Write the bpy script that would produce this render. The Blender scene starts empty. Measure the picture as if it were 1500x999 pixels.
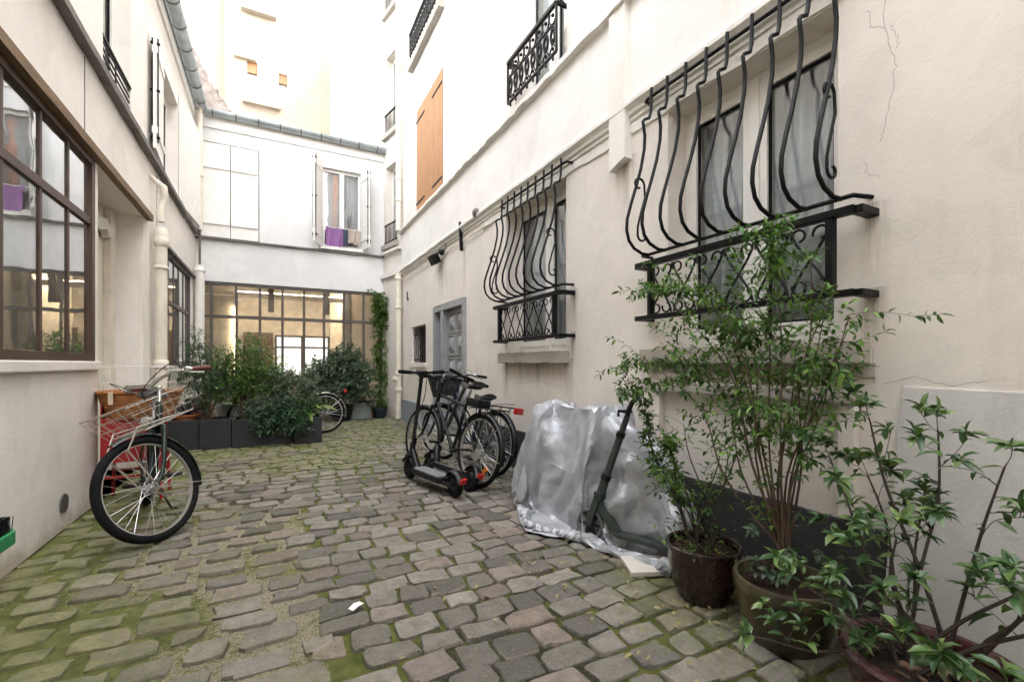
import bpy, bmesh, math, random
import numpy as np
from mathutils import Matrix, Vector
random.seed(7); RNG = np.random.default_rng(11)
S = bpy.context.scene; COL = S.collection
rad = math.radians
# ---------------------------------------------------------------- camera, sky, sun, exposure
cam = bpy.data.cameras.new('camera'); camo = bpy.data.objects.new('camera', cam); COL.objects.link(camo)
cam.sensor_width = 36; cam.lens = 16.0; cam.shift_y = 0.0223; cam.clip_start = .05; cam.clip_end = 500
camo.location = (0, 0, 1.15); camo.rotation_euler = (rad(90), 0, -rad(27.7))
S.camera = camo
SUN_EL, SUN_AZ = rad(50), rad(104)          # azimuth clockwise from +Y: the sun stands behind the right-hand building
w = bpy.data.worlds.new('World'); S.world = w; w.use_nodes = True
nt = w.node_tree; nt.nodes.clear()
wo = nt.nodes.new('ShaderNodeOutputWorld'); bg = nt.nodes.new('ShaderNodeBackground')
sky = nt.nodes.new('ShaderNodeTexSky'); sky.sky_type = 'NISHITA'; sky.sun_disc = False
sky.sun_elevation = SUN_EL; sky.sun_rotation = SUN_AZ; sky.dust_density = 4.0; sky.air_density = 1.0; sky.ozone_density = 0.6
hs = nt.nodes.new('ShaderNodeHueSaturation'); hs.inputs['Saturation'].default_value = 0.10
nt.links.new(sky.outputs[0], hs.inputs['Color']); nt.links.new(hs.outputs[0], bg.inputs[0])
bg.inputs[1].default_value = 0.15; nt.links.new(bg.outputs[0], wo.inputs[0])
sl = bpy.data.lights.new('sun', 'SUN'); sl.energy = 3.0; sl.angle = rad(.6); sl.color = (1, .94, .86)
so = bpy.data.objects.new('sun', sl); COL.objects.link(so)
sd = Vector((math.sin(SUN_AZ)*math.cos(SUN_EL), math.cos(SUN_AZ)*math.cos(SUN_EL), math.sin(SUN_EL)))
so.rotation_euler = sd.to_track_quat('Z', 'Y').to_euler(); so.location = sd*60
S.view_settings.view_transform = 'Standard'; S.view_settings.look = 'None'; S.view_settings.gamma = 1
S.view_settings.exposure = 3.76; S.view_settings.use_curve_mapping = False
cy = S.cycles
cy.use_denoising = True; cy.max_bounces = 12; cy.diffuse_bounces = 7; cy.glossy_bounces = 4; cy.transmission_bounces = 6
cy.transparent_max_bounces = 24; cy.caustics_reflective = False; cy.caustics_refractive = False
cy.sample_clamp_indirect = 8; cy.blur_glossy = .5

# ---------------------------------------------------------------- materials
def setin(n, k, v):
    if k in n.inputs: n.inputs[k].default_value = v
class Mt:
    def __init__(s, name):
        s.m = bpy.data.materials.new(name); s.m.use_nodes = True; s.t = s.m.node_tree
        s.p = s.t.nodes['Principled BSDF']; s.tc = s.n('TexCoord')
        s.vec = s.tc.outputs['Object']
    def n(s, k): return s.t.nodes.new('ShaderNode'+k)
    def l(s, a, b): s.t.links.new(a, b)
    def noise(s, sc, det=4, rough=.55, scl=None, dist=0):
        n = s.n('TexNoise'); n.inputs['Scale'].default_value = sc; n.inputs['Detail'].default_value = det
        n.inputs['Roughness'].default_value = rough; n.inputs['Distortion'].default_value = dist
        if scl:
            mp = s.n('Mapping'); mp.inputs['Scale'].default_value = scl; s.l(s.vec, mp.inputs[0]); s.l(mp.outputs[0], n.inputs['Vector'])
        else: s.l(s.vec, n.inputs['Vector'])
        return n.outputs['Fac']
    def ramp(s, f, *st):
        r = s.n('ValToRGB'); e = r.color_ramp.elements
        while len(e) < len(st): e.new(.5)
        for i, (p, c) in enumerate(st):
            e[i].position = p; e[i].color = (*c, 1) if not isinstance(c, (int, float)) else (c, c, c, 1)
        s.l(f, r.inputs[0]); return r.outputs[0]
    def mix(s, f, a, b, mode='MIX'):
        m = s.n('MixRGB'); m.blend_type = mode
        for i, v in ((0, f), (1, a), (2, b)):
            if isinstance(v, (int, float)): m.inputs[i].default_value = v if i == 0 else (v, v, v, 1)
            elif isinstance(v, tuple): m.inputs[i].default_value = (*v, 1)
            else: s.l(v, m.inputs[i])
        return m.outputs[0]
    def math(s, op, a, b=0.0):
        m = s.n('Math'); m.operation = op
        for i, v in ((0, a), (1, b)):
            if isinstance(v, (int, float)): m.inputs[i].default_value = v
            else: s.l(v, m.inputs[i])
        return m.outputs[0]
    def bump(s, h, st=.3, d=.01):
        b = s.n('Bump'); b.inputs['Strength'].default_value = st; b.inputs['Distance'].default_value = d
        s.l(h, b.inputs['Height'])
        prev = getattr(s, 'nrm', None)
        if prev: s.l(prev, b.inputs['Normal'])
        s.nrm = b.outputs[0]; s.l(b.outputs[0], s.p.inputs['Normal']); return b.outputs[0]
    def col(s, c):
        if isinstance(c, tuple): s.p.inputs['Base Color'].default_value = (*c, 1)
        else: s.l(c, s.p.inputs['Base Color'])
    def attr(s, name):
        a = s.n('Attribute'); a.attribute_name = name; return a.outputs['Fac']
    def island(s):
        return s.n('NewGeometry').outputs['Random Per Island']
def scl(c, k): return tuple(min(1, x*k) for x in c)
def paint(name, c, rough=.5, metal=0, var=.12, sc=6, bump=0, bsc=80, spec=.5, coat=0):
    m = Mt(name); a = m.noise(sc, 5)
    m.col(m.ramp(a, (.3, scl(c, 1-var)), (.7, scl(c, 1+var))))
    m.p.inputs['Roughness'].default_value = rough; m.p.inputs['Metallic'].default_value = metal
    m.p.inputs['Specular IOR Level'].default_value = spec; m.p.inputs['Coat Weight'].default_value = coat
    r = m.ramp(m.noise(sc*3, 3), (.3, max(0, rough-.1)), (.7, min(1, rough+.12))); m.l(r, m.p.inputs['Roughness'])
    if bump: m.bump(m.noise(bsc, 4), bump, .004)
    return m.m
def stucco(name, c, stain=(.45, .36, .25), amt=.35, bmp=.35, dirt=.2, axis=1, low=None, drips=()):
    m = Mt(name)
    big = m.noise(.9, 5, .6); fine = m.noise(9, 6, .65)
    base = m.mix(m.ramp(big, (.35, 0.), (.7, 1.)), scl(c, .9), scl(c, 1.05))
    base = m.mix(m.ramp(fine, (.45, 0.), (.75, .35)), base, scl(c, .82))
    st = m.noise(2.2, 6, .7, (2.6, 2.6, .35), .4)                 # rain streaks down the plaster
    base = m.mix(m.ramp(st, (.55, 0.), (.85, amt)), base, stain)
    pt = m.noise(1.3, 2, .4, None, .6); base = m.mix(m.ramp(pt, (.50, 0.), (.515, .30)), base, scl(c, 1.08)); base = m.mix(m.ramp(m.noise(2.1, 3, .5, None, .8), (.60, 0.), (.62, .22)), base, scl(c, .86))
    ge = m.noise(34, 4, .7)
    base = m.mix(m.ramp(ge, (.66, 0.), (.78, dirt)), base, scl(stain, .6))
    sep = m.n('SeparateXYZ'); m.l(m.tc.outputs['Object'], sep.inputs[0])
    if low:                                                            # splash dirt on the foot of the wall
        h = m.math('ADD', sep.outputs[2], m.math('MULTIPLY', m.math('SUBTRACT', m.noise(5, 6, .65), .5), -.5))
        base = m.mix(m.ramp(h, (0., .55), (low, .0)), base, scl(stain, .8))
    run = m.ramp(m.noise(7, 5, .7, (3, 3, .25)), (.38, 0.), (.62, 1.))
    for (y0, z0, wd, ln) in drips:                                     # rust and soot runs below iron fixings and sill ends
        dy = m.math('SUBTRACT', 1.0, m.math('DIVIDE', m.math('ABSOLUTE', m.math('SUBTRACT', sep.outputs[1], y0)), wd))
        dz = m.math('DIVIDE', m.math('SUBTRACT', sep.outputs[2], z0-ln), ln); on = m.math('LESS_THAN', sep.outputs[2], z0+.03)
        k = m.math('MULTIPLY', m.math('MULTIPLY', m.math('MAXIMUM', dy, 0.), m.math('MAXIMUM', dz, 0.)), on)
        base = m.mix(m.math('MULTIPLY', m.math('MULTIPLY', k, run), .95), base, (.20, .15, .10))
    m.col(base); m.p.inputs['Roughness'].default_value = .88; m.p.inputs['Specular IOR Level'].default_value = .2
    m.bump(m.noise(1.6, 3), .5, .03); m.bump(m.noise(55, 5, .7), bmp, .006); m.bump(m.noise(220, 2), bmp*.5, .002)
    return m.m
def glass(name, tint=(.9, .93, .92), ior=1.5, wav=.02, refl=1.0, dirt=.05):
    m = Mt(name); t = m.t; t.nodes.remove(m.p)
    out = [n for n in t.nodes if n.type == 'OUTPUT_MATERIAL'][0]
    tr = m.n('BsdfTransparent'); tr.inputs[0].default_value = (*tint, 1)
    gl = m.n('BsdfGlossy'); gl.inputs['Roughness'].default_value = .02
    lw = m.n('LayerWeight'); f5 = m.math('ADD', m.math('MULTIPLY', m.math('POWER', lw.outputs['Facing'], 5.0), .96), ((ior-1)/(ior+1))**2)     # the same from both sides of the pane
    b = m.n('Bump'); b.inputs['Strength'].default_value = wav; b.inputs['Distance'].default_value = .05
    m.l(m.noise(2.5, 2), b.inputs['Height']); m.l(b.outputs[0], gl.inputs['Normal'])
    mx = m.n('MixShader'); m.l(m.math('MINIMUM', m.math('MULTIPLY', f5, refl), .9), mx.inputs[0]); m.l(tr.outputs[0], mx.inputs[1]); m.l(gl.outputs[0], mx.inputs[2])
    df = m.n('BsdfDiffuse'); df.inputs[0].default_value = (.6, .6, .56, 1)
    m2 = m.n('MixShader'); m.l(m.ramp(m.noise(5, 6, .7), (.4, 0.), (.9, dirt*3)), m2.inputs[0]); m.l(mx.outputs[0], m2.inputs[1]); m.l(df.outputs[0], m2.inputs[2])
    m.l(m2.outputs[0], out.inputs[0]); return m.m
def emit(name, c, s):
    m = Mt(name); m.col(c); m.p.inputs['Emission Color'].default_value = (*c, 1); m.p.inputs['Emission Strength'].default_value = s; return m.m
def leafmat(name, a, b, c, rough=.4, trans=.25, spec=.5):
    m = Mt(name); r = m.island()
    base = m.ramp(r, (0., a), (.5, b), (1., c))
    base = m.mix(m.ramp(m.noise(4, 3), (.35, 0.), (.7, .5)), base, scl(a, .8))
    m.col(base); m.p.inputs['Roughness'].default_value = rough; m.p.inputs['Specular IOR Level'].default_value = spec
    tl = m.n('BsdfTranslucent'); m.l(m.mix(1., base, (1., 1.2, .5), 'MULTIPLY'), tl.inputs[0])
    mx = m.n('MixShader'); mx.inputs[0].default_value = trans
    out = [n for n in m.t.nodes if n.type == 'OUTPUT_MATERIAL'][0]
    m.l(m.p.outputs[0], mx.inputs[1]); m.l(tl.outputs[0], mx.inputs[2]); m.l(mx.outputs[0], out.inputs[0]); return m.m
def cloth(name, c, trans=.3, see=0., weave=400):
    m = Mt(name); b = m.mix(m.ramp(m.noise(8, 4), (.3, 0.), (.7, .25)), c, scl(c, .75)); m.col(b); m.p.inputs['Roughness'].default_value = .9
    m.p.inputs['Specular IOR Level'].default_value = .1; m.bump(m.noise(weave, 2), .2, .002)
    out = [n for n in m.t.nodes if n.type == 'OUTPUT_MATERIAL'][0]
    tl = m.n('BsdfTranslucent'); m.l(b, tl.inputs[0]); mx = m.n('MixShader'); mx.inputs[0].default_value = trans
    m.l(m.p.outputs[0], mx.inputs[1]); m.l(tl.outputs[0], mx.inputs[2]); o = mx.outputs[0]
    if see:
        tp = m.n('BsdfTransparent'); m3 = m.n('MixShader'); m3.inputs[0].default_value = see
        m.l(o, m3.inputs[1]); m.l(tp.outputs[0], m3.inputs[2]); o = m3.outputs[0]
    m.l(o, out.inputs[0]); return m.m
def woodmat(name, a, b, axis='Z', sc=6, rough=.6):
    m = Mt(name); s3 = {'Z': (14, 14, 1), 'Y': (14, 1, 14), 'X': (1, 14, 14)}[axis]
    f = m.noise(sc*.5, 6, .6, s3, .6); m.col(m.ramp(f, (.3, a), (.65, b))); m.p.inputs['Roughness'].default_value = rough
    m.bump(f, .25, .004); return m.m

# ---------------------------------------------------------------- mesh builder
EACH = {'sucker', 'clamp', 'yellow_leaf', 'panel_surround', 'scroll', 'crack', 'shutter_rail', 'window_blind', 'collar', 'vase', 'strap_hinge', 'gutter_seam', 'strap', 'panel_joint', 'stretcher', 'rear_fork', 'spoke_reflector'}
class MB:
    def __init__(s, X=None): s.v = []; s.f = []; s.X = X
    def add(s, vs, fs):
        o = len(s.v)
        if s.X is not None: vs = [tuple(s.X @ Vector(p)) for p in vs]
        s.v += [tuple(p) for p in vs]; s.f += [tuple(i+o for i in f) for f in fs]; return s
    def box(s, a, b):
        x0, x1 = sorted((a[0], b[0])); y0, y1 = sorted((a[1], b[1])); z0, z1 = sorted((a[2], b[2]))
        return s.add([(x0,y0,z0),(x1,y0,z0),(x1,y1,z0),(x0,y1,z0),(x0,y0,z1),(x1,y0,z1),(x1,y1,z1),(x0,y1,z1)],
                     [(0,3,2,1),(4,5,6,7),(0,1,5,4),(1,2,6,5),(2,3,7,6),(3,0,4,7)])
    def obox(s, c, ax, hs):
        c = Vector(c); ax = [Vector(a).normalized()*h for a, h in zip(ax, hs)]
        vs = [c+ax[0]*i+ax[1]*j+ax[2]*k for k in (-1, 1) for i, j in ((-1,-1),(1,-1),(1,1),(-1,1))]
        return s.add(vs, [(0,3,2,1),(4,5,6,7),(0,1,5,4),(1,2,6,5),(2,3,7,6),(3,0,4,7)])
    def bar(s, a, b, w, h, up=(0,0,1)):
        a, b = Vector(a), Vector(b); d = (b-a); L = d.length; d.normalize()
        u = Vector(up); sd = d.cross(u)
        if sd.length < 1e-4: sd = d.cross(Vector((1,0,0)))
        sd.normalize(); u = sd.cross(d)
        return s.obox((a+b)/2, (d, sd, u), (L/2, w/2, h/2))
    def sweep(s, pts, prof, closed=False, up=(0,0,1), cap=True, scale=None):
        P = [Vector(p) for p in pts]; n = len(P); m = len(prof); vs = []
        T = []
        for i in range(n):
            a = P[(i-1) % n] if (closed or i > 0) else P[i]; b = P[(i+1) % n] if (closed or i < n-1) else P[i]
            t = (b-a); T.append(t.normalized() if t.length > 1e-9 else Vector((0,0,1)))
        u = Vector(up); u = u-T[0]*u.dot(T[0])
        if u.length < 1e-3: u = Vector((1,0,0)); u = u-T[0]*u.dot(T[0])
        if u.length < 1e-3: u = Vector((0,1,0)); u = u-T[0]*u.dot(T[0])
        u.normalize()
        for i in range(n):
            if i: u = u-T[i]*u.dot(T[i]); u.normalize()
            sd = T[i].cross(u); k = scale[i] if scale is not None else 1
            for (x, y) in prof: vs.append(P[i]+sd*x*k+u*y*k)
        fs = []
        for i in range(n if closed else n-1):
            j = (i+1) % n
            for q in range(m):
                r = (q+1) % m; fs.append((i*m+q, j*m+q, j*m+r, i*m+r))
        if cap and not closed: fs += [tuple(range(m)), tuple(range((n-1)*m, n*m))[::-1]]
        return s.add(vs, fs)
    def tube(s, pts, r, seg=8, closed=False, cap=True):
        if isinstance(r, (list, tuple)): sc = list(r); r0 = 1
        else: sc = None; r0 = r
        prof = [(r0*math.cos(2*math.pi*k/seg), r0*math.sin(2*math.pi*k/seg)) for k in range(seg)]
        return s.sweep(pts, prof, closed, cap=cap, scale=sc)
    def cyl(s, a, b, r, seg=16, r2=None): return s.tube([a, b], [r, r if r2 is None else r2], seg)
    def lathe(s, prof, c=(0,0,0), ax=(0,0,1), seg=32):
        ax = Vector(ax).normalized(); e = Vector((1,0,0)) if abs(ax.x) < .9 else Vector((0,1,0))
        u = (e-ax*e.dot(ax)).normalized(); v = ax.cross(u); c = Vector(c); vs = []; fs = []; m = len(prof)
        for k in range(seg):
            a = 2*math.pi*k/seg; d = u*math.cos(a)+v*math.sin(a)
            for (r, h) in prof: vs.append(c+d*r+ax*h)
        for k in range(seg):
            j = (k+1) % seg
            for q in range(m-1): fs.append((k*m+q, j*m+q, j*m+q+1, k*m+q+1))
        return s.add(vs, fs)
    def disc(s, c, ax, r, h, seg=20):
        return s.lathe([(0.0001, -h/2), (r, -h/2), (r, h/2), (.0001, h/2)], c, ax, seg)
    def ball(s, c, r, seg=14, sq=(1,1,1)):
        n = max(6, seg//2); vs = []; fs = []
        for i in range(n+1):
            t = math.pi*i/n
            for k in range(seg):
                a = 2*math.pi*k/seg; vs.append((c[0]+r*sq[0]*math.sin(t)*math.cos(a), c[1]+r*sq[1]*math.sin(t)*math.sin(a), c[2]+r*sq[2]*math.cos(t)))
        for i in range(n):
            for k in range(seg): j = (k+1) % seg; fs.append((i*seg+k, (i+1)*seg+k, (i+1)*seg+j, i*seg+j))
        return s.add(vs, fs)
    def prism(s, poly, d):        # planar polygon extruded by vector d
        d = Vector(d); n = len(poly); a = [Vector(p) for p in poly]
        return s.add(a+[p+d for p in a], [tuple(range(n))[::-1], tuple(range(n, 2*n))]+[(i, (i+1) % n, (i+1) % n+n, i+n) for i in range(n)])
    def islands(s):
        p = list(range(len(s.v)))
        def root(i):
            while p[i] != i: p[i] = p[p[i]]; i = p[i]
            return i
        for f in s.f:
            for i in f[1:]: p[root(i)] = root(f[0])
        g = {}
        for f in s.f: g.setdefault(root(f[0]), []).append(f)
        for fs in g.values():
            q = MB(); ids = sorted({i for f in fs for i in f}); k = {i: n for n, i in enumerate(ids)}
            q.v = [s.v[i] for i in ids]; q.f = [tuple(k[i] for i in f) for f in fs]; yield q
    def build(s, name, mat, parent=None, smooth=False, bevel=0, solid=0, sub=0):
        if name in EACH:                       # repeats of one kind: every piece a part of its own
            o = None
            for q in s.islands(): o = q._build(name, mat, parent, smooth, bevel, solid, sub)
            return o
        return s._build(name, mat, parent, smooth, bevel, solid, sub)
    def _build(s, name, mat, parent=None, smooth=False, bevel=0, solid=0, sub=0):
        me = bpy.data.meshes.new(name); bm = bmesh.new()
        vs = [bm.verts.new(p) for p in s.v]
        for f in s.f:
            try: bm.faces.new([vs[i] for i in f])
            except ValueError: pass
        if smooth or bevel: bmesh.ops.remove_doubles(bm, verts=bm.verts, dist=1e-6)
        bmesh.ops.recalc_face_normals(bm, faces=bm.faces)
        if bevel:
            es = [e for e in bm.edges if len(e.link_faces) == 2 and e.calc_face_angle(0) > .6]
            bmesh.ops.bevel(bm, geom=es, offset=bevel, segments=2, profile=.6, affect='EDGES', clamp_overlap=True)
        bm.to_mesh(me); bm.free()
        return link(name, me, mat, parent, smooth, solid, sub)
FIXED = {}
def link(name, me, mat, parent=None, smooth=False, solid=0, sub=0, sharp=50):
    if mat: me.materials.append(mat)
    if smooth:
        me.shade_smooth()
        try: me.set_sharp_from_angle(angle=rad(sharp))
        except Exception: pass
    o = bpy.data.objects.new(name, me); COL.objects.link(o)
    if parent is not None:
        o.parent = parent
        if parent.name in FIXED: o.location = -Vector(FIXED[parent.name])   # fixed things: parts are written in world coordinates
    if solid:
        md = o.modifiers.new('solid', 'SOLIDIFY'); md.thickness = solid; md.offset = 0
    if sub: md = o.modifiers.new('sub', 'SUBSURF'); md.levels = md.render_levels = sub
    return o
def tag(o, label, cat, group=None, kind=None):
    o['label'] = label; o['category'] = cat
    if group: o['group'] = group
    if kind: o['kind'] = kind
    return o
def thing(name, label, cat, loc=(0,0,0), rz=0, group=None, lean=0, fixed=False, pitch=0):
    o = bpy.data.objects.new(name, None); o.empty_display_size = .1; COL.objects.link(o); o.location = loc; o.rotation_euler = (lean, pitch, rz)
    if fixed: FIXED[o.name] = loc
    return tag(o, label, cat, group)
def npmesh(name, V, Fq, mat, parent=None, smooth=True, attrs=None, sharp=50):
    me = bpy.data.meshes.new(name); me.from_pydata(V.tolist(), [], Fq); me.update()
    for k, a in (attrs or {}).items():
        at = me.attributes.new(k, 'FLOAT', 'POINT'); at.data.foreach_set('value', np.asarray(a, dtype=np.float32))
    return link(name, me, mat, parent, smooth, sharp=sharp)
def structure(o): o['kind'] = 'structure'; return o

# value noise for real relief
_T = RNG.random((256, 256))
def vn(x, y):
    xi = np.floor(x).astype(int); yi = np.floor(y).astype(int); fx = x-xi; fy = y-yi
    fx = fx*fx*(3-2*fx); fy = fy*fy*(3-2*fy); g = lambda a, b: _T[a & 255, b & 255]
    return (g(xi, yi)*(1-fx)+g(xi+1, yi)*fx)*(1-fy)+(g(xi, yi+1)*(1-fx)+g(xi+1, yi+1)*fx)*fy
def fbm(x, y, o=4):
    t = 0*x; a = .5
    for i in range(o): t = t+a*vn(x*2**i+17.3*i, y*2**i+9.1*i); a *= .5
    return t/(1-.5**o)

# ---------------------------------------------------------------- palette
CREAM = stucco('cream_plaster', (.745, .70, .65), amt=.40, low=.3, drips=[(1.05,1.84,.07,.40),(1.05,1.46,.07,.35),(2.39,1.82,.07,.3),(3.33,1.78,.07,.35),(3.34,1.41,.06,.3),(4.68,1.78,.06,.3),(2.40,1.16,.10,.5),(3.42,1.17,.10,.45),(4.66,1.17,.10,.5),(2.66,2.68,.14,.6),(5.95,2.75,.07,.7),(6.95,2.76,.16,.7),(1.5,1.06,.5,.3),(4.0,1.16,.6,.25)])
WHITEPL = stucco('white_plaster', (.79, .755, .715), amt=.34, bmp=.5, dirt=.3, low=.16)
FASCIA = stucco('fascia_plaster', (.78, .76, .73), amt=.25, bmp=.15, dirt=.1)
BACKPL = stucco('back_plaster', (.71, .705, .70), amt=.22, bmp=.15, dirt=.08)
FARPL = stucco('far_plaster', (.46, .40, .33), amt=.5, bmp=.2)
WHITE = paint('white_paint', (.74, .725, .69), .5, var=.06)
OLDWHITE = stucco('peeling_white', (.74, .72, .68), stain=(.30, .22, .15), amt=.4, bmp=.4, dirt=.4)
DARKBAND = paint('weathered_zinc_band', (.12, .11, .10), .6, var=.3, bump=.3)
BROWN = woodmat('brown_steel_frame', (.045, .026, .018), (.085, .05, .035), 'Z', rough=.5)
RUST = woodmat('rusty_head_beam', (.10, .06, .03), (.22, .14, .075), 'Y', rough=.7)
STEEL = paint('grey_steel_frame', (.085, .075, .068), .5, var=.25, sc=10)
IRON = paint('black_wrought_iron', (.005, .005, .006), .45, var=.4, sc=20, bump=.35, bsc=50, spec=.2)
ZINC = paint('zinc', (.36, .40, .41), .38, metal=.55, var=.2, sc=5)
PIPE = paint('cream_pipe_paint', (.68, .63, .54), .45, var=.1, bump=.15)
GREYDOOR = paint('grey_door_paint', (.30, .31, .325), .5, var=.1, bump=.1)
PLINTH = stucco('dark_plinth', (.055, .055, .06), stain=(.05, .05, .05), amt=.4, bmp=.3, dirt=.3)
BLUEPL = stucco('grey_blue_plinth', (.27, .30, .33), stain=(.12, .12, .12), amt=.4)
STONESILL = stucco('stone_sill', (.40, .37, .33), stain=(.14, .12, .10), amt=.5)
SHUTWOOD = woodmat('varnished_shutter_wood', (.30, .14, .06), (.45, .235, .105), 'Z')
GLASS = glass('window_glass', (.95, .97, .97), refl=2.4)
GLASSB = glass('studio_glass', (.9, .9, .88), wav=.05)
GLASSL = glass('left_studio_glass', (.86, .9, .9), refl=3.4, wav=.03)
SHEER = cloth('sheer_curtain', (.90, .91, .92), .25, .05)
GREYCURT = cloth('grey_curtain', (.78, .81, .85), .35, .05)
BLACK = paint('black_paint', (.007, .007, .008), .35, var=.3, spec=.35)
RUBBER = paint('rubber', (.009, .009, .010), .85, var=.3, bump=.3, bsc=200, spec=.15)
CHROME = paint('chrome', (.62, .62, .60), .22, metal=1, var=.15)
ALU = paint('brushed_aluminium', (.55, .55, .55), .35, metal=.9, var=.1)
SPOKE = paint('spoke_steel', (.5, .5, .49), .35, metal=.8)
ROOM = paint('room_wall', (.62, .59, .54), .8)
ROOMDARK = woodmat('brown_panel', (.07, .042, .025), (.12, .075, .045), 'Z')
FLOORW = woodmat('room_floor', (.20, .14, .09), (.30, .21, .14), 'X')
WARM = emit('warm_lamp', (1., .74, .45), 4)
# ---------------------------------------------------------------- walls with openings
XR, XL, YB = 2.37, -1.29, 10.3
def wall(org, u, n, U, Vv, holes, thick=.3):
    """front face through org, along u and +Z, front normal n; rectangular holes (u0,u1,v0,v1[,depth])"""
    m = MB(); org = Vector(org); u = Vector(u); n = Vector(n)
    us = sorted({U[0], U[1], *[h[0] for h in holes], *[h[1] for h in holes]}); us = [a for a in us if U[0] <= a <= U[1]]
    vs = sorted({Vv[0], Vv[1], *[h[2] for h in holes], *[h[3] for h in holes]}); vs = [a for a in vs if Vv[0] <= a <= Vv[1]]
    P = lambda a, b, d=0: org+u*a+Vector((0,0,b))-n*d
    for i in range(len(us)-1):
        for j in range(len(vs)-1):
            a0, a1, b0, b1 = us[i], us[i+1], vs[j], vs[j+1]; ca, cb = (a0+a1)/2, (b0+b1)/2
            if any(h[0] < ca < h[1] and h[2] < cb < h[3] for h in holes): continue
            for d in (0, thick): m.add([P(a0,b0,d), P(a1,b0,d), P(a1,b1,d), P(a0,b1,d)], [(0,1,2,3)])
    for h in holes:
        c = [(h[0],h[2]), (h[1],h[2]), (h[1],h[3]), (h[0],h[3])]
        for k in range(4):
            p, q = c[k], c[(k+1) % 4]
            m.add([P(*p), P(*q), P(*q, thick), P(*p, thick)], [(0,1,2,3)])
    c = [(U[0],Vv[0]), (U[1],Vv[0]), (U[1],Vv[1]), (U[0],Vv[1])]
    for k in range(4):
        p, q = c[k], c[(k+1) % 4]; m.add([P(*p), P(*q), P(*q, thick), P(*p, thick)], [(0,1,2,3)])
    return m
def rough_line(y0, y1, step, amp, seed):
    r = random.Random(seed); n = int((y1-y0)/step); return [(y0+(y1-y0)*i/n, r.uniform(-amp, amp)) for i in range(n+1)]
def strip(x0, x1, z0, z1, ys, amp, seed, X=None):
    """a hand-laid strip along Y with uneven edges"""
    r = random.Random(seed); m = MB(X); rows = []
    for (y, j) in ys:
        a = r.uniform(-amp, amp); rows.append([(x0, y, z0+j+a), (x1+a*.4, y, z0+j), (x1+a*.4, y, z1+j*.4), (x0, y, z1+j*.4)])
    vs = [p for q in rows for p in q]; fs = []
    for i in range(len(rows)-1):
        for k in range(4): l = (k+1) % 4; fs.append((i*4+k, i*4+l, i*4+4+l, i*4+4+k))
    fs += [(0,1,2,3), tuple(len(vs)-4+k for k in (3,2,1,0))]
    return m.add(vs, fs)

# ================================================================ RIGHT BUILDING
RB = thing('apartment_building', 'tall cream plaster apartment house with bowed iron window grilles and wooden shutters', 'building', (XR, 3, 0), fixed=True)
W1 = (1.19, 2.24, 1.25, 2.86); W2 = (3.45, 4.66, 1.27, 2.88); DR = (5.88, 7.26, 0.0, 2.07); SW = (7.76, 8.68, 1.17, 1.85)
BW = (3.44, 4.43, 3.92, 6.3); UW = (6.86, 8.5, 6.86, 9.0); SH = (6.85, 8.31, 3.87, 5.83)
wall((XR,0,0), (0,1,0), (-1,0,0), (-3.2, 9.4), (0, 12.5), [W1, W2, DR, SW, BW, UW, SH, (2.0, 3.1, 7.0, 9.2)], .34).build('wall', CREAM, RB)
# far end of the house, turning in behind the drainpipe
ux, uy = -.209, .978
wall((XR,9.4,0), (ux,uy,0), (-uy,ux,0), (0.001, 4.5), (0, 12.5), [(.22,.80,3.74,5.45), (.22,.80,6.15,7.85), (.22,.80,8.8,10.4)], .3).build('wall', CREAM, RB)
MB().box((XR+.01,-3.2,12.5), (9,13.6,12.8)).build('roof', ZINC, RB)
MB().box((XR+.34,-3.2,2.98), (6,13.4,3.08)).box((XR+.34,-3.2,5.9),(6,13.4,6.0)).build('floor_slab', ROOM, RB)
MB().box((5.9,-3.2,0), (6,13.4,12.4)).box((XR+.34,-3.25,0),(6,-3.15,12.4)).box((XR+.34,5.2,0),(6,5.3,12.4)).box((XR+.34,2.8,0),(6,2.9,12.4)).build('inner_wall', ROOM, RB)
E1 = rough_line(-3.2, 9.4, .13, .008, 1)
strip(XR, XR-.022, 3.06, 3.87, E1, .002, 2).build('fascia', FASCIA, RB)
strip(XR, XR-.085, 3.835, 3.885, rough_line(-3.2, 9.42, .11, .012, 3), .012, 4).build('ledge', OLDWHITE, RB)
# cornice moulding under the fascia
prof = [(0,3.11),(.05,3.11),(.055,3.085),(.075,3.07),(.075,3.04),(.045,3.02),(.04,2.985),(.02,2.975),(.02,2.95),(0,2.95)]
m = MB(); n = 60
for i in range(n+1):
    y = -3.2+12.6*i/n; j = random.uniform(-.004, .004)
    m.v += [(XR-p[0]-(j if p[0] > .03 else 0), y, p[1]+j) for p in prof]
k = len(prof)
for i in range(n):
    for q in range(k-1): m.f.append((i*k+q, i*k+k+q, i*k+k+q+1, i*k+q+1))
m.build('moulding', OLDWHITE, RB, smooth=True)
strip(XR, XR-.014, 2.86, 2.93, rough_line(.95, 5.3, .12, .012, 5), .012, 6).build('lintel_strip', OLDWHITE, RB)
MB().tube([(XR-.03, 9.35-.1*i, 2.86+.01*math.sin(i*1.7)+.004*i*0) for i in range(0, 44)], .008, 6).build('cable', PIPE, RB, True)
# plinths
PY = rough_line(-3.2, 5.5, .2, .012, 8)
strip(XR, XR-.03, 0, .425, PY, .003, 9).build('plinth', PLINTH, RB)
strip(XR, XR-.03, 0, .43, rough_line(7.28, 9.4, .2, .01, 10), .003, 11).build('plinth', BLUEPL, RB)
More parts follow.
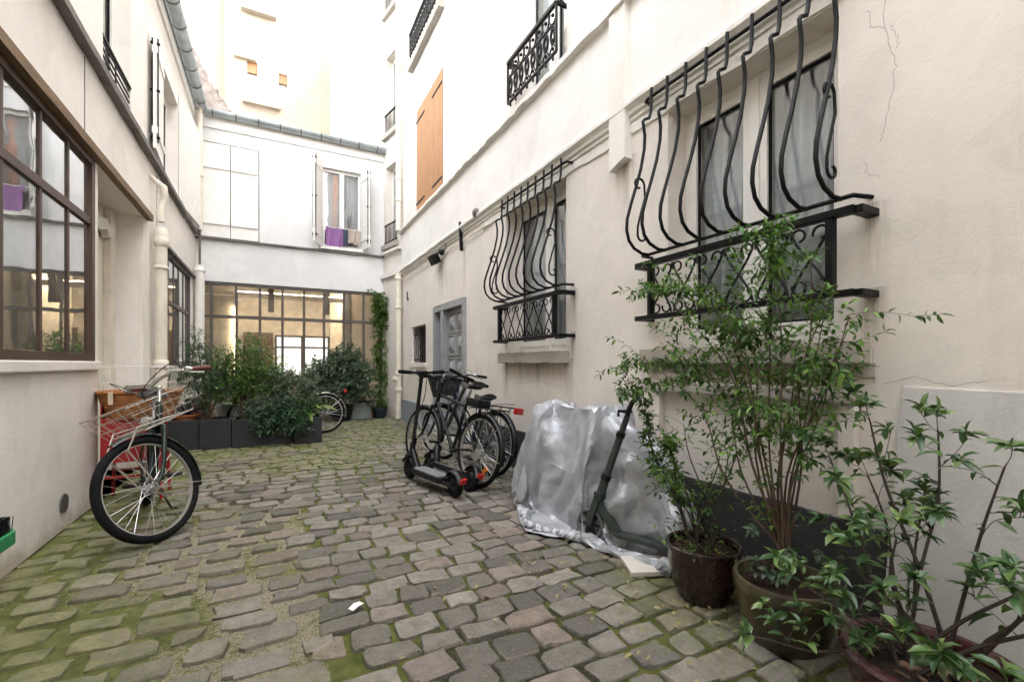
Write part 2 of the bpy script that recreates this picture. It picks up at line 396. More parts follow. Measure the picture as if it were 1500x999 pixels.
# blind recess under the big window
m = MB(); m.box((XR-.05,1.17,.44),(XR,1.10,.97)).box((XR-.05,2.27,.44),(XR,2.34,.97)); m.build('panel_surround', CREAM, RB, bevel=.008); MB().box((XR-.075,1.10,.965),(XR,2.34,1.035)).build('panel_head', STONESILL, RB, bevel=.012)
MB().box((XR-.012,1.04,1.09),(XR,2.44,1.155)).build('stucco_patch', STONESILL, RB)

def casement(b, y0, y1, z0, z1, x, mull, parent, curtain=GREYCURT, dirx=1, gl=GLASS, fr=WHITE):
    """white window: fixed frame, two leaves, each with a dark rubber line; panes are sub-parts"""
    m = MB(); d = .06*dirx
    m.box((x,y0,z0),(x+d,y0+.055,z1)).box((x,y1-.055,z0),(x+d,y1,z1)).box((x,y0+.055,z1-.06),(x+d,y1-.055,z1)).box((x,y0+.055,z0),(x+d,y1-.055,z0+.07))
    m.box((x-.02*dirx,mull-.03,z0+.03),(x+d*.9,mull+.03,z1-.03))
    for a, c in ((y0+.055, mull-.03), (mull+.03, y1-.055)):
        e = x-.012*dirx
        m.box((e,a,z0+.07),(x+d*.8,a+.045,z1-.06)).box((e,c-.045,z0+.07),(x+d*.8,c,z1-.06)).box((e,a+.045,z1-.11),(x+d*.8,c-.045,z1-.06)).box((e,a+.045,z0+.07),(x+d*.8,c-.045,z0+.13))
    f = m.build('window', fr, parent, bevel=.004)
    p = MB(); q = MB()
    for a, c in ((y0+.1, mull-.075), (mull+.075, y1-.1)):
        p.box((x+.02*dirx,a,z0+.13),(x+.024*dirx,c,z1-.11))
        t = .012
        for (A, B) in (((a,z0+.13),(a+t,z1-.11)), ((c-t,z0+.13),(c,z1-.11)), ((a,z1-.11-t),(c,z1-.11)), ((a,z0+.13),(c,z0+.13+t))):
            q.box((x+.004*dirx,A[0],A[1]),(x+.019*dirx,B[0],B[1]))
    p.build('pane', gl, f); q.build('seal', RUBBER, f)
    if curtain:
        m = MB(); ny = 90; vs = []
        for i in range(ny+1):
            y = y0+.06+(y1-y0-.12)*i/ny; xx = x+dirx*(.12+.02*math.sin(i*.9)+.012*math.sin(i*.37))
            vs += [(xx,y,z0-.05),(xx+.004*math.sin(i),y,z1)]
        m.add(vs, [(2*i,2*i+2,2*i+3,2*i+1) for i in range(ny)]); m.build('curtain', curtain, f, True, solid=.003)
    return f
casement(0, W1[0], W1[1], W1[2], W1[3], XR+.17, 1.72, RB)
casement(0, W2[0], W2[1], W2[2], W2[3], XR+.17, 3.98, RB)
casement(0, BW[0], BW[1], BW[2], BW[3], XR+.2, 3.93, RB)
casement(0, UW[0], UW[1], UW[2], UW[3], XR+.2, 7.7, RB)
casement(0, 2.0, 3.1, 7.0, 9.2, XR+.2, 2.55, RB)
def sill(y0, y1, z, h, out, mat, parent, amp=.006):
    return strip(XR+.17, XR-out, z-h, z, rough_line(y0, y1, .1, amp, int(y0*100)), .004, 3).build('sill', mat, parent, bevel=.004)
sill(1.06, 2.42, 1.25, .10, .09, STONESILL, RB); sill(3.40, 4.70, 1.27, .11, .09, STONESILL, RB)
MB().box((XR-.03,1.2,1.252),(XR+.168,2.23,1.275)).build('sill_flashing', WHITE, RB)
sill(6.78, 8.62, 6.83, .12, .10, STONESILL, RB)
sill(3.38, 4.5, 3.915, .03, .02, OLDWHITE, RB)
sill(1.9, 3.2, 6.98, .12, .10, STONESILL, RB)

def basket_grille(y0, y1, zb, zm, zt, nb, parent, out=.14, bulge=.17, yo=0):
    """wrought iron: balcony band (lower), belly of bent bars (upper)"""
    xo = XR-out
    f = MB()
    for z, hh in ((zm, .035), (zb, .03)):
        f.bar((xo, y0, z), (xo, y1, z), .05, hh)
        for y in (y0, y1): f.bar((XR+.02, y, z), (xo, y, z), .05, hh)
    ins = .06; ya, yb = y0+.10, y1-.13
    for y in (ya, yb): f.bar((xo, y, zb), (xo, y, zm), .045, .03, (0,1,0))
    g = f.build('window_grille', IRON, parent, bevel=.004)
    # lyre-shaped scrolls in the band
    s = MB(); npan = max(3, round((yb-ya)/.2)); wd = (yb-ya)/npan; h = zm-zb
    for i in range(npan):
        c = ya+wd*(i+.5)
        for sg in (-1, 1):
            pts = []
            for t in np.linspace(0, 1, 16):      # S-curve from the foot of one side to the head of the other
                z = zb+.02+t*(h-.05); y = c+sg*wd*.46*math.cos(t*math.pi*1.0)*(1-.15*math.sin(t*math.pi))
                pts.append((xo+.004*sg, y, z))
            s.tube(pts, .0065, 6)
            for (zc, q) in ((zm-.065, 1), (zb+.055, -1)):
                yc = c+sg*wd*.26*q*(-1 if q > 0 else -1)
                s.tube([(xo+.004*sg, yc+.036*math.cos(a)*(1-a*.07), zc+q*.036*math.sin(a)*(1-a*.07)) for a in np.linspace(-.3, 4.6, 16)], .006, 6)
    s.build('scrollwork', IRON, g, True)
    r = MB(); r.tube([(XR+.02,y1,zt-.055),(XR-.07,y1-.01,zt-.055),(XR-.08,y1-.04,zt-.055)]+[(XR-.08,y,zt-.055) for y in np.linspace(y1-.06,y0+.06,6)]+[(XR-.08,y0+.04,zt-.055),(XR-.07,y0+.01,zt-.055),(XR+.02,y0,zt-.055)], .012, 8); r.build('rail', IRON, g, True); r = MB()
    zl = zm+.075; xb = XR-.10
    r.tube([(XR+.02,y1,zl),(xb,y1-.01,zl),(xb,y1-.05,zl-.0)]+[(xb,y,zl) for y in np.linspace(y1-.08,y0+.08,6)]+[(xb,y0+.03,zl),(XR+.02,y0,zl)], .011, 8)
    r.build('rail', IRON, g, True)
    H = zt-zl
    for i in range(nb):
        y = y0+.075+(y1-y0-.15)*i/(nb-1)
        key = [(-.085,1.0),(-.087,.93),(-.09,.86),(-.105,.815),(-.150,.795),(-.163,.78),(-.155,.75),(-.145,.70),(-.15,.62),(-.18,.50),(-.225,.38),(-.27,.27),(-.30,.185),(-.305,.12),(-.285,.06),(-.24,.02),(-.17,-.004),(-.105,-.004)]
        k2 = [(a*bulge/.17 if a < -.1 else a, b) for a, b in key]
        MB().tube([(XR+a, y+.004*math.sin(i*2.1), zl+b*H) for a, b in k2], .0105, 8).build('bar', IRON, g, True)
    sc = MB()
    for yy in (y0+.08, y1-.08):
        x0 = XR-.20*bulge/.17; zz = zl+.21*H
        pts = [(x0+.05*math.cos(a)*(1-a/9), yy, zz+.19*H+.05*math.sin(a)*(1-a/9)) for a in np.linspace(5.2, 0.2, 14)]
        pts += [(x0+.055, yy, zz+.12*H), (x0+.02, yy, zz+.03*H), (x0-.01, yy, zz-.06*H), (x0-.01, yy, zz-.11*H)]
        pts += [(x0+.03+.04*math.cos(a)*(1-(a-3.14)/9), yy, zz-.11*H+.04*math.sin(a)*(1-(a-3.14)/9)) for a in np.linspace(3.14, 7.6, 12)]
        sc.tube(pts, .0075, 6)
    sc.build('scroll', IRON, g, True)
    return g
basket_grille(1.05, 2.385, 1.46, 1.82, 3.03, 9, RB)
basket_grille(3.33, 4.67, 1.40, 1.78, 2.99, 9, RB)
# small barred window and two-leaf door
m = MB(); ys = np.linspace(SW[0]+.07, SW[1]-.07, 7)
for z in (SW[2]+.06, SW[3]-.16): m.bar((XR+.05, SW[0], z), (XR+.05, SW[1], z), .012, .02)
for i, y in enumerate(ys): m.tube([(XR+.045+.006*math.sin(t*3+i), y+.006*math.sin(t*5+i), z) for t, z in enumerate(np.linspace(SW[2]-.0, SW[3]-.02, 8))], .009, 6)
m.build('window_grille', IRON, RB, True)
f = MB().box((XR+.16,SW[0],SW[2]),(XR+.2,SW[1],SW[3])).build('window', BLACK, RB)
m = MB().box((XR-.02,SW[0]-.06,SW[2]-.08),(XR+.01,SW[1]+.06,SW[2]-.005)); m.build('sill', WHITEPL, RB, bevel=.004)
y0, y1, zt = DR[0], DR[1], DR[3]
m = MB().box((XR-.035,y0-.005,.0),(XR+.12,y0+.085,zt+.005)).box((XR-.035,y1-.085,0),(XR+.12,y1+.005,zt+.005)).box((XR-.035,y0+.085,zt-.09),(XR+.12,y1-.085,zt+.005))
dr = m.build('door', GREYDOOR, RB, bevel=.006)
for (a, b, ncol) in ((y0+.09, 6.79, 2), (6.81, y1-.09, 1)):
    lf = MB(); x = XR+.06
    lf.box((x,a,.02),(x+.045,b,zt-.1)); st = .08; cw = (b-a-st*(ncol+1))/ncol; rows = [(.22,.50),(.58,.86),(.94,1.22),(1.30,1.58),(1.64,1.90)]
    for c in range(ncol):
        ca = a+st+(cw+st)*c
        for (za, zb) in rows:
            t = .012
            lf.box((x-.02,ca-.02,za-.02),(x,ca,zb+.02)).box((x-.02,ca+cw,za-.02),(x,ca+cw+.02,zb+.02)).box((x-.02,ca,zb),(x,ca+cw,zb+.02)).box((x-.02,ca,za-.02),(x,ca+cw,za))
            cy_, cz = ca+cw/2, (za+zb)/2                                   # diamond-point panel
            lf.add([(x-.001,ca+.01,za+.01),(x-.001,ca+cw-.01,za+.01),(x-.001,ca+cw-.01,zb-.01),(x-.001,ca+.01,zb-.01),(x-.05,cy_,cz)], [(0,1,4),(1,2,4),(2,3,4),(3,0,4)])
    lf.build('door_leaf', GREYDOOR, dr)
MB().box((XR-.05,6.77,0.02),(XR+.058,6.83,zt-.1)).build('cover_strip', GREYDOOR, dr, bevel=.005)
MB().ball((XR-.045,6.72,1.02),.03).cyl((XR+.05,6.72,1.02),(XR-.04,6.72,1.02),.012).build('handle', BLACK, dr, True)
MB().box((XR-.06,DR[0]-.05,0),(XR+.1,DR[1]+.05,.03)).build('door_step', STONESILL, RB)
# wooden shutters on the first floor
for k, (a, b) in enumerate(((6.86, 7.575), (7.585, 8.30))):
    m = MB(); nb = 5; wv = (b-a)/nb
    for i in range(nb): m.box((XR-.012-.002*(i % 2), a+wv*i+.002, 3.9), (XR+.02, a+wv*(i+1)-.002, 5.80))
    s = m.build('shutter', SHUTWOOD, RB, bevel=.003)
    h = MB()
    for z in (4.08, 5.58):
        yy = (a, a+.5) if k == 0 else (b-.5, b)
        h.box((XR-.022,yy[0],z),(XR-.012,yy[1],z+.03))
    h.build('strap_hinge', IRON, s)
def railing(y0, y1, z0, z1, parent, ornate=True, xo=XR-.10):
    m = MB().bar((xo,y0,z1),(xo,y1,z1),.035,.03).bar((xo,y0,z0),(xo,y1,z0),.025,.02).bar((XR+.05,y0,z1),(xo,y0,z1),.03,.03).bar((XR+.05,y1,z1),(xo,y1,z1),.03,.03)
    m.bar((xo,y0,z0),(xo,y0,z1),.02,.02,(0,1,0)).bar((xo,y1,z0),(xo,y1,z1),.02,.02,(0,1,0))
    g = m.build('balcony_railing', IRON, parent)
    s = MB(); n = int((y1-y0)/.11); h = z1-z0
    m2 = z0+h*.62
    s.bar((xo,y0,m2),(xo,y1,m2),.02,.016)
    for i in range(n):
        c = y0+(y1-y0)*(i+.5)/n; wv = (y1-y0)/n*.5
        for sg in (-1, 1):
            s.tube([(xo, c+sg*wv*(.95-.9*t)*abs(math.cos(t*5)), z0+.02+t*(m2-z0-.03)) for t in np.linspace(0,1,9)], .008, 5)
            s.tube([(xo, c+sg*(.012+.03*math.sin(a)), z0+h*.2+.055*a) for a in np.linspace(0,3.1,7)], .008, 5)
            s.tube([(xo, c+sg*wv*(.1+.85*math.sin(a)), m2+.01+.16*h*(1-math.cos(a))) for a in np.linspace(0,2.2,7)], .009, 5)
        for z in (.12,.3,.5,.82): s.ball((xo,c,z0+h*z),.017,6)
        s.tube([(xo,c,z0),(xo,c,z0-.05)],.012,5)
    s.build('cast_ornament', IRON, g, True)
railing(3.46, 4.42, 3.98, 4.42, RB); railing(6.9, 8.45, 6.9, 7.3, RB); railing(2.02, 3.08, 7.05, 7.5, RB)
# far windows in the turning end wall
def E(u, d, z): return (XR+ux*u-(-uy)*d*1.0, 9.4+uy*u-ux*d, z)      # d > 0 goes into the wall
for (z0, z1) in ((3.74,5.45),(6.15,7.85),(8.8,10.4)):
    m = MB()
    def pb(u0,u1,d0,d1,a,b): m.prism([E(u0,d0,a),E(u1,d0,a),E(u1,d1,a),E(u0,d1,a)], (0,0,b-a))
    pb(.22,.28,.15,.2,z0,z1); pb(.74,.80,.15,.2,z0,z1); pb(.28,.74,.15,.2,z1-.06,z1); pb(.28,.74,.15,.2,z0,z0+.07); pb(.48,.54,.14,.2,z0+.07,z1-.06)
    f = m.build('window', WHITE, RB)
    m = MB(); pb(.28,.48,.17,.175,z0+.07,z1-.06); pb(.54,.74,.17,.175,z0+.07,z1-.06); m.build('pane', GLASS, f)
    m = MB(); pb(.15,.87,-.08,.14,z0-.1,z0-.002); m.build('sill', STONESILL, RB)
    m = MB()
    for i in range(9): u = .24+.54*i/8; m.bar(E(u,-.02,z0+.03), E(u,-.02,z0+.42), .012, .012, (0,1,0))
    m.bar(E(.2,-.02,z0+.43), E(.82,-.02,z0+.43), .03, .02).bar(E(.2,-.02,z0+.05), E(.82,-.02,z0+.05), .02, .02); m.build('balcony_railing', IRON, RB)
m = MB(); m.prism([E(.0,-.09,3.53),E(.93,-.09,3.53),E(.93,.0,3.53),E(.0,.0,3.53)], (0,0,.05)); m.prism([E(.0,-.07,3.02),E(.93,-.07,3.02),E(.93,0,3.02),E(0,0,3.02)], (0,0,.1)); m.build('ledge', OLDWHITE, RB)
# drainpipe at the far corner
def pipe(pts, r, mat, parent, collars, name='drainpipe', ax=(0,0,1)):
    p = MB().tube(pts, r, 16).build(name, mat, parent, True)
    c = MB()
    for (x, y, z, h) in collars: c.lathe([(r+.001,-h/2-.01),(r+.013,-h/2),(r+.016,0),(r+.013,h/2),(r+.001,h/2+.01)], (x,y,z), ax, 16)
    c.build('collar', mat, p, True); return p
px_, py_ = XR-.09, 9.36
pipe([(px_,py_,3.0),(px_,py_,.03)], .062, PIPE, RB, [(px_,py_,2.9,.06),(px_,py_,2.3,.04),(px_,py_,.95,.08),(px_,py_,.62,.08)])
MB().cyl((px_,py_,.80),(px_-.12,py_-.02,.86),.05,14).build('pipe_elbow', PIPE, RB, True)
pipe([(px_,py_,12.4),(px_,py_,3.88)], .055, PIPE, RB, [(px_,py_,4.5,.05),(px_,py_,4.95,.05),(px_,py_,7.3,.05)])
# peeled timber board, floodlight, iron cramps, house marks
strip(XR-.0, XR-.07, 2.66, 3.83, [(2.59,0.02),(2.68,0),(2.77,-.03)], .008, 21).build('timber_board', OLDWHITE, RB)
strip(XR-.0, XR-.095, 3.83, 4.05, [(2.55,0),(2.63,.0),(2.71,.0)], .004, 22).build('timber_board', OLDWHITE, RB)
fl = MB().obox((XR-.11,6.95,2.80),((0,1,0),(1,0,.5),(-.5,0,1)),(.10,.06,.075)).build('floodlight', IRON, RB, bevel=.01)
MB().tube([(XR,6.85,2.86),(XR-.05,6.8,2.9),(XR-.1,6.85,2.88)],.012).ball((XR-.07,6.72,2.87),.05,10).tube([(XR-.03,6.6,3.1),(XR-.04,6.62,2.95),(XR-.03,6.68,2.88)],.006,5).build('bracket', IRON, fl, True)
MB().bar((XR-.05,5.97,3.13),(XR-.05,5.93,2.72),.05,.012,(0,1,0)).bar((XR,5.97,3.1),(XR-.06,5.97,3.1),.03,.02).build('iron_cramp', IRON, RB)
MB().ball((XR-.06,5.40,3.09),.075,9,(.6,1,.8)).build('broken_moulding_hole', DARKBAND, RB)
MB().box((XR-.02,8.96,2.46),(XR,9.0,2.58)).box((XR-.03,8.9,2.40),(XR,8.94,2.46)).build('iron_bracket', STEEL, RB)
# hairline cracks (thin dark grooves of real depth)
def crack(pts, r=.0022, seed=1):
    q = random.Random(seed); P = []
    for (a, b) in zip(pts, pts[1:]):
        for t in np.linspace(0, 1, 7)[:-1]: P.append((XR-.0002, a[0]+(b[0]-a[0])*t+q.uniform(-.008,.008), a[1]+(b[1]-a[1])*t+q.uniform(-.006,.006)))
    return P, r
m = MB()
for pts in ([(1.02,2.95),(1.0,2.62),(.985,2.52),(.965,2.45),(.975,2.32),(1.0,2.19),(1.03,2.12)], [(1.0,2.62),(1.06,2.66),(1.07,2.75)], [(.985,2.62),(.955,2.55),(.96,2.49)], [(1.075,2.06),(1.08,2.02),(1.02,1.96)], [(5.36,2.8),(5.37,1.7),(5.36,.7)], [(2.3,1.29),(2.45,1.2),(2.7,1.24)], [(1.1,1.33),(1.05,1.2),(1.04,1.03)], [(1.0,1.06),(.9,1.1),(.8,1.06),(.66,1.09)], [(3.4,.92),(3.9,.97),(4.6,.93)]):
    P, r = crack(pts, .0024, len(m.v)+3); m.tube(P, r*.33, 4)
m.build('crack', DARKBAND, RB)

# ================================================================ LEFT BUILDING
LB = thing('studio_building', 'white two storey studio house with brown framed studio window and stack pipe', 'building', (XL, 4, 0), fixed=True)
LW = (1.2, 4.86, 1.17, 2.80); LN = (4.95, 6.45, 0.0, 2.80); L2 = (7.2, 9.72, 1.08, 2.70); U1 = (5.08, 5.95, 3.66, 5.2); U2 = (7.35, 8.55, 3.66, 5.1)
wall((XL,0,0), (0,1,0), (1,0,0), (-3.2, 10.3), (0, 5.82), [LW, LN, L2, U1, U2, (2.2,3.1,3.66,5.2)], .3).build('wall', WHITEPL, LB)
strip(XL, XL+.075, 3.53, 3.59, rough_line(-3.2, 10.2, .2, .006, 31), .008, 32).build('ledge', DARKBAND, LB)
strip(XL, XL+.06, 2.80, 2.87, rough_line(-3.2, 6.62, .2, .003, 33), .004, 34).build('head_beam', RUST, LB)
strip(XL, XL+.05, 2.70, 2.74, rough_line(7.1, 10.1, .2, .003, 35), .004, 36).build('head_beam', STEEL, LB)
MB().box((XL-5,-3.2,3.05),(XL-.3,10.3,3.2)).box((XL-5,-3.2,5.6),(XL-.3,10.3,5.7)).build('floor_slab', ROOM, LB)
MB().box((XL-4.6,-3.2,0),(XL-4.5,10.3,3.05)).box((XL-4.5,-3.2,0),(XL-.3,-3.1,3.05)).box((XL-4.5,6.6,0),(XL-.3,6.7,3.05)).box((XL-4.5,10.2,0),(XL-.3,10.3,3.05)).box((XL-4.6,-3.2,3.2),(XL-4.5,10.3,5.6)).build('inner_wall', ROOM, LB)
MB().box((XL-4.5,-3.1,.02),(XL-.3,10.2,.06)).build('inner_floor', FLOORW, LB)
MB().prism([(XL+.1,-3.2,5.86),(XL-5,-3.2,7.4),(XL-5,-3.2,7.48),(XL+.1,-3.2,5.92)], (0,13.5,0)).build('roof', ZINC, LB)
# eaves board and gutter
MB().box((XL,-3.2,5.66),(XL+.03,10.2,5.84)).build('eaves_board', WHITE, LB)
gp = [(.09*math.cos(a), .09*math.sin(a)) for a in np.linspace(math.pi, 2*math.pi, 10)]; gp += [(x*.93, y*.93) for x, y in gp[::-1]]
def gutter(a, b, parent, n):
    g = MB().sweep([a, b], gp, up=(0,0,1)).build('gutter', ZINC, parent, True)
    m = MB(); a, b = Vector(a), Vector(b); d = (b-a).normalized()
    ring = [(.095*math.cos(t), .095*math.sin(t)) for t in np.linspace(math.pi, 2*math.pi, 10)]; ring += [(x*.9, y*.9) for x, y in ring[::-1]]
    for i in range(n):
        c = a+(b-a)*((i+.5)/n); m.sweep([c-d*.012, c+d*.012], ring, up=(0,0,1))
    m.build('gutter_seam', DARKBAND, g, True); return g
gutter((XL+.12,-3.2,5.92), (XL+.12,10.12,5.92), LB, 26)
# studio window: heavy brown frame, mullions, mid rail
def studio(y0, y1, z0, z1, mulls, zr, x, mat, glz, parent, t=.05):
    m = MB().box((x-.03,y0,z0),(x+.03,y0+.06,z1)).box((x-.03,y1-.07,z0),(x+.03,y1,z1)).box((x-.03,y0+.06,z0),(x+.035,y1-.07,z0+.06)).box((x-.03,y0+.06,z1-.05),(x+.03,y1-.07,z1))
    for y in mulls: m.box((x-.004,y-t/2,z0+.06),(x+.014,y+t/2,z1-.05))
    m.box((x-.006,y0+.06,zr-.03),(x+.022,y1-.07,zr+.03))
    f = m.build('window', mat, parent, bevel=.003); ed = [y0+.06]+list(mulls)+[y1-.07]; p = MB()
    for a, b in zip(ed, ed[1:]):
        for c, d in ((z0+.06, zr-.035), (zr+.035, z1-.05)): p.box((x,a+t/2,c),(x+.004,b-t/2,d))
    p.build('pane', glz, f); return f
studio(*LW, [1.65,2.1,2.55,3.0,3.46,3.93,4.37], 2.29, XL-.022, BROWN, GLASSL, LB, .036)
studio(*L2, [7.55,7.95,8.35,8.75,9.15,9.45], 2.02, XL-.03, STEEL, GLASSL, LB, .035)
MB().box((XL-.3,-1,1.10),(XL+.03,4.93,1.17)).build('sill', WHITEPL, LB, bevel=.01)
MB().box((XL-.3,7.1,.99),(XL+.06,9.8,1.08)).build('sill', OLDWHITE, LB, bevel=.01)
# recessed side door painted with the wall
d = MB().box((XL-.34,4.95,0),(XL-.30,6.45,2.80)).box((XL-.3,5.62,.02),(XL-.26,5.70,2.72)).box((XL-.3,6.28,.02),(XL-.24,6.45,2.8)).build('door', PIPE, LB, bevel=.004)
strip(XL-.28, XL-.22, 2.5, 2.62, [(4.96+.1*i, .03*math.sin(i*1.9)) for i in range(15)], .02, 40).build('torn_lining', OLDWHITE, LB)
MB().cyl((XL+.005,4.24,.185),(XL+.012,4.24,.185),.065,16).build('air_vent', STEEL, LB, True)
# cast iron stack pipe with swan neck
q = (XL+.10, 6.80)
p = pipe([(q[0],q[1],2.72),(q[0],q[1],.1)], .062, PIPE, LB, [(*q,2.62,.12),(*q,2.30,.03),(*q,1.14,.09),(*q,.2,.1)])
MB().lathe([(.062,0),(.074,.02),(.076,.12),(.068,.14),(.06,.18)], (*q,2.6), seg=20).build('pipe_socket', PIPE, p, True)
MB().tube([(q[0],q[1],2.85),(q[0]-.01,q[1],2.95),(q[0]+.0,q[1]+.01,3.05),(q[0]+.03,q[1]+.03,3.16),(q[0]+.02,q[1],3.27),(q[0]-.05,q[1]-.04,3.32),(q[0]-.1,q[1]-.06,3.38)], [.04,.046,.034,.042,.044,.032,.015], 14).build('swan_neck', PIPE, p, True)
q2 = (XL+.10, 10.05)
pipe([(*q2,5.85),(*q2,3.6)], .045, PIPE, LB, [(*q2,4.6,.05)])
pipe([(*q2,2.95),(*q2,.05)], .075, WHITE, LB, [(*q2,2.86,.06),(*q2,1.2,.06)])
MB().tube([(*q2,3.6),(*q2,2.9)], .02, 8).build('cable', DARKBAND, LB, True)
# upper windows: white frames, shutters folded open, small railing
for (a, b, c, dd) in (U1, U2, (2.2,3.1,3.66,5.2)):
    casement(0, a, b, c, dd, XL-.14, (a+b)/2, LB, SHEER, -1)
def shut(p0, p1, z0, z1, parent, mat=WHITE, t=.03, rails=True):
    p0, p1 = Vector((*p0,0)), Vector((*p1,0)); d = (p1-p0).normalized(); n = Vector((-d.y, d.x, 0)); L = (p1-p0).length
    m = MB().obox((p0+p1)/2+Vector((0,0,(z0+z1)/2)), (d, n, (0,0,1)), (L/2, t/2, (z1-z0)/2)); s = m.build('shutter', mat, parent, bevel=.003)
    if rails:
        r = MB()
        for z in (z0+.22, z1-.22):
            for sg in (-1, 1): r.obox((p0+p1)/2+n*sg*(t/2+.006)+Vector((0,0,z)), (d, n, (0,0,1)), (L/2-.01, .006, .04))
        r.build('shutter_rail', mat, s)
        h = MB(); c = p0+d*L*.93
        for sg in (-1, 1): h.tube([c+n*sg*(t/2+.012)+Vector((0,0,z0+.08)), c+n*sg*(t/2+.012)+Vector((0,0,z1-.08))], .008, 6)
        for sg in (-1, 1):
            for z in (z0+.14, (z0+z1)/2, z1-.14): h.ball(c+n*sg*(t/2+.014)+Vector((0,0,z)), .02, 8)
        h.build('espagnolette', IRON, s, True)
    return s
shut((XL+.03,7.26), (XL+.07,6.62), 3.66, 5.04, LB)
shut((XL+.02,8.58), (XL+.11,9.92), 3.62, 5.3, LB, rails=False)
m = MB()
for z in (3.70, 3.76, 3.82, 3.88, 3.94): m.bar((XL-.015,5.07,z),(XL-.015,5.96,z),.012,.014)
m.bar((XL-.01,5.07,3.97),(XL-.01,5.96,3.97),.025,.02).bar((XL-.015,5.5,3.67),(XL-.015,5.5,3.97),.012,.012,(0,1,0))
m.build('balcony_railing', IRON, LB)
MB().box((XL,4.64,2.9),(XL+.004,4.648,3.52)).box((XL,7.10,2.8),(XL+.004,7.108,3.5)).build('panel_joint', DARKBAND, LB)
def sheer(y0, y1, x, z0, z1, sd):
    m = MB(); vs = []; k = 60
    for i in range(k+1):
        y = y0+(y1-y0)*i/k; vs += [(x+.03*math.sin(i*1.1+sd)+.015*math.sin(i*.43), y+.02*math.sin(i*.7)*.0, z0), (x+.02*math.sin(i*1.1+sd), y, z1)]
    m.add(vs, [(2*i,2*i+2,2*i+3,2*i+1) for i in range(k)]); return m.build('curtain', SHEER, LB, True, solid=.002)
for k, (y0, y1) in enumerate(((1.5,2.5),(2.75,3.55),(3.58,4.02),(4.15,4.45))): sheer(y0, y1, XL-.12, 1.18, 2.78, k)
MB().cyl((XL-.12,1.3,2.78),(XL-.12,4.8,2.78),.012,8).build('curtain_rod', BLACK, LB, True)
lamp = MB().ball((XL-2.6,3.6,1.5),.16,16).build('lamp', WARM, LB, True)
MB().cyl((XL-2.6,3.6,.06),(XL-2.6,3.6,1.36),.015,8).build('lamp_stand', BLACK, lamp, True)

# ================================================================ BACK BUILDING (glazed workshop with a flat above)
BB = thing('workshop_building', 'low white house across the end with a warmly lit glazed workshop and zinc gutter', 'building', (.45, YB, 0), fixed=True)
x0, x1 = XL+.001, 2.20
SHB = (-1.215, -.24, 3.55, 5.36); WB = (.92, 1.69, 3.62, 5.28)
wall((0,YB,0), (1,0,0), (0,-1,0), (x0, x1), (0, 5.82), [(x0+.06, x1-.05, .12, 2.72), WB, SHB], .28).build('wall', BACKPL, BB)
m = MB(); L = rough_line(x0, x1, .15, .005, 51)
for (a, j), (b, k) in zip(L, L[1:]): m.add([(a,YB,3.505+j),(b,YB,3.505+k),(b,YB-.07,3.505+k),(a,YB-.07,3.505+j),(a,YB,3.545),(b,YB,3.545),(b,YB-.07,3.535),(a,YB-.07,3.535)], [(0,1,2,3),(7,6,5,4),(3,2,6,7)])
m.build('ledge', DARKBAND, BB)
gutter((x0+.1, YB-.12, 5.90), (x1+.0, YB-.12, 5.86), BB, 9)
MB().box((x0,YB-.03,5.62),(x1,YB,5.82)).build('eaves_board', WHITE, BB)
MB().prism([(x0,YB-.1,5.84),(x0,YB+3.4,7.3),(x0,YB+3.4,7.38),(x0,YB-.1,5.92)], (x1-x0,0,0)).build('roof', ZINC, BB)
# glazed front
m = MB(); y = YB+.06; mx = [-1.045,-.635,-.23,.17,.57,.955,1.35,1.757]
m.box((x0+.06,y-.03,.12),(x0+.11,y+.05,2.72)).box((x1-.10,y-.03,.12),(x1-.05,y+.05,2.72)).box((x0+.11,y-.035,2.66),(x1-.10,y+.05,2.72)).box((x0+.11,y-.03,.12),(x1-.1,y+.05,.2))
for x in mx: m.box((x-.024,y-.02,.2),(x+.024,y+.04,2.66))
m.box((x0+.11,y-.032,2.03),(x1-.10,y+.045,2.09))
gw = m.build('glazed_front', STEEL, BB, bevel=.003); p = MB(); ed = [x0+.11]+mx+[x1-.10]
for a, b in zip(ed, ed[1:]):
    for c, d in ((.2,2.03),(2.09,2.66)): p.box((a+.01,y,c),(b-.01,y+.004,d))
p.build('pane', GLASSB, gw)
MB().box((x0+.06,YB-.08,.0),(x1-.05,YB+.2,.12)).build('threshold', STONESILL, BB, bevel=.01)
# workshop interior
y0, y1 = YB+.28, 15.2
wall((0,y1,0), (1,0,0), (0,-1,0), (XL-2.5, 5), (0.02, 3.3), [(.05,1.55,.75,2.0)], .12).build('inner_wall', ROOM, BB)
m = MB().box((XL-2.6,y0,0),(XL-2.5,y1,3.3)).box((4.0,y0,0),(4.1,y1,3.3)); m.build('inner_wall', ROOM, BB)
MB().box((-2.0,12.6,.04),(-.75,12.7,3.3)).box((1.62,12.2,.04),(1.74,13.0,3.0)).build('inner_wall', ROOM, BB)
MB().box((XL-2.6,y0,3.2),(4.1,y1+.1,3.32)).build('ceiling', ROOM, BB); MB().box((XL-2.6,y0,0),(4.1,y1,.04)).build('inner_floor', FLOORW, BB)
m = MB().box((-.75,14.95,.04),(.0,15.05,2.05)).box((1.6,14.95,.04),(2.6,15.05,2.05)).box((-.1,11.9,2.35),(.02,12.0,3.1)).box((1.1,11.9,2.35),(1.22,12.0,3.1)); m.build('wood_panel', ROOMDARK, BB, bevel=.004)
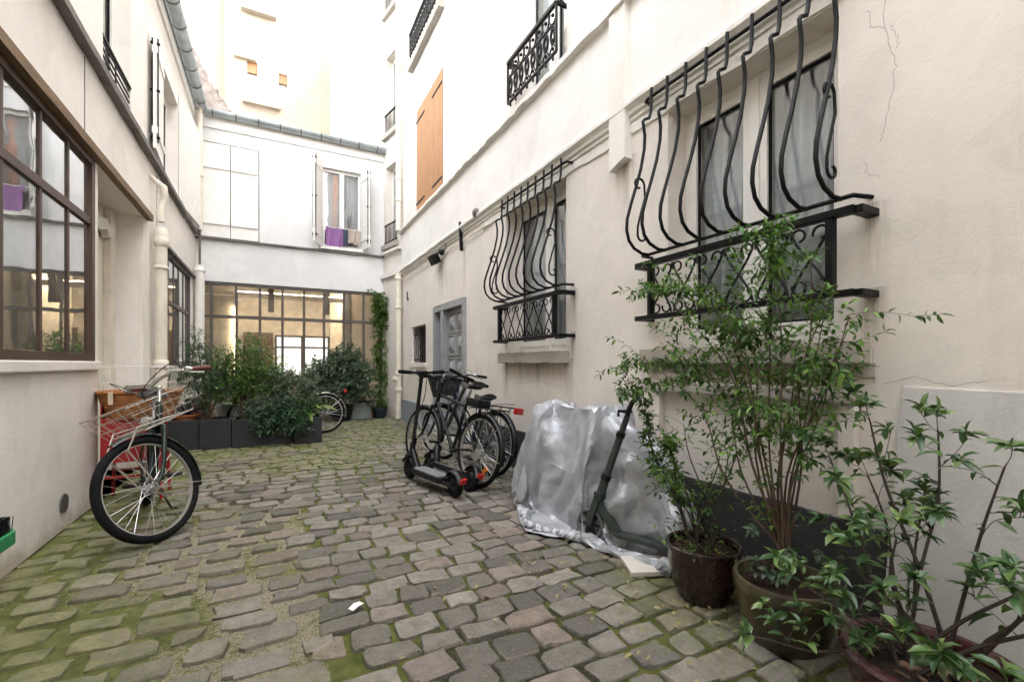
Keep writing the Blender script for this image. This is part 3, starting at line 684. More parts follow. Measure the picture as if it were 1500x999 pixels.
m = MB().box((.05,15.18,1.95),(1.55,15.24,2.0)).box((.05,15.18,.75),(1.55,15.24,.8)).box((.75,15.18,.8),(.81,15.24,1.95)).box((.05,15.18,1.62),(.75,15.23,1.67)).box((.81,15.18,1.62),(1.55,15.23,1.67)).box((.05,15.18,.8),(.1,15.24,1.95)).box((1.5,15.18,.8),(1.55,15.24,1.95)); m.build('window', BROWN, BB)
MB().box((-1.5,12.75,2.86),(3.4,12.82,2.9)).build('light_strip', emit('strip_light', (1.,.80,.55), 6), BB)
MB().box((-1.9,12.4,2.75),(3.6,12.74,2.84)).build('cove', ROOM, BB, bevel=.004)
for (x, y_) in ((-.80,12.55),(1.80,12.6)):
    MB().box((x-.012,y_-.02,.9),(x+.012,y_+.02,2.5)).build('light_strip', emit('wall_washer', (1.,.78,.5), 2.2), BB)
MB().box((.05,15.26,.8),(1.55,15.27,1.95)).build('glowing_pane', emit('daylight_glow', (.86,.93,1.), .10), BB)  # pane emits its own glow in place of daylight from behind
m = MB().box((-.3,11.4,.72),(1.3,12.0,.76))
for a, b in ((-.25,11.45),(1.25,11.45),(-.25,11.95),(1.25,11.95)): m.box((a-.025,b-.025,.04),(a+.025,b+.025,.72))
m.build('work_table', ROOMDARK, BB, bevel=.004)
MB().lathe([(.001,0),(.07,0),(.09,.1),(.06,.2),(.04,.22)], (.35,11.6,.76)).lathe([(.001,0),(.05,0),(.06,.12),(.02,.2)], (.05,11.7,.76)).build('vase', WHITE, BB, True)
# closed white shutters and window with open shutters upstairs
MB().box((-1.215,YB+.06,3.55),(-.24,YB+.09,5.36)).build('window', DARKBAND, BB)  # dark backing sheet, its colour stands in for shade in the shutter gaps
for a, b in ((-1.205,-.735),(-.722,-.256)):
    m = MB().box((a,YB-.006,3.562),(b,YB+.03,5.342)); s = m.build('shutter', WHITE, BB, bevel=.003)
    MB().box((a+.01,YB-.032,3.80),(b-.01,YB-.006,3.90)).box((a+.01,YB-.032,4.86),(b-.01,YB-.006,4.95)).build('shutter_rail', WHITE, s, bevel=.002)
m = MB().box((WB[0],YB+.08,WB[2]),(WB[0]+.05,YB+.14,WB[3])).box((WB[1]-.05,YB+.08,WB[2]),(WB[1],YB+.14,WB[3])).box((WB[0]+.05,YB+.08,WB[3]-.06),(WB[1]-.05,YB+.14,WB[3])).box((WB[0]+.05,YB+.08,WB[2]),(WB[1]-.05,YB+.14,WB[2]+.07)).box((1.265,YB+.07,WB[2]+.07),(1.355,YB+.14,WB[3]-.06))
f = m.build('window', WHITE, BB, bevel=.004)
MB().box((WB[0]+.05,YB+.11,WB[2]+.07),(1.265,YB+.114,WB[3]-.06)).box((1.355,YB+.11,WB[2]+.07),(WB[1]-.05,YB+.114,WB[3]-.06)).build('pane', GLASS, f)
m = MB(); vs = []
for i in range(80):
    x = WB[0]+.03+.72*i/79; yy = YB+.2+.025*math.sin(i*.8)+.012*math.sin(i*2.1); vs += [(x,yy,WB[2]),(x,yy,WB[3])]
m.add(vs, [(2*i,2*i+2,2*i+3,2*i+1) for i in range(79)]); m.build('curtain', cloth('mauve_grey_curtain', (.30,.29,.32), .15), f, True, solid=.003)
m = MB(); vs = []
for i in range(14):
    x = 1.12+.1*i/13; yy = YB+.165+.008*math.sin(i*1.3); vs += [(x,yy,WB[2]+.3),(x+.03,yy,WB[3]-.05)]
m.add(vs, [(2*i,2*i+2,2*i+3,2*i+1) for i in range(13)]); m.build('orange_curtain', cloth('orange_cloth', (.55,.20,.12), .15), f, True, solid=.003)
shut((.90,YB-.02), (.72,YB-.45), 3.60, 5.42, BB); shut((1.71,YB-.02), (1.80,YB-.42), 3.60, 5.32, BB)
MB().box((WB[0]-.08,YB-.09,3.55),(WB[1]+.08,YB+.07,3.615)).build('sill', OLDWHITE, BB, bevel=.004)
MB().box((x0,YB+.3,3.3),(x1,YB+3.2,3.4)).box((x0,YB+3.2,3.3),(x1,YB+3.3,7)).build('floor_slab', ROOM, BB)

# ================================================================ FAR BUILDINGS, seen above the roofs
FB = thing('tenement_building', 'very tall pale sunlit tenement rising behind the low end house', 'building', (1, 17, 0), fixed=True)
FW = [(-.74,-.46,9.95,10.95), (.17,.42,9.75,10.80)]
wall((0,17,0), (1,0,0), (0,-1,0), (-1.35, 2.55), (0, 24), FW, .4).build('wall', FARPL, FB)
wall((2.55,17,0), (0,-1,0), (-1,0,0), (0, 1.6), (0, 24), [], .3).build('wall', FARPL, FB)
wall((0,15.4,0), (1,0,0), (0,-1,0), (2.85, 8), (0, 24), [], .3).build('wall', FARPL, FB)
wall((0,17.6,0), (1,0,0), (0,-1,0), (-4.5, -1.35), (0, 24), [], .3).build('wall', FARPL, FB)
for h in FW:
    f = MB().box((h[0],17.12,h[2]),(h[1],17.2,h[3])).build('window', WHITE, FB)
    MB().box((h[0]+.04,17.09,h[2]+(h[3]-h[2])*.55),(h[1]-.04,17.12,h[3]-.05)).build('pane', GLASS, f)
MB().box((-.86,16.85,9.55),(.22,16.999,9.75)).build('sill', STONESILL, FB); MB().box((-.9,16.8,12.5),(.1,16.999,12.66)).build('cornice', STONESILL, FB); MB().box((-.74,17.05,10.6),(-.46,17.1,10.95)).box((.17,17.05,10.5),(.42,17.1,10.8)).build('window_blind', SHUTWOOD, FB)
MB().box((-1.10,16.9,10.96),(-.5,16.999,11.05)).build('cornice', FARPL, FB)
pipe([(2.3,16.88,24),(2.3,16.88,6)], .05, DARKBAND, FB, [(2.3,16.88,10,.1)])
pipe([(2.2,16.88,24),(2.16,16.88,16.6)], .09, OLDWHITE, FB, [(2.18,16.88,17,.1)])
RUB = Mt('rubble_stone'); v = RUB.n('TexVoronoi'); v.inputs['Scale'].default_value = 5.5; RUB.l(RUB.vec, v.inputs['Vector'])
c = RUB.ramp(RUB.noise(7, 5), (.3, (.16,.13,.115)), (.55, (.26,.22,.195)), (.75, (.34,.30,.27))); RUB.col(RUB.mix(RUB.ramp(v.outputs['Distance'], (.0, 0.), (.5, .35)), c, (.24,.2,.18)))
RUB.bump(v.outputs['Distance'], .8, .06); RUB.bump(RUB.noise(20, 4), .5, .02); RUB.p.inputs['Roughness'].default_value = .95
r = random.Random(3); top = [(-5.2, 17.0), (-3.2, 11.8), (-2.4, 10.0), (-1.93, 9.05), (-1.55, 8.05), (-1.30, 7.5), (-.97, 7.12), (-.84, 6.8), (-.86, 5.9), (-5.2, 5.9)]
pl = []
for a, b in zip(top, top[1:]+top[:1]):
    for t in np.linspace(0, 1, 7)[:-1]: pl.append((a[0]+(b[0]-a[0])*t+r.uniform(-.05,.05), 12.2, a[1]+(b[1]-a[1])*t+r.uniform(-.05,.05)))
tag(MB().prism(pl, (0,.35,0)).build('rubble_gable', RUB.m, None), 'rough rubble stone gable wall with sloping top showing above the gutters', 'wall')
# unseen house added behind the viewer to enclose and shade the near end
NB = thing('unseen_house', 'plain cream house out of view, added to shade the near end of the yard', 'building', (.5, -3.3, 0), fixed=True)
wall((0,-3.25,0), (1,0,0), (0,1,0), (XL, XR), (0, 6.5), [(-.6,.5,0,2.3),(1.0,1.9,1.1,2.5),(-.5,.4,4,5.6),(1.1,2,4,5.6)], .3).build('wall', CREAM, NB)
MB().box((-.6,-3.5,0),(.5,-3.45,2.3)).build('door', GREYDOOR, NB)
for (a, b, c, d) in ((1.0,1.9,1.1,2.5),(-.5,.4,4,5.6),(1.1,2,4,5.6)):
    f = MB().box((a,-3.48,c),(b,-3.44,d)).build('window', WHITE, NB); MB().box((a+.06,-3.439,c+.06),(b-.06,-3.435,d-.06)).build('pane', BLACK, f)
# ================================================================ GROUND
def moss_at(x, y):
    n = fbm(x*1.3+5, y*1.3+2, 4); n2 = fbm(x*5+1, y*5+7, 3)
    left = np.clip((1.15-x)/2.0, 0, 1)
    far = np.clip((y-4.2)/3.5, 0, 1)*.62
    pots = np.clip((x-1.25)/.5, 0, 1)*np.clip((2.6-y)/.8, 0, 1)*.55
    lw = np.clip((-.55-x)/.6, 0, 1)*.35
    b = np.maximum(np.maximum(left*.46, far), pots)+lw
    patch = np.exp(-(((x-.55)/.55)**2+((y-5.75)/.75)**2))*.75+np.exp(-(((x-.3)/.8)**2+((y-6.95)/.22)**2))*.6
    return np.clip(b+.20+patch+(n-.5)*1.1+(n2-.5)*.45, 0, 1)
def height(x, y):       # gentle unevenness of the yard, the same under stones and joints
    return (fbm(x*.9+3, y*.9, 2)-.5)*.022*np.clip((2.3-x)*3, 0, 1)*np.clip((x+1.2)*3, 0, 1)
GM = Mt('moss_and_mortar_joints')
ms = GM.attr('moss'); fn = GM.noise(42, 9, .82); f2 = GM.noise(9, 5)
mort = GM.mix(GM.ramp(GM.noise(120, 3), (.35, 0.), (.65, 1.)), (.17, .15, .10), (.40, .37, .27))
dark = GM.mix(GM.ramp(fn, (.4, 0.), (.7, 1.)), (.035, .032, .02), (.10, .09, .06))
lf = GM.attr('left'); base = GM.mix(lf, dark, mort)
mcol = GM.mix(GM.ramp(f2, (.35, 0.), (.65, 1.)), (.085, .11, .022), (.225, .23, .075))
mcol = GM.mix(GM.ramp(fn, (.35, .0), (.7, .7)), mcol, (.05, .065, .01))
mm = GM.math('ADD', ms, GM.math('MULTIPLY', GM.math('SUBTRACT', fn, .5), 2.0))
GM.col(GM.mix(GM.ramp(mm, (.40, 0.), (.62, .92)), base, mcol)); GM.p.inputs['Roughness'].default_value = .95; GM.p.inputs['Specular IOR Level'].default_value = .15
GM.bump(fn, .9, .02); GM.bump(GM.noise(240, 3), .6, .005)
SM = Mt('granite_setts')
r = SM.island(); t = SM.ramp(r, (0., (0.089,0.082,0.070)), (.2, (0.137,0.126,0.108)), (.45, (0.199,0.184,0.158)), (.7, (0.262,0.242,0.210)), (.88, (0.247,0.194,0.163)), (.94, (0.179,0.142,0.121)), (1., (0.326,0.304,0.268)))
blot = SM.noise(14, 6, .65); t = SM.mix(SM.ramp(blot, (.35, .0), (.7, .6)), t, (.075, .07, .055))
sp = SM.noise(150, 4, .7); t = SM.mix(SM.ramp(sp, (.52, 0.), (.68, .40)), t, (.36, .335, .29)); t = SM.mix(SM.ramp(sp, (.30, .5), (.42, 0.)), t, (.05, .048, .045))
ms = SM.attr('moss'); fn = SM.noise(26, 9, .82)
mm = SM.math('ADD', ms, SM.math('MULTIPLY', SM.math('SUBTRACT', fn, .5), 2.2))
mc = SM.mix(SM.ramp(SM.noise(11, 4), (.35, 0.), (.65, 1.)), (.095, .105, .03), (.20, .20, .085))
SM.col(SM.mix(SM.ramp(mm, (.38, 0.), (.84, .78)), t, mc))
SM.p.inputs['Roughness'].default_value = .78; SM.p.inputs['Specular IOR Level'].default_value = .35
SM.bump(SM.noise(22, 6, .62), .8, .022); SM.bump(sp, .7, .006); SM.bump(SM.noise(70, 3), .3, .006)
# the wide sheet everything stands on
me = bpy.data.meshes.new('ground'); G0 = 60
me.from_pydata([(-G0,-G0,-.06),(G0,-G0,-.06),(G0,G0,-.06),(-G0,G0,-.06)], [], [(0,1,2,3)])
structure(link('ground', me, stucco('earth', (.22, .19, .15))))
# joints: a fine relief sheet over the yard
xs = np.arange(-1.31, 2.40, .022); ys = np.concatenate([np.arange(-3.2, 5.2, .022), np.arange(5.2, 10.5, .04)])
X, Y = np.meshgrid(xs, ys); mo = moss_at(X, Y)
left = np.clip((.22-X)/.03, 0, 1)*np.clip((4.4-Y)/.4, 0, 1); left = np.maximum(left, np.clip((Y-4.4)/1.5, 0, 1)*.45*fbm(X*2, Y*2, 3)*1.6)
mo = np.clip(mo+.42*(X > .2)*(.4+1.2*fbm(X*2.2+9, Y*2.2, 3)), 0, 1)
Z = height(X, Y)-.016+.001*left+.007*mo*fbm(X*22, Y*22, 2)+.006*(fbm(X*30, Y*30, 2)-.5)
Z = np.minimum(Z, .010)
V = np.stack([X, Y, Z], -1).reshape(-1, 3); nx, ny = len(xs), len(ys)
idx = np.arange(nx*ny).reshape(ny, nx); F = np.stack([idx[:-1,:-1], idx[:-1,1:], idx[1:,1:], idx[1:,:-1]], -1).reshape(-1, 4)
structure(npmesh('yard_ground', V, F.tolist(), GM.m, attrs={'moss': mo.ravel(), 'left': left.ravel()}))
# setts: every stone its own rounded block
SV = []; SF = []; _N = 0
def stone(cx, cyy, lx, ly, rot, joint, wob):
    nb = 18; q = RNG
    a = np.linspace(0, 2*np.pi, nb, endpoint=False)+.12
    e = q.uniform(.20, .40); co, si = np.cos(a), np.sin(a)
    ox = np.sign(co)*np.abs(co)**e*(lx-joint)/2; oy = np.sign(si)*np.abs(si)**e*(ly-joint)/2
    k = 1+wob*(q.random(nb)-.5); k = (k+np.roll(k, 1))/2; ox *= k; oy *= k
    sh = q.uniform(-.12, .12); ox = ox+oy*sh
    c, s = math.cos(rot), math.sin(rot); X0, Y0 = ox*c-oy*s, ox*s+oy*c
    up = q.uniform(-.006, .006); tx, ty = q.uniform(-.035, .035, 2); dome = q.uniform(.002, .009)
    rings = [(1.03, -.05), (1.0, -.010), (.98, -.002), (.93, .001), (.7, .0), (.38, .0)]
    global _N; n0 = _N
    for (sc, dz) in rings:
        x, y = cx+X0*sc, cyy+Y0*sc
        z = dz+up+dome*(1-sc*sc)+tx*X0*sc+ty*Y0*sc+(fbm(x*22, y*22, 4)-.5)*.026*(1 if sc < .98 else .3)+height(np.array(cx+0*x), np.array(cyy+0*y))
        SV.append(np.stack([x, y, z], -1))
    SV.append(np.array([[cx, cyy, up+dome+float(height(np.array([cx]), np.array([cyy]))[0])]]))
    _N += len(rings)*nb+1
    for r in range(len(rings)-1):
        for i in range(nb):
            j = (i+1) % nb; SF.append((n0+r*nb+i, n0+r*nb+j, n0+(r+1)*nb+j, n0+(r+1)*nb+i))
    top = n0+(len(rings)-1)*nb
    for i in range(nb): SF.append((top+i, top+(i+1) % nb, n0+len(rings)*nb))
def field(xa, xb, ya, yb, dmin, dmax, lmin, lmax, jmin, jmax, wob, skew, drop=0):
    y = ya; row = 0
    while y < yb:
        d = RNG.uniform(dmin, dmax); x = xa-RNG.uniform(0, lmax*.8)
        while x < xb:
            l = RNG.uniform(lmin, lmax)
            cx, cyy = x+l/2, y+d/2+skew*(x-xa)+.03*math.sin(x*1.7+row*.05)
            if xa-.02 < cx < xb and RNG.random() > drop:
                stone(cx, cyy, l, d*RNG.uniform(.93, 1.0), RNG.normal(0, .035), RNG.uniform(jmin, jmax), wob); 
            x += l
        y += d; row += 1
field(.22, 2.36, -3.2, 4.6, .125, .165, .14, .235, .006, .020, .34, -.02)
field(-1.28, .20, -3.2, 4.5, .15, .20, .17, .28, .026, .060, .42, .06, .0)
field(-1.28, 2.36, 4.6, 10.2, .135, .17, .15, .25, .010, .034, .36, -.01, .015)
V = np.concatenate(SV); mo = moss_at(V[:,0], V[:,1])*np.where(V[:,0] < .2, 1., .8)
structure(npmesh('cobbled_pavement', V, SF, SM.m, attrs={'moss': mo}, sharp=30))
NROW, NCOL = 88, 70
TARP = [2194,1760,14,2189,1779,26,2193,1770,22,2193,1773,38,2203,1806,37,2212,1817,22,2215,1788,21,2216,1768,31,2202,1783,51,2184,1802,59,2166,1805,32,2160,1779,25,2158,1761,29,2156,1777,21,2154,1800,26,2150,1779,30,2151,1764,49,2160,1790,49,2179,1790,27,2209,1787,17,2242,1795,21,2274,1800,22,2302,1806,29,2298,1805,22,2269,1790,19,2239,1775,20,2210,1762,22,2179,1760,16,2148,1762,20,2139,1784,23,2109,1784,20,2079,1770,21,2047,1760,20,2014,1767,20,1982,1775,23,1952,1783,30,1941,1783,19,1964,1771,23,1940,1772,29,1909,1773,21,1876,1775,21,1845,1776,21,1835,1779,38,1860,1770,36,1884,1761,21,1870,1763,23,1852,1791,19,1843,1823,20,1842,1856,22,1852,1887,21,1871,1914,22,1885,1934,20,1871,1910,25,1858,1879,24,1847,1850,18,1853,1852,20,1875,1873,25,1866,1863,44,1853,1848,25,1842,1841,21,1854,1857,31,1881,1860,24,1857,1854,18,1857,1862,35,1876,1874,23,1849,1861,26,1842,1840,22,1866,1840,21,1874,1837,31,1849,1845,24,
32,1,2,29,11,-3,28,16,1,32,-3,0,28,-13,-7,31,1,2,31,5,0,28,15,3,25,21,-1,23,17,-13,29,0,-6,32,-3,-3,33,-1,-3,32,2,1,32,0,-2,32,-5,-4,31,-3,-5,31,-3,6,18,19,9,-1,20,1,-6,26,4,-8,29,6,-10,30,5,-15,29,-1,-15,29,1,-15,28,1,-14,26,2,-11,13,15,-10,1,10,6,-15,13,4,-18,18,2,1,19,3,22,18,8,29,8,10,29,8,9,29,-3,13,29,0,8,31,1,1,32,-2,1,32,-1,1,32,1,3,32,0,8,30,-4,6,28,-12,12,25,-2,19,23,9,29,11,-1,28,8,4,14,-4,18,25,-15,5,26,-19,0,27,-18,3,27,-14,7,25,-12,5,26,-13,5,23,-20,-2,21,-24,0,17,-27,-1,2,-29,13,6,-28,2,14,-27,10,-1,-31,2,12,-29,3,20,-25,6,11,-31,0,18,-26,1,7,-22,15,-1,-32,1,-5,-29,-7,-9,-30,-1,
31,9,2,29,11,-2,26,15,3,32,5,-1,29,-13,-6,30,-9,3,32,7,1,24,18,-1,21,21,-10,23,14,-16,31,0,-3,32,-1,-1,31,0,-2,33,2,1,32,-2,1,31,-5,-2,31,-1,-4,30,-5,-6,31,-5,3,16,-14,4,2,-10,16,0,1,21,-3,8,4,-7,7,4,-8,13,9,-8,18,9,-10,20,8,-11,24,7,-10,19,19,-2,4,24,6,14,13,10,26,9,12,29,4,10,27,7,10,30,-3,13,25,-7,16,29,0,2,30,5,3,32,-4,1,33,-1,1,32,1,1,32,-1,8,30,-8,10,30,-4,11,30,1,7,28,-3,8,5,0,10,-6,13,22,-10,20,23,-11,18,25,-15,7,25,-21,1,21,-18,11,15,-11,25,25,-8,13,25,-19,0,22,-23,0,15,-26,-9,16,-28,1,24,-19,1,18,-19,2,3,-29,7,21,-22,0,23,-21,1,6,-31,3,12,-28,-4,23,-19,11,6,-27,9,-4,-27,-1,2,-21,9,
24,13,10,29,11,1,32,9,-2,30,6,-12,30,-8,-4,25,-18,3,10,-14,-2,-2,-2,-9,-6,-5,-15,2,-5,3,22,0,9,31,0,4,32,0,-3,32,0,0,31,-4,5,32,-3,-3,31,0,-2,29,-6,-10,28,-16,-5,30,6,-3,19,-5,-9,15,-26,-2,12,-30,-2,2,-28,-3,3,-23,4,5,-15,18,6,-4,28,3,8,29,2,22,24,-4,32,3,12,24,-16,11,16,-21,8,8,-14,6,0,-12,4,-8,-7,4,-2,4,16,15,11,2,31,7,0,29,7,0,27,10,-1,20,10,1,10,14,-2,-3,-2,1,0,12,0,3,13,7,-7,-6,-5,-13,3,5,-23,8,22,-21,8,22,-19,9,22,-19,9,21,-24,0,20,-23,0,24,-15,15,17,-14,15,18,-20,10,20,-24,-2,13,-25,-12,22,-24,-2,29,-11,-2,29,-6,-10,29,-16,5,29,-12,0,23,-20,-5,14,-24,-1,22,-11,-1,29,-11,2,23,-8,0,13,2,1,16,11,7,
-18,10,11,-15,-3,6,-2,-5,20,14,0,20,27,-2,5,15,-27,-2,-8,-23,7,-17,-23,0,-21,-24,1,-19,-21,11,-7,-14,23,16,-2,25,32,1,5,23,-13,6,21,-16,14,30,-1,0,33,0,1,30,-10,-9,30,-5,-3,26,12,9,24,8,-12,11,-20,-22,4,-31,-3,-4,-30,-3,-8,-28,-9,-6,-28,-9,-2,-26,1,1,-24,11,-1,-19,7,-10,-18,-4,3,-16,-5,2,-22,-10,0,-26,-5,-2,-28,-3,0,-26,9,12,-16,18,15,-11,19,-1,-9,20,-1,-13,17,1,-17,6,9,-17,15,6,-19,21,-8,-25,18,-10,-27,11,-9,-27,16,11,-24,5,21,-26,3,23,-22,3,24,-21,-1,12,-25,-12,11,-26,-15,19,-26,2,17,-26,0,25,-22,2,15,-18,20,21,-16,17,12,-34,0,21,-19,-2,29,-7,5,29,-11,0,28,-11,-8,32,-7,5,30,-13,0,23,-17,-11,28,6,-3,30,10,0,32,-3,-5,25,17,-7,21,24,-3,26,19,1,
-26,16,9,-23,-7,4,-16,-18,-2,-21,-15,-11,-20,14,-3,-8,22,14,1,11,27,1,3,29,-3,-18,27,-10,-29,-4,-9,-23,-18,-12,3,-23,4,22,-6,25,13,6,27,-9,11,23,-2,4,30,3,-3,26,-2,-6,22,3,11,23,3,7,22,0,10,-8,8,15,-14,-5,20,-11,7,20,-6,18,0,-14,16,-14,-17,6,-23,-11,-15,-25,-4,-25,-10,1,-24,0,-5,-25,1,-3,-28,3,0,-26,5,6,-19,17,11,-9,22,13,-6,19,5,-24,13,1,-32,-1,6,-29,-11,8,-30,-6,9,-30,0,10,-26,6,-1,-19,18,-9,-25,7,-8,-26,-2,10,-19,13,29,6,-2,27,5,-13,24,-14,-6,14,-23,-10,10,-24,-7,13,-29,1,15,-27,-3,13,-27,-6,22,-11,8,24,13,4,12,25,0,9,24,7,29,8,7,30,-9,4,28,-14,-5,32,-3,2,27,0,6,9,18,11,-12,3,10,-22,-3,7,-2,20,9,15,24,4,24,7,5,21,-15,13,
-16,16,-10,2,12,-11,-3,3,-17,-24,3,-13,-27,10,6,-18,7,5,4,4,15,3,-13,12,4,-18,0,2,-10,-4,-6,1,-17,1,-7,-6,4,-12,0,18,-7,-4,22,12,-5,0,23,3,5,30,-12,-19,17,-4,-32,-2,0,-19,-24,-10,9,-30,2,25,-15,-15,-2,-18,-21,-6,-25,-10,-7,-29,0,-3,-23,-6,-8,-14,-18,-16,-1,-22,-19,1,-27,-26,16,-6,-18,23,4,-11,2,9,0,-4,15,7,8,8,6,8,-14,-4,-12,-23,0,-28,-17,-3,-31,-4,-3,-31,2,6,-28,-2,-1,-24,-14,-3,-9,-28,1,7,-30,-1,13,-24,1,20,-22,-1,29,-5,14,24,8,12,18,-4,12,25,-9,14,0,-2,3,-12,1,-3,-13,-3,1,-21,-9,-11,-25,-16,-22,-8,-21,-19,9,-12,-2,20,-1,9,10,5,23,21,-2,19,11,0,9,-8,2,16,6,0,11,15,0,3,-12,-14,6,-24,-10,4,-31,2,9,-28,-11,17,-26,-4,5,-33,-1,-1,-31,-7,
-26,-13,-11,-24,-23,-2,-28,-10,10,-29,13,2,-22,-17,9,-12,-26,-4,9,-15,-21,11,-3,-27,14,12,-23,14,24,1,0,30,0,-2,30,1,-3,31,1,1,32,-5,2,30,-6,9,28,8,-14,28,0,-18,25,0,-16,16,-6,-3,1,-1,0,1,0,11,1,-3,-1,14,-11,-1,6,-10,-1,-2,4,-3,-3,4,-2,-1,-3,-4,6,-8,-8,13,-19,-26,10,-16,-25,18,-3,-22,14,-10,-23,-2,-15,-17,-19,-11,-9,-24,-14,-5,-13,-10,-7,-11,-19,-4,-5,-19,1,-1,-4,2,3,-6,2,14,-12,2,15,-12,2,21,-13,5,29,-4,-1,28,-2,-6,28,-5,-5,32,5,-13,29,-1,-7,27,-16,-19,24,-7,-19,24,3,-26,13,8,-26,8,-6,-21,-3,-25,-16,-10,-23,-16,-9,-14,-21,1,-1,-2,1,-3,2,25,-12,-14,26,-4,-27,15,5,-26,19,4,-15,15,4,-6,-2,1,2,-3,9,2,0,0,-5,1,-7,-3,0,-3,-8,-5,-3,-12,-13,-19,
-3,-11,14,-19,-18,10,-29,-15,4,-20,-15,0,-10,-16,-13,-4,-7,-18,1,-3,-25,11,9,-17,18,24,-6,19,23,-2,6,31,7,-1,31,1,-3,30,-1,-4,33,-1,1,32,-4,5,31,-2,-14,23,12,-13,26,9,2,30,-8,9,31,-1,4,28,-9,-4,31,-2,-3,30,1,-3,29,1,-1,27,3,3,24,-2,3,27,0,3,28,0,2,28,-4,-10,20,-17,-26,16,0,-23,21,1,-24,16,-5,-2,10,0,11,13,-6,14,16,-5,2,23,-6,3,27,-14,7,30,-3,7,31,0,7,31,-1,7,31,2,2,31,2,6,31,0,-5,29,5,-12,28,7,-9,29,8,-5,31,2,-10,25,-14,-21,25,-1,-19,19,11,-28,7,17,-26,7,11,-24,17,-9,-20,15,-6,-26,12,3,-25,11,3,-15,23,14,-19,26,-4,-23,23,-1,-25,20,3,-25,19,3,-26,18,-6,-23,21,-2,-7,29,8,-2,28,-4,-14,30,3,-16,28,1,-14,25,0,-16,21,-10,
29,2,-1,26,0,-1,25,-5,3,15,17,12,6,19,-3,3,13,-1,7,11,8,23,16,-1,26,15,0,25,17,5,17,22,17,9,24,2,-7,31,0,-7,31,0,0,32,-4,-4,26,-14,-7,24,-11,-3,32,2,6,29,-11,9,29,0,4,29,-2,-3,28,0,-3,30,2,-4,31,4,-8,29,-3,-7,13,13,-2,6,17,0,10,8,5,20,7,12,31,-1,-11,24,-9,-21,22,2,-21,25,5,3,29,6,21,23,4,18,25,-1,6,31,0,8,31,-3,8,31,-3,5,32,1,7,30,-1,7,31,2,5,31,2,6,32,2,-7,29,6,-15,29,4,-11,31,4,-2,31,2,-19,26,-3,-17,26,4,-22,16,17,-32,9,1,-8,21,-8,-7,31,1,-12,29,2,-23,16,3,-25,7,19,-18,26,6,-22,24,-3,-24,23,0,-24,23,3,-21,22,3,-28,10,0,-24,23,0,-11,31,1,-4,30,-6,-16,26,0,-15,28,3,-15,28,3,-12,30,2,
31,0,3,30,0,1,31,8,-4,28,11,8,11,29,5,9,29,-5,3,30,3,20,20,4,27,13,10,28,14,10,23,17,14,5,28,10,-11,25,6,-11,27,9,-2,31,-2,-1,32,2,0,31,10,3,32,-1,9,31,2,7,29,3,1,22,19,1,2,31,0,4,29,1,9,31,0,7,31,1,6,30,-3,-2,31,-4,-2,32,-3,4,31,0,10,32,0,4,26,2,3,28,-2,28,17,-1,32,0,14,27,7,18,25,0,10,30,1,10,30,1,7,31,-3,6,31,1,9,31,-2,10,30,-2,7,31,1,1,30,4,-13,30,-2,-7,27,-12,-13,28,-3,-5,31,-3,-20,26,-2,-13,26,9,-28,14,1,-16,19,-16,0,29,-4,-1,33,2,2,31,-2,14,30,-1,-12,27,-12,-18,26,-3,-22,23,-2,-23,22,-1,-19,27,2,-13,28,-6,-7,30,-2,-17,28,0,-13,30,-1,-9,31,-1,-20,24,-3,-18,27,5,-17,27,3,-1,31,2,
29,-4,8,22,6,1,23,14,-11,29,12,-2,16,23,8,6,31,-1,6,30,-3,-1,21,5,15,19,-4,22,18,1,23,15,-7,0,16,-1,-9,15,8,-15,22,13,-16,25,-7,-3,30,5,-2,32,0,4,31,-5,8,29,5,-4,22,16,-11,15,23,-5,12,30,1,-5,31,1,-4,32,1,6,31,-2,11,30,-1,8,31,0,7,31,2,10,30,0,8,31,1,1,33,-2,6,31,6,19,26,2,22,16,5,26,16,11,27,5,11,28,0,8,31,2,8,30,-2,6,32,0,8,31,-2,9,29,-2,11,30,0,-9,29,9,-11,30,-4,-13,29,4,-16,27,6,-17,28,1,-18,23,5,-21,20,5,-17,17,-17,5,28,-10,3,31,3,0,31,2,-5,31,1,5,32,2,4,29,-12,-16,26,-5,-23,22,1,-23,24,-1,-16,29,0,-10,28,-5,-10,29,-2,-14,29,1,-13,30,0,-11,30,-1,-18,25,-5,-20,24,9,-18,26,-4,2,33,1,
26,8,-15,6,26,-8,-1,27,-7,19,16,-13,26,16,3,6,31,-1,-10,22,6,-17,21,9,-13,22,-10,9,22,-18,12,20,-10,14,17,-12,-1,26,-10,-17,26,-3,-22,22,-5,-7,30,-3,0,29,-13,1,28,1,-8,21,17,-23,10,17,-26,8,17,-17,15,23,-1,6,32,1,-6,32,2,2,33,0,6,31,-1,7,32,-1,7,32,0,8,32,-1,6,33,0,1,32,-3,11,30,9,16,27,11,10,29,-3,21,22,-9,19,18,4,25,6,12,30,1,7,31,-2,7,31,1,7,31,-1,9,31,0,16,26,2,-9,31,-2,-1,34,-5,-14,28,5,-16,28,5,-21,25,5,-20,20,14,-17,19,-12,9,26,-9,-1,28,10,-3,32,0,-3,31,1,-6,31,-1,-2,31,6,11,31,-1,-7,28,-6,-25,19,3,-21,25,0,-12,30,0,-9,29,-4,-9,29,0,-12,31,0,-12,30,0,-12,30,1,-15,27,-5,-22,22,6,-16,25,0,-7,31,1,
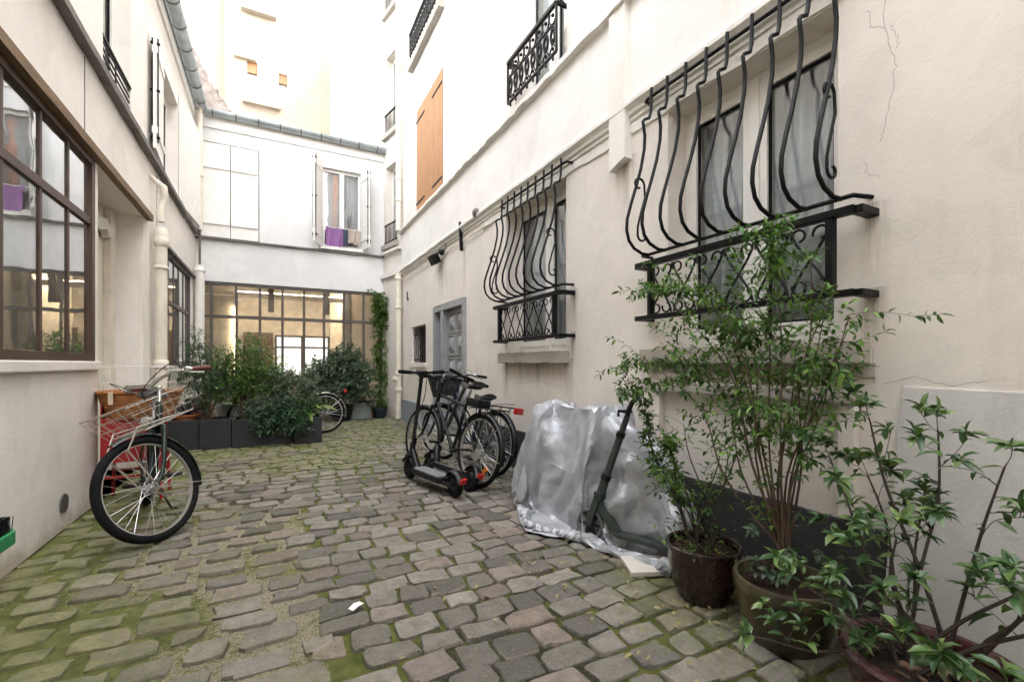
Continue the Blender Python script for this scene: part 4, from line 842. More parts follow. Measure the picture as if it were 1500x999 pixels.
10,25,-17,3,30,3,-9,30,3,-4,27,-6,21,13,-10,27,0,1,17,19,4,-4,29,10,-20,24,-1,-8,23,-11,13,26,-8,12,29,2,9,29,-3,-17,25,-7,-20,26,-1,-8,29,-3,-5,30,-3,-11,20,12,-26,8,14,-27,8,16,-27,8,17,-23,11,19,-9,13,28,1,0,33,1,-2,32,0,5,32,0,7,32,0,8,32,1,7,32,-2,4,32,-1,2,32,0,13,29,10,13,27,7,16,26,-11,20,23,-14,19,23,-4,23,17,13,28,3,9,31,0,7,32,0,8,31,2,8,31,-1,6,29,0,2,27,-17,-1,33,2,-14,29,0,-18,28,3,-23,21,10,-22,21,-7,6,25,-7,14,27,0,-8,29,6,-4,32,-2,-4,31,1,-5,31,-1,-7,32,5,10,32,1,1,28,-7,-16,27,-3,-19,27,-1,-9,31,-1,-7,30,-2,-9,30,-1,-10,31,0,-12,30,1,-14,30,0,-17,25,-3,-12,27,-9,-11,29,0,-8,31,1,
3,32,-2,6,31,3,-9,28,0,-14,24,3,-10,28,1,-2,30,1,3,30,-6,5,31,2,-10,29,12,-16,25,0,-1,20,-9,15,22,-3,16,26,0,20,26,1,-9,30,3,-13,28,2,8,17,25,11,14,25,1,15,27,-8,16,25,-16,14,23,-25,8,19,-18,13,23,-3,10,31,-1,-6,33,0,4,33,-1,7,32,0,7,32,0,8,32,0,3,33,-1,6,33,3,15,29,12,11,28,1,20,23,-13,17,23,-3,24,22,2,23,22,0,24,20,10,28,3,8,31,2,7,32,1,6,31,0,3,30,-1,7,31,-1,-3,31,5,-13,30,-4,-16,29,-6,-12,24,-13,10,25,-9,18,27,2,3,27,16,-9,31,-9,-8,29,-5,-5,31,1,-7,30,-2,-10,31,1,-2,33,7,-1,27,-8,-7,27,-4,-12,32,2,-6,32,-1,-6,31,-1,-7,30,-1,-8,31,-1,-14,31,0,-16,26,5,-12,29,1,-7,26,-12,-8,31,-1,-9,32,0,
2,32,-2,2,32,-6,1,31,-2,-12,28,12,-16,23,8,-15,27,1,1,30,-7,7,31,-3,-1,31,10,-17,23,5,-11,20,14,9,26,6,17,26,0,11,29,-9,3,27,11,-20,19,12,-11,17,17,9,11,23,14,12,24,11,14,26,0,18,26,-12,17,24,-19,13,22,-8,15,28,1,4,34,0,2,34,0,6,33,0,7,33,1,7,33,0,2,33,-2,9,31,7,17,27,12,14,26,-5,21,24,-5,23,23,4,23,22,0,23,22,-5,22,23,0,24,20,9,30,4,8,32,2,6,31,1,4,32,0,5,32,0,-3,31,-1,-11,33,-7,-9,28,-10,0,25,-11,17,26,1,1,22,8,-15,26,14,2,33,3,-2,32,2,-5,31,1,-7,31,-2,-12,30,0,-7,32,7,-3,32,1,-4,31,-1,-7,33,2,-4,33,1,-4,31,-1,-7,31,-1,-7,31,-3,-15,30,-2,-21,24,3,-10,33,0,-5,30,-1,-8,31,1,-10,31,0,
0,33,0,1,31,-1,-1,31,1,4,30,-6,-16,26,0,-15,28,1,-6,29,-3,6,30,-5,10,30,-5,-9,26,5,-18,25,10,-5,22,17,13,26,4,11,28,-6,9,28,5,-13,17,19,-25,9,16,-23,11,16,-11,16,22,2,17,25,9,15,27,2,18,27,-11,17,24,-13,16,25,0,11,32,0,3,33,0,7,34,0,7,33,-1,7,33,-1,3,33,0,14,30,10,16,27,3,21,24,-8,21,23,4,22,22,4,23,22,-4,22,23,-5,22,24,-6,22,23,3,26,14,6,31,7,5,32,0,4,31,-1,2,32,1,-2,30,-8,-5,34,-4,0,28,-10,11,25,-3,7,22,10,-21,18,6,-21,27,2,3,31,10,-3,32,2,-6,32,0,-8,31,-3,-12,30,0,-10,31,5,-4,31,-1,-4,31,-1,-3,33,2,-4,32,3,-3,31,0,-7,31,0,-5,31,-1,-16,28,-6,-22,24,2,-3,32,0,-2,31,1,-8,30,0,-11,30,-1,
0,32,2,-2,31,4,-3,30,2,5,30,-11,-5,32,-3,-8,27,8,-10,29,-4,7,29,-7,10,29,-5,-2,31,-2,-13,23,-13,-18,24,4,3,23,16,14,6,21,13,1,21,8,15,25,-10,19,22,-16,16,20,-24,11,17,-19,14,20,-5,19,25,7,15,27,1,17,28,-12,17,26,-6,16,30,0,7,35,0,7,35,1,8,35,1,6,33,-1,8,33,3,18,29,9,19,25,-1,21,24,4,22,23,7,23,22,-3,22,24,-5,22,24,-5,21,24,-3,23,23,-4,23,23,0,26,19,4,30,7,5,32,0,1,32,2,-2,32,-2,2,35,0,11,27,-10,5,21,16,-23,15,11,-19,23,-8,-13,29,-7,-7,29,0,-5,32,2,-5,31,-1,-7,31,-1,-13,29,-2,-13,30,4,-4,32,2,-4,32,-1,-3,32,2,-2,32,2,-3,32,-1,-8,31,1,-7,31,-1,-16,25,-7,-12,29,5,5,30,12,-3,31,-2,-9,30,-2,-11,26,10,
-1,32,2,-2,32,-1,-2,31,0,-3,30,-4,2,30,-10,-10,30,8,-9,28,3,-3,29,-7,6,30,4,2,29,7,-10,26,-8,-11,24,-17,-14,24,6,9,18,23,16,-3,26,17,-3,27,9,17,25,-5,21,23,-8,21,23,-17,17,20,-20,15,19,-10,20,24,1,18,26,-2,18,26,-8,19,26,-1,12,32,0,7,34,0,9,33,-2,8,33,-1,14,30,6,20,26,5,21,24,1,22,23,5,22,23,-3,22,24,-5,22,24,-5,22,24,-5,22,23,-4,22,23,-6,22,23,-8,21,23,-5,23,21,0,28,9,1,31,2,1,33,1,11,28,7,3,21,19,-22,14,16,-23,19,-7,-14,27,-6,-10,29,-10,-9,30,-7,-7,32,2,-6,32,0,-7,31,0,-13,30,-1,-13,29,3,-5,31,4,-3,32,-1,-3,32,1,-3,32,2,-3,32,-1,-9,31,1,-9,31,1,-16,26,0,-8,32,3,-3,31,5,-5,31,0,-4,32,-1,-4,31,-1,
-2,23,13,-3,25,6,-2,28,3,-3,33,2,7,29,-4,-8,32,-6,-6,29,12,-2,27,-2,3,23,-14,5,28,-11,-12,29,-2,-21,17,0,-23,11,10,-17,20,17,9,18,23,17,-4,26,18,-2,27,7,16,25,-5,20,24,-6,21,24,-12,19,22,-17,16,21,-11,18,24,-4,18,27,-5,18,29,0,13,34,-1,5,38,-2,10,35,0,12,32,3,18,28,7,20,25,4,21,24,3,21,25,0,22,25,-4,21,25,-5,21,25,-5,21,25,-5,21,25,-5,22,25,-10,18,26,-13,13,27,-14,11,27,-11,16,25,-3,25,14,1,31,6,17,23,11,-13,16,19,-23,19,-3,-6,24,-9,-6,31,-3,-9,30,0,-10,30,3,-8,31,1,-5,32,-1,-7,31,0,-13,29,-1,-14,29,1,-6,31,3,-3,32,-1,-2,32,0,-2,33,1,-4,32,-2,-9,31,1,-11,29,1,-11,30,0,-7,32,2,-3,32,1,-5,31,0,-3,31,1,0,31,-11,
0,18,14,0,21,17,0,25,16,4,24,16,5,30,2,-2,31,-6,-3,27,-4,-1,28,12,8,31,1,7,29,-4,-4,31,-1,-23,12,15,-26,-6,18,-25,-3,18,-15,17,20,8,16,24,17,-3,26,16,2,27,5,18,25,-5,21,23,-5,21,24,-9,20,23,-12,20,23,-9,20,24,-5,20,26,0,19,33,-1,17,40,-2,15,31,0,17,29,2,20,31,3,21,25,2,21,25,0,21,25,-4,20,25,-4,21,25,-4,21,25,-4,21,25,-4,21,25,-9,18,25,-14,12,26,-16,9,26,-14,12,26,-10,15,25,-2,21,23,0,24,21,-11,16,21,-21,22,-5,1,27,-16,18,25,-3,5,32,0,-8,30,2,-11,27,-3,-9,31,0,-6,31,-1,-6,32,1,-12,30,-2,-14,29,0,-8,31,3,-3,31,-2,-3,32,1,-2,32,0,-5,32,-3,-9,31,1,-10,30,1,-10,31,0,-4,32,1,-4,32,0,-2,32,0,0,32,4,-14,29,-3,
-2,6,-19,-1,14,-20,2,24,-10,-3,27,14,5,28,8,6,32,-2,2,27,-12,-6,30,1,6,28,1,7,28,0,11,22,13,0,24,15,-19,15,15,-26,-2,17,-24,0,17,-13,19,19,10,17,25,17,0,27,15,7,26,3,20,25,-6,21,23,-5,22,23,-7,21,22,-7,21,23,-6,21,23,-5,24,23,-1,26,21,-3,18,30,1,19,27,5,22,21,3,21,25,0,21,25,-3,21,25,-4,21,25,-5,20,25,-5,20,25,-5,20,25,-8,20,25,-14,13,27,-16,8,27,-15,12,27,-7,19,25,1,23,22,0,22,23,-1,14,28,-20,22,10,1,28,-11,18,25,0,16,27,0,11,31,2,1,31,2,-13,27,-10,-12,29,0,-5,32,-2,-5,32,1,-11,30,-2,-14,29,0,-8,30,1,-3,32,1,-3,31,0,-3,32,0,-6,32,-4,-10,30,0,-10,31,1,-9,30,-1,-4,32,0,-3,32,0,-3,32,0,-4,32,-2,-23,25,-2,
5,26,-3,10,22,-7,11,24,-12,-8,31,-5,1,28,13,12,29,2,5,30,-2,-3,26,-12,1,33,5,11,14,24,12,13,23,24,10,20,10,24,15,-13,24,14,-26,6,16,-26,3,17,-15,21,18,9,17,24,17,0,27,14,9,27,1,20,24,-5,21,24,-5,22,24,-6,22,25,-6,25,25,-5,25,24,-2,26,24,-3,22,31,-2,22,28,2,22,25,3,23,24,-1,21,26,-3,21,26,-5,20,27,-5,20,27,-6,20,26,-8,19,27,-13,13,28,-15,8,28,-14,11,28,-6,19,25,0,22,23,-1,21,25,-10,14,28,-13,13,22,6,31,-4,22,24,4,21,22,5,14,29,-1,11,29,5,5,31,-1,-16,27,-3,-14,27,3,-6,33,-1,-6,31,0,-10,31,-4,-13,29,-1,-9,31,1,-3,32,1,-3,32,0,-4,32,0,-9,32,-4,-10,31,0,-9,30,0,-9,31,-1,-4,31,2,-3,32,1,-6,33,0,-7,30,-3,-17,28,-2,
-1,32,7,14,29,0,21,24,0,7,27,-13,0,29,7,10,27,9,9,31,2,3,25,-8,-9,27,-2,-9,30,-1,12,25,13,19,23,16,21,19,16,19,22,16,0,27,14,-19,15,15,-27,6,17,-15,21,18,7,19,24,16,5,26,12,14,26,-1,22,22,-5,22,23,-5,24,22,-5,24,22,-4,25,24,-1,25,25,2,23,26,-2,21,26,-1,21,26,-1,21,26,-3,21,26,-5,20,26,-6,19,26,-7,19,26,-8,18,27,-13,14,26,-16,9,27,-15,11,26,-8,19,25,0,22,23,-4,20,24,-12,16,25,-12,13,25,5,26,12,26,20,8,25,15,15,20,23,4,8,31,0,10,28,4,5,29,-11,-12,28,3,-19,24,10,-7,31,3,-6,32,0,-9,31,-5,-13,30,-1,-10,30,2,-4,31,2,-5,31,-1,-6,32,-1,-10,32,-3,-10,31,-1,-10,31,0,-4,31,-1,0,31,-10,-8,31,-2,-7,32,0,-9,30,1,-9,31,2,
-7,32,0,11,28,2,20,24,0,18,19,-6,13,15,-8,10,6,2,12,15,8,10,28,1,-13,25,-2,10,27,6,19,23,8,13,28,14,15,23,15,20,20,16,20,20,16,8,25,15,-10,23,15,-22,16,16,-12,23,18,6,20,24,14,11,27,8,19,25,-1,24,23,-4,24,23,-5,26,23,-3,26,23,-2,25,25,-2,25,26,-4,22,28,-3,22,27,-3,21,27,-4,21,26,-5,20,27,-7,19,27,-9,18,28,-12,16,27,-14,11,28,-15,10,27,-10,17,26,-3,22,24,-6,20,25,-12,16,26,-12,15,25,4,24,16,23,18,11,27,14,12,24,17,11,12,29,1,6,33,-2,4,30,-7,4,26,-10,-1,30,-1,-18,27,1,-9,29,10,-5,32,-1,-7,31,-3,-13,29,0,-11,30,3,-5,32,3,-5,30,0,-7,31,0,-10,31,-1,-10,31,0,-10,30,0,-4,32,6,1,30,-9,-12,29,-3,-10,32,3,-9,29,2,-4,33,2,
-11,31,-6,2,32,2,1,27,9,10,23,-1,16,16,-12,2,11,-8,-2,10,17,3,21,14,8,29,3,-3,24,6,-6,26,8,1,31,10,12,26,15,14,25,15,17,22,17,19,20,17,13,23,16,-3,24,16,-18,21,16,-11,23,18,6,20,23,11,16,26,4,23,23,-2,26,22,-4,26,23,-5,28,23,-2,27,25,-3,25,26,-4,22,28,-4,22,28,-3,21,27,-5,20,28,-7,19,27,-8,19,28,-10,17,28,-13,13,29,-15,11,28,-12,16,27,-5,20,25,-7,19,25,-12,18,25,-6,20,23,9,24,18,24,16,13,29,7,12,27,12,13,24,21,3,16,28,2,8,32,-1,3,31,-2,2,31,1,1,30,-3,-15,27,-4,-14,28,10,-4,32,0,-6,32,-1,-13,29,-1,-12,29,3,-5,31,1,-6,31,-1,-9,31,0,-11,31,2,-11,30,0,-10,30,1,0,30,8,2,31,0,-16,26,-11,-13,29,8,-9,28,12,-6,33,2,
-4,32,-2,0,31,2,0,29,10,3,29,0,2,31,-5,-1,32,-4,-16,25,6,-4,17,24,10,24,16,-7,28,10,-19,26,7,-18,23,8,-8,28,10,0,29,13,8,27,14,15,24,16,19,20,17,17,21,17,5,26,16,-11,26,16,-6,26,18,7,21,23,6,21,23,1,25,22,-3,26,21,-5,28,21,-3,25,24,-2,24,25,-5,21,27,-4,21,26,-5,21,26,-5,20,26,-7,19,27,-10,17,27,-13,15,27,-15,12,27,-13,15,26,-7,20,24,-7,21,24,-8,21,23,-1,23,22,13,22,17,25,13,12,30,4,12,30,5,12,31,6,12,21,24,4,10,30,6,1,31,9,2,32,0,2,32,1,0,31,-2,-13,28,-6,-19,26,6,-5,31,0,-5,32,1,-12,30,-1,-13,30,1,-6,31,2,-6,30,-2,-10,30,0,-12,31,1,-11,31,0,-11,30,0,2,31,5,-2,32,1,-14,27,-4,-18,25,7,-6,29,8,2,33,1,
-1,33,-1,0,32,0,3,32,6,4,28,1,-3,32,-3,0,30,-5,-9,29,-6,-16,23,11,2,19,21,11,20,21,-1,28,14,-16,26,10,-21,22,10,-19,23,11,-12,27,12,-5,28,14,5,28,16,12,24,18,16,20,19,12,24,19,-3,26,19,1,26,21,6,24,24,3,25,24,-2,28,23,-4,28,23,-3,27,26,-3,26,28,-4,23,31,-3,23,30,-4,22,29,-6,21,28,-8,20,29,-11,17,30,-13,13,31,-13,14,30,-7,20,28,-3,21,26,0,22,24,8,22,21,21,19,16,28,11,13,30,5,12,29,8,12,26,15,12,16,25,9,3,30,12,-3,29,14,-2,30,12,1,31,2,1,32,0,2,31,-2,-6,28,-8,-23,23,0,-9,31,7,-4,31,0,-13,29,-4,-13,30,0,-9,31,0,-8,29,-2,-12,29,0,-12,32,2,-12,30,0,-11,28,3,-1,32,3,-7,32,1,-11,31,0,-25,20,4,3,31,3,10,32,1,
2,31,-2,0,31,0,2,32,3,0,26,5,-13,26,1,-4,30,-3,-3,31,-6,-18,26,-3,-15,25,5,3,28,13,12,24,18,5,27,15,-8,27,12,-16,25,10,-20,22,11,-19,24,11,-14,25,12,-5,27,14,5,26,16,11,23,18,11,23,19,4,25,20,6,24,23,4,25,22,0,26,21,-4,27,21,-2,26,25,0,26,27,-1,22,29,-5,22,27,-4,22,27,-5,21,27,-8,19,27,-12,15,29,-15,14,29,-8,20,25,0,23,22,5,24,20,12,22,18,22,18,15,26,11,13,27,9,12,25,13,13,20,20,12,11,27,12,0,28,14,-7,27,15,-7,27,16,-6,27,15,-2,30,9,0,31,2,0,31,-1,-1,30,-4,-20,23,-10,-14,27,7,-6,32,0,-11,30,-5,-13,29,-1,-11,30,0,-10,29,-2,-14,29,2,-15,30,2,-12,29,2,-9,28,9,-4,29,-7,-7,32,1,-9,31,0,-12,29,0,-2,31,1,13,30,1,
8,28,11,-6,30,-1,-4,30,-5,-9,26,-3,-24,16,5,-22,14,2,-8,28,-7,-16,25,-5,-23,22,8,-16,25,7,1,27,13,12,24,17,10,25,17,1,27,15,-9,27,13,-16,24,12,-20,22,12,-18,23,12,-13,25,14,-4,26,16,5,25,19,9,23,21,11,20,23,5,23,23,1,27,22,-2,29,21,1,29,23,-1,26,26,-4,25,27,-5,23,28,-3,23,26,-3,22,25,-6,19,29,-9,18,41,-9,24,30,3,25,23,9,23,20,15,22,18,21,19,15,24,16,14,24,16,14,20,21,14,14,25,14,6,28,14,-3,27,15,-10,26,17,-12,24,18,-13,22,18,-14,22,18,-9,25,15,-1,30,2,-1,32,0,-1,32,-1,-12,26,-12,-22,23,5,-7,31,2,-11,29,-8,-12,29,-2,-16,29,1,-9,29,-2,-14,27,1,-19,27,7,-16,28,-2,-8,19,-8,-9,27,-12,-13,29,2,-6,32,1,-12,30,-1,-5,32,-3,13,29,8,
-5,29,9,-20,22,-2,-22,19,-4,-6,31,-4,-15,20,10,-27,10,15,-28,12,-4,-20,21,-8,-29,12,8,-28,14,9,-21,22,9,-6,28,12,7,26,15,13,23,17,9,25,16,1,27,15,-8,27,14,-15,24,13,-18,23,13,-17,23,13,-11,25,14,-2,29,18,-1,30,35,2,28,21,1,28,20,-1,29,21,-3,34,19,-1,32,41,-4,30,34,-1,28,26,-2,26,25,-2,25,26,-1,25,22,4,28,15,12,28,17,13,25,18,14,24,18,17,22,17,18,21,17,16,22,16,13,25,16,9,26,16,2,27,16,-6,26,18,-12,24,19,-16,19,20,-19,15,21,-20,14,21,-19,15,21,-17,18,20,-8,26,15,-2,31,6,-2,31,-1,-4,29,-2,-24,20,-3,-12,29,3,-10,30,-3,-13,29,-3,-27,16,0,-24,5,2,-20,-9,-2,-3,-19,0,13,-5,-1,20,-8,-3,12,-6,-2,4,-16,0,12,-8,14,4,-10,-14,-3,5,-24,-6,24,-6,
-29,11,1,-24,20,-2,-26,15,-4,-17,24,8,-8,23,12,-18,23,12,-24,0,1,-21,-13,7,-20,-18,8,-26,-13,9,-29,-5,8,-29,8,7,-19,21,9,-5,28,12,7,26,15,11,25,16,8,27,15,0,28,14,-7,27,13,-11,27,12,-13,26,12,-16,25,10,-9,30,-4,-3,29,14,0,29,17,-1,30,17,-3,31,16,1,27,10,0,28,17,-1,27,23,-1,26,22,0,26,21,3,27,19,7,28,9,12,27,12,10,27,15,11,25,16,11,25,16,10,25,15,8,26,16,5,27,15,-2,27,16,-9,25,17,-16,20,18,-21,13,20,-22,10,20,-21,12,20,-18,16,20,-15,20,19,-10,23,19,-6,25,18,-8,23,17,-6,25,11,-4,31,2,-17,22,-10,-18,21,5,-14,15,13,-17,-16,14,4,-25,12,14,-23,0,-6,-29,-9,-8,-28,-7,19,-23,-1,28,-5,14,23,-22,0,12,-28,-2,10,-30,6,20,-23,-5,19,-22,-1,17,-20,-1,
-32,2,-9,-27,16,2,-25,9,-8,-27,-7,-12,-14,2,-22,-2,32,-12,14,24,5,-4,28,3,-18,21,3,-24,12,5,-27,2,7,-29,-4,9,-31,0,9,-29,10,9,-19,21,10,-7,26,12,4,27,15,7,27,16,4,28,15,-2,28,15,-7,29,13,-9,30,13,-9,30,13,-4,31,15,-1,31,18,0,32,17,-2,33,17,1,35,16,2,34,21,1,30,22,0,29,23,0,28,22,2,28,21,6,29,18,8,29,17,8,28,17,8,28,17,7,26,18,6,27,18,3,27,18,-4,26,18,-12,23,19,-19,16,20,-22,10,22,-22,9,22,-21,13,22,-18,17,21,-15,20,20,-10,23,19,-8,25,19,-11,23,19,-9,14,20,-4,13,13,1,14,3,-2,10,-9,-6,-11,-10,6,-22,-11,-11,-25,-14,-9,-28,8,11,-27,10,8,-29,-10,7,-29,0,16,-25,0,32,-6,2,18,-12,4,9,-8,-2,-1,-15,-3,8,-11,-3,8,-11,3,3,-9,9,
-3,3,-11,-1,-3,4,3,-7,-5,-9,4,4,0,2,-2,24,11,-11,17,23,10,18,22,9,14,25,7,5,27,5,-5,26,5,-16,21,5,-22,14,7,-27,7,8,-30,8,9,-26,14,10,-18,22,11,-6,27,12,1,28,14,3,29,15,0,29,15,-4,30,14,-4,30,14,-2,30,16,0,31,16,1,32,17,0,33,16,1,35,14,4,33,18,0,32,21,0,30,20,1,29,20,2,28,20,3,28,20,4,27,19,5,28,19,5,27,19,5,27,18,2,27,18,-6,26,18,-15,21,19,-20,13,20,-22,8,21,-22,9,21,-20,14,20,-18,17,19,-14,21,19,-10,24,19,-12,23,19,-17,15,18,-20,1,16,-4,1,2,14,-8,-11,14,-23,-4,13,-30,1,8,-28,10,27,-17,-1,9,-22,-14,-12,-27,-7,-6,-26,16,10,-29,2,6,-25,6,-1,-14,15,3,2,2,4,27,-4,-7,30,-4,-12,30,-3,-21,25,1,-22,22,0,-26,16,7,
18,22,-2,29,-2,-2,31,1,6,24,10,9,20,8,17,32,-6,3,23,5,7,29,7,12,28,10,12,27,11,11,23,13,9,19,18,9,10,22,6,-1,26,6,-12,23,7,-21,19,8,-25,16,9,-22,19,10,-13,26,12,-4,28,12,1,29,14,1,29,14,-1,29,14,0,31,15,1,31,16,1,32,16,2,33,16,2,34,15,2,34,15,0,31,18,0,30,20,-1,29,21,-1,28,20,1,28,19,3,28,19,4,28,18,4,27,18,1,28,17,-8,25,18,-17,18,19,-22,9,21,-24,6,21,-23,9,21,-20,14,20,-17,18,19,-13,22,19,-12,23,19,-19,16,18,-22,0,17,-17,-17,13,-5,-27,9,6,-30,8,9,-30,7,13,-30,-1,14,-29,1,3,-31,5,15,-22,11,23,-17,-2,8,-24,-17,-15,-21,-6,-4,6,-2,-17,6,2,-24,11,11,-28,14,6,-12,27,8,-8,30,-2,-10,30,-4,-19,26,2,-21,24,-2,-28,15,1,
24,21,2,26,9,-4,31,12,7,23,11,13,17,22,15,26,-8,13,22,-18,14,22,-16,12,26,-12,12,28,-4,12,30,2,12,29,4,11,28,6,12,27,8,11,23,14,10,14,23,9,2,28,9,-11,26,12,-17,23,12,-15,25,14,-7,28,15,0,29,17,2,30,19,1,30,19,2,32,19,2,33,19,2,35,19,2,37,16,3,37,15,-1,34,21,1,33,22,-1,30,23,-2,28,23,0,27,23,2,27,23,2,27,22,-2,27,21,-11,23,22,-19,15,23,-22,7,23,-23,6,22,-21,10,22,-19,15,21,-16,19,20,-14,22,20,-17,18,20,-23,1,17,-17,-18,15,-4,-28,11,9,-28,9,15,-27,8,12,-29,8,9,-30,9,13,-30,1,12,-30,1,4,-32,-1,0,-27,18,19,-19,9,25,-4,12,13,10,13,13,23,6,-12,25,-12,-29,15,-3,-28,14,-3,-23,19,13,-8,30,6,-10,29,-7,-15,29,3,-22,23,0,-32,8,-3,
24,19,1,18,21,2,18,25,6,22,16,19,14,25,-13,9,30,0,19,23,4,25,13,7,27,6,9,28,0,10,28,-3,11,29,-2,12,30,-1,11,29,1,11,29,2,11,30,2,11,29,5,11,24,15,9,14,23,10,2,27,11,-5,28,12,-3,29,14,2,29,15,5,29,16,5,29,18,4,32,18,2,33,18,2,34,16,2,35,15,-1,32,20,-1,31,20,-4,27,22,-3,27,23,-1,27,21,-1,27,20,-5,25,20,-14,21,20,-21,12,20,-23,5,20,-23,6,20,-21,11,20,-19,17,19,-17,19,18,-18,14,17,-21,-2,16,-16,-20,13,0,-29,11,13,-27,8,19,-24,7,16,-25,8,12,-27,9,8,-28,9,7,-29,10,10,-30,7,12,-30,0,14,-28,0,3,-22,5,-16,-9,-1,-26,10,-11,-22,22,-7,-12,25,10,5,32,-1,-17,21,-13,-28,15,2,-29,15,4,-15,25,9,-9,30,-9,-11,30,-3,-24,21,0,-30,12,-7,
13,14,10,3,25,5,0,34,0,13,25,3,19,22,-10,2,31,3,1,32,3,5,32,3,11,29,4,16,24,5,21,19,7,25,14,8,27,10,9,28,6,10,29,4,11,28,3,11,28,3,11,29,3,12,28,6,13,24,12,13,16,20,14,7,25,15,4,28,17,6,28,20,6,30,21,4,31,22,1,34,20,1,35,20,2,37,16,3,35,21,-1,31,22,-4,28,26,-3,28,24,-4,26,24,-8,24,24,-17,18,24,-22,9,24,-23,4,24,-22,7,22,-20,13,21,-20,15,20,-19,8,19,-19,-4,17,-12,-19,15,-1,-27,12,7,-29,10,8,-26,9,3,-26,9,-4,-26,10,-9,-24,10,-15,-21,11,-17,-18,11,-15,-15,11,-7,-10,8,8,-7,1,9,1,-4,5,10,-6,10,27,0,0,29,-7,-14,24,-13,-21,22,7,-2,30,7,-5,28,-6,-24,16,-9,-28,14,1,-22,20,9,-7,31,2,-9,30,-2,-21,22,4,-26,19,-7,
3,16,21,2,27,5,2,29,-2,2,30,-1,7,27,-2,1,28,1,0,31,3,0,31,2,0,32,2,1,32,2,3,31,2,7,29,3,12,26,5,17,24,6,20,20,7,24,17,9,26,13,10,26,10,11,27,7,12,27,6,13,26,8,15,23,14,17,17,20,19,12,25,21,10,26,24,8,29,24,4,32,24,-3,36,20,5,39,17,4,35,17,-4,31,24,-4,27,27,-4,26,27,-10,23,28,-18,16,27,-21,8,26,-22,5,24,-22,9,22,-22,9,21,-22,3,19,-17,-10,17,-14,-20,15,-9,-26,14,-9,-26,11,-12,-21,10,-15,-15,10,-21,-9,8,-23,-3,8,-25,3,6,-24,8,5,-21,13,4,-17,17,2,-11,21,-1,3,21,-3,3,30,0,-10,27,-9,-27,18,-6,-10,26,11,4,31,3,-5,27,-8,-22,21,-4,-15,24,15,1,31,-2,-13,24,-13,-29,14,-5,-27,16,6,-13,28,9,-8,30,0,-19,24,1,-21,25,-6,
1,27,12,0,32,2,0,29,-1,0,30,0,0,30,1,0,31,2,0,31,1,0,31,3,1,30,3,3,31,3,3,31,3,1,31,2,0,31,2,1,30,3,3,30,3,7,28,4,11,27,5,16,24,6,18,21,7,22,17,9,24,13,10,24,12,12,23,12,16,20,16,19,17,19,22,12,21,24,7,26,23,-4,44,38,-4,36,34,-8,29,16,-7,28,7,-6,24,26,-12,19,26,-17,13,25,-21,6,24,-22,4,22,-22,5,20,-23,-2,19,-21,-8,18,-21,-14,16,-24,-10,14,-23,-3,12,-22,5,9,-20,14,7,-16,19,5,-13,23,3,-8,25,3,-5,27,1,0,28,1,4,28,0,9,27,-2,15,26,-2,21,22,-2,16,27,-3,2,32,-1,-1,31,-2,-17,24,-14,-22,21,8,-2,30,9,3,31,-3,-17,23,-12,-24,20,8,-5,29,6,-2,30,-3,-21,19,-15,-29,14,0,-22,21,12,-10,30,-1,-16,26,-1,-20,26,-1,
0,38,2,0,34,1,0,37,0,0,36,0,0,36,1,0,36,1,0,32,2,0,33,1,0,32,1,1,31,2,2,31,2,3,31,3,3,31,3,4,31,3,3,31,3,2,30,3,2,30,4,2,30,5,4,29,5,6,29,6,9,27,9,13,24,13,18,22,15,24,17,21,16,6,40,13,15,33,9,25,34,21,17,9,6,17,20,-5,26,39,0,24,63,-9,22,38,-13,9,37,-18,5,33,-19,6,30,-19,8,26,-20,6,23,-19,9,18,-16,14,14,-9,22,10,1,27,6,8,27,3,14,26,1,18,24,1,20,23,1,22,22,0,24,20,-1,26,17,-1,27,16,-1,28,15,-1,27,16,-1,25,18,-1,19,25,-2,3,31,1,1,30,0,3,31,0,-2,30,-12,-23,20,-6,-17,23,15,1,31,1,-4,28,-8,-26,19,-6,-15,24,13,1,31,4,-4,28,-11,-25,16,-11,-29,15,7,-16,26,5,-14,27,-3,-22,28,1,
0,34,-1,0,32,-1,0,32,-2,0,32,-3,0,33,0,0,31,-1,0,31,0,-1,31,0,-2,31,1,-4,31,1,-5,31,1,-4,31,1,-4,30,1,-4,30,1,-2,30,2,-2,30,2,-1,29,2,0,28,2,0,29,2,0,28,3,1,28,2,2,27,2,4,28,3,11,32,5,6,43,51,6,38,28,-1,37,4,3,29,0,-9,28,0,15,23,0,0,26,0,-4,21,19,-13,12,38,-16,13,43,-20,16,21,-13,19,12,-6,23,7,5,26,3,13,26,1,20,23,-1,22,19,-1,23,18,-1,24,18,-1,23,18,-1,24,18,-2,23,18,-1,21,19,-1,20,21,-1,18,22,-1,15,25,-1,13,27,-1,10,29,-1,6,31,-1,1,30,3,2,30,1,2,32,0,2,31,-3,-14,25,-11,-26,18,4,-8,27,12,0,31,0,-15,24,-16,-24,20,6,-5,28,6,1,31,-2,-13,23,-12,-29,14,-5,-21,22,10,-14,28,-1,-16,28,2,
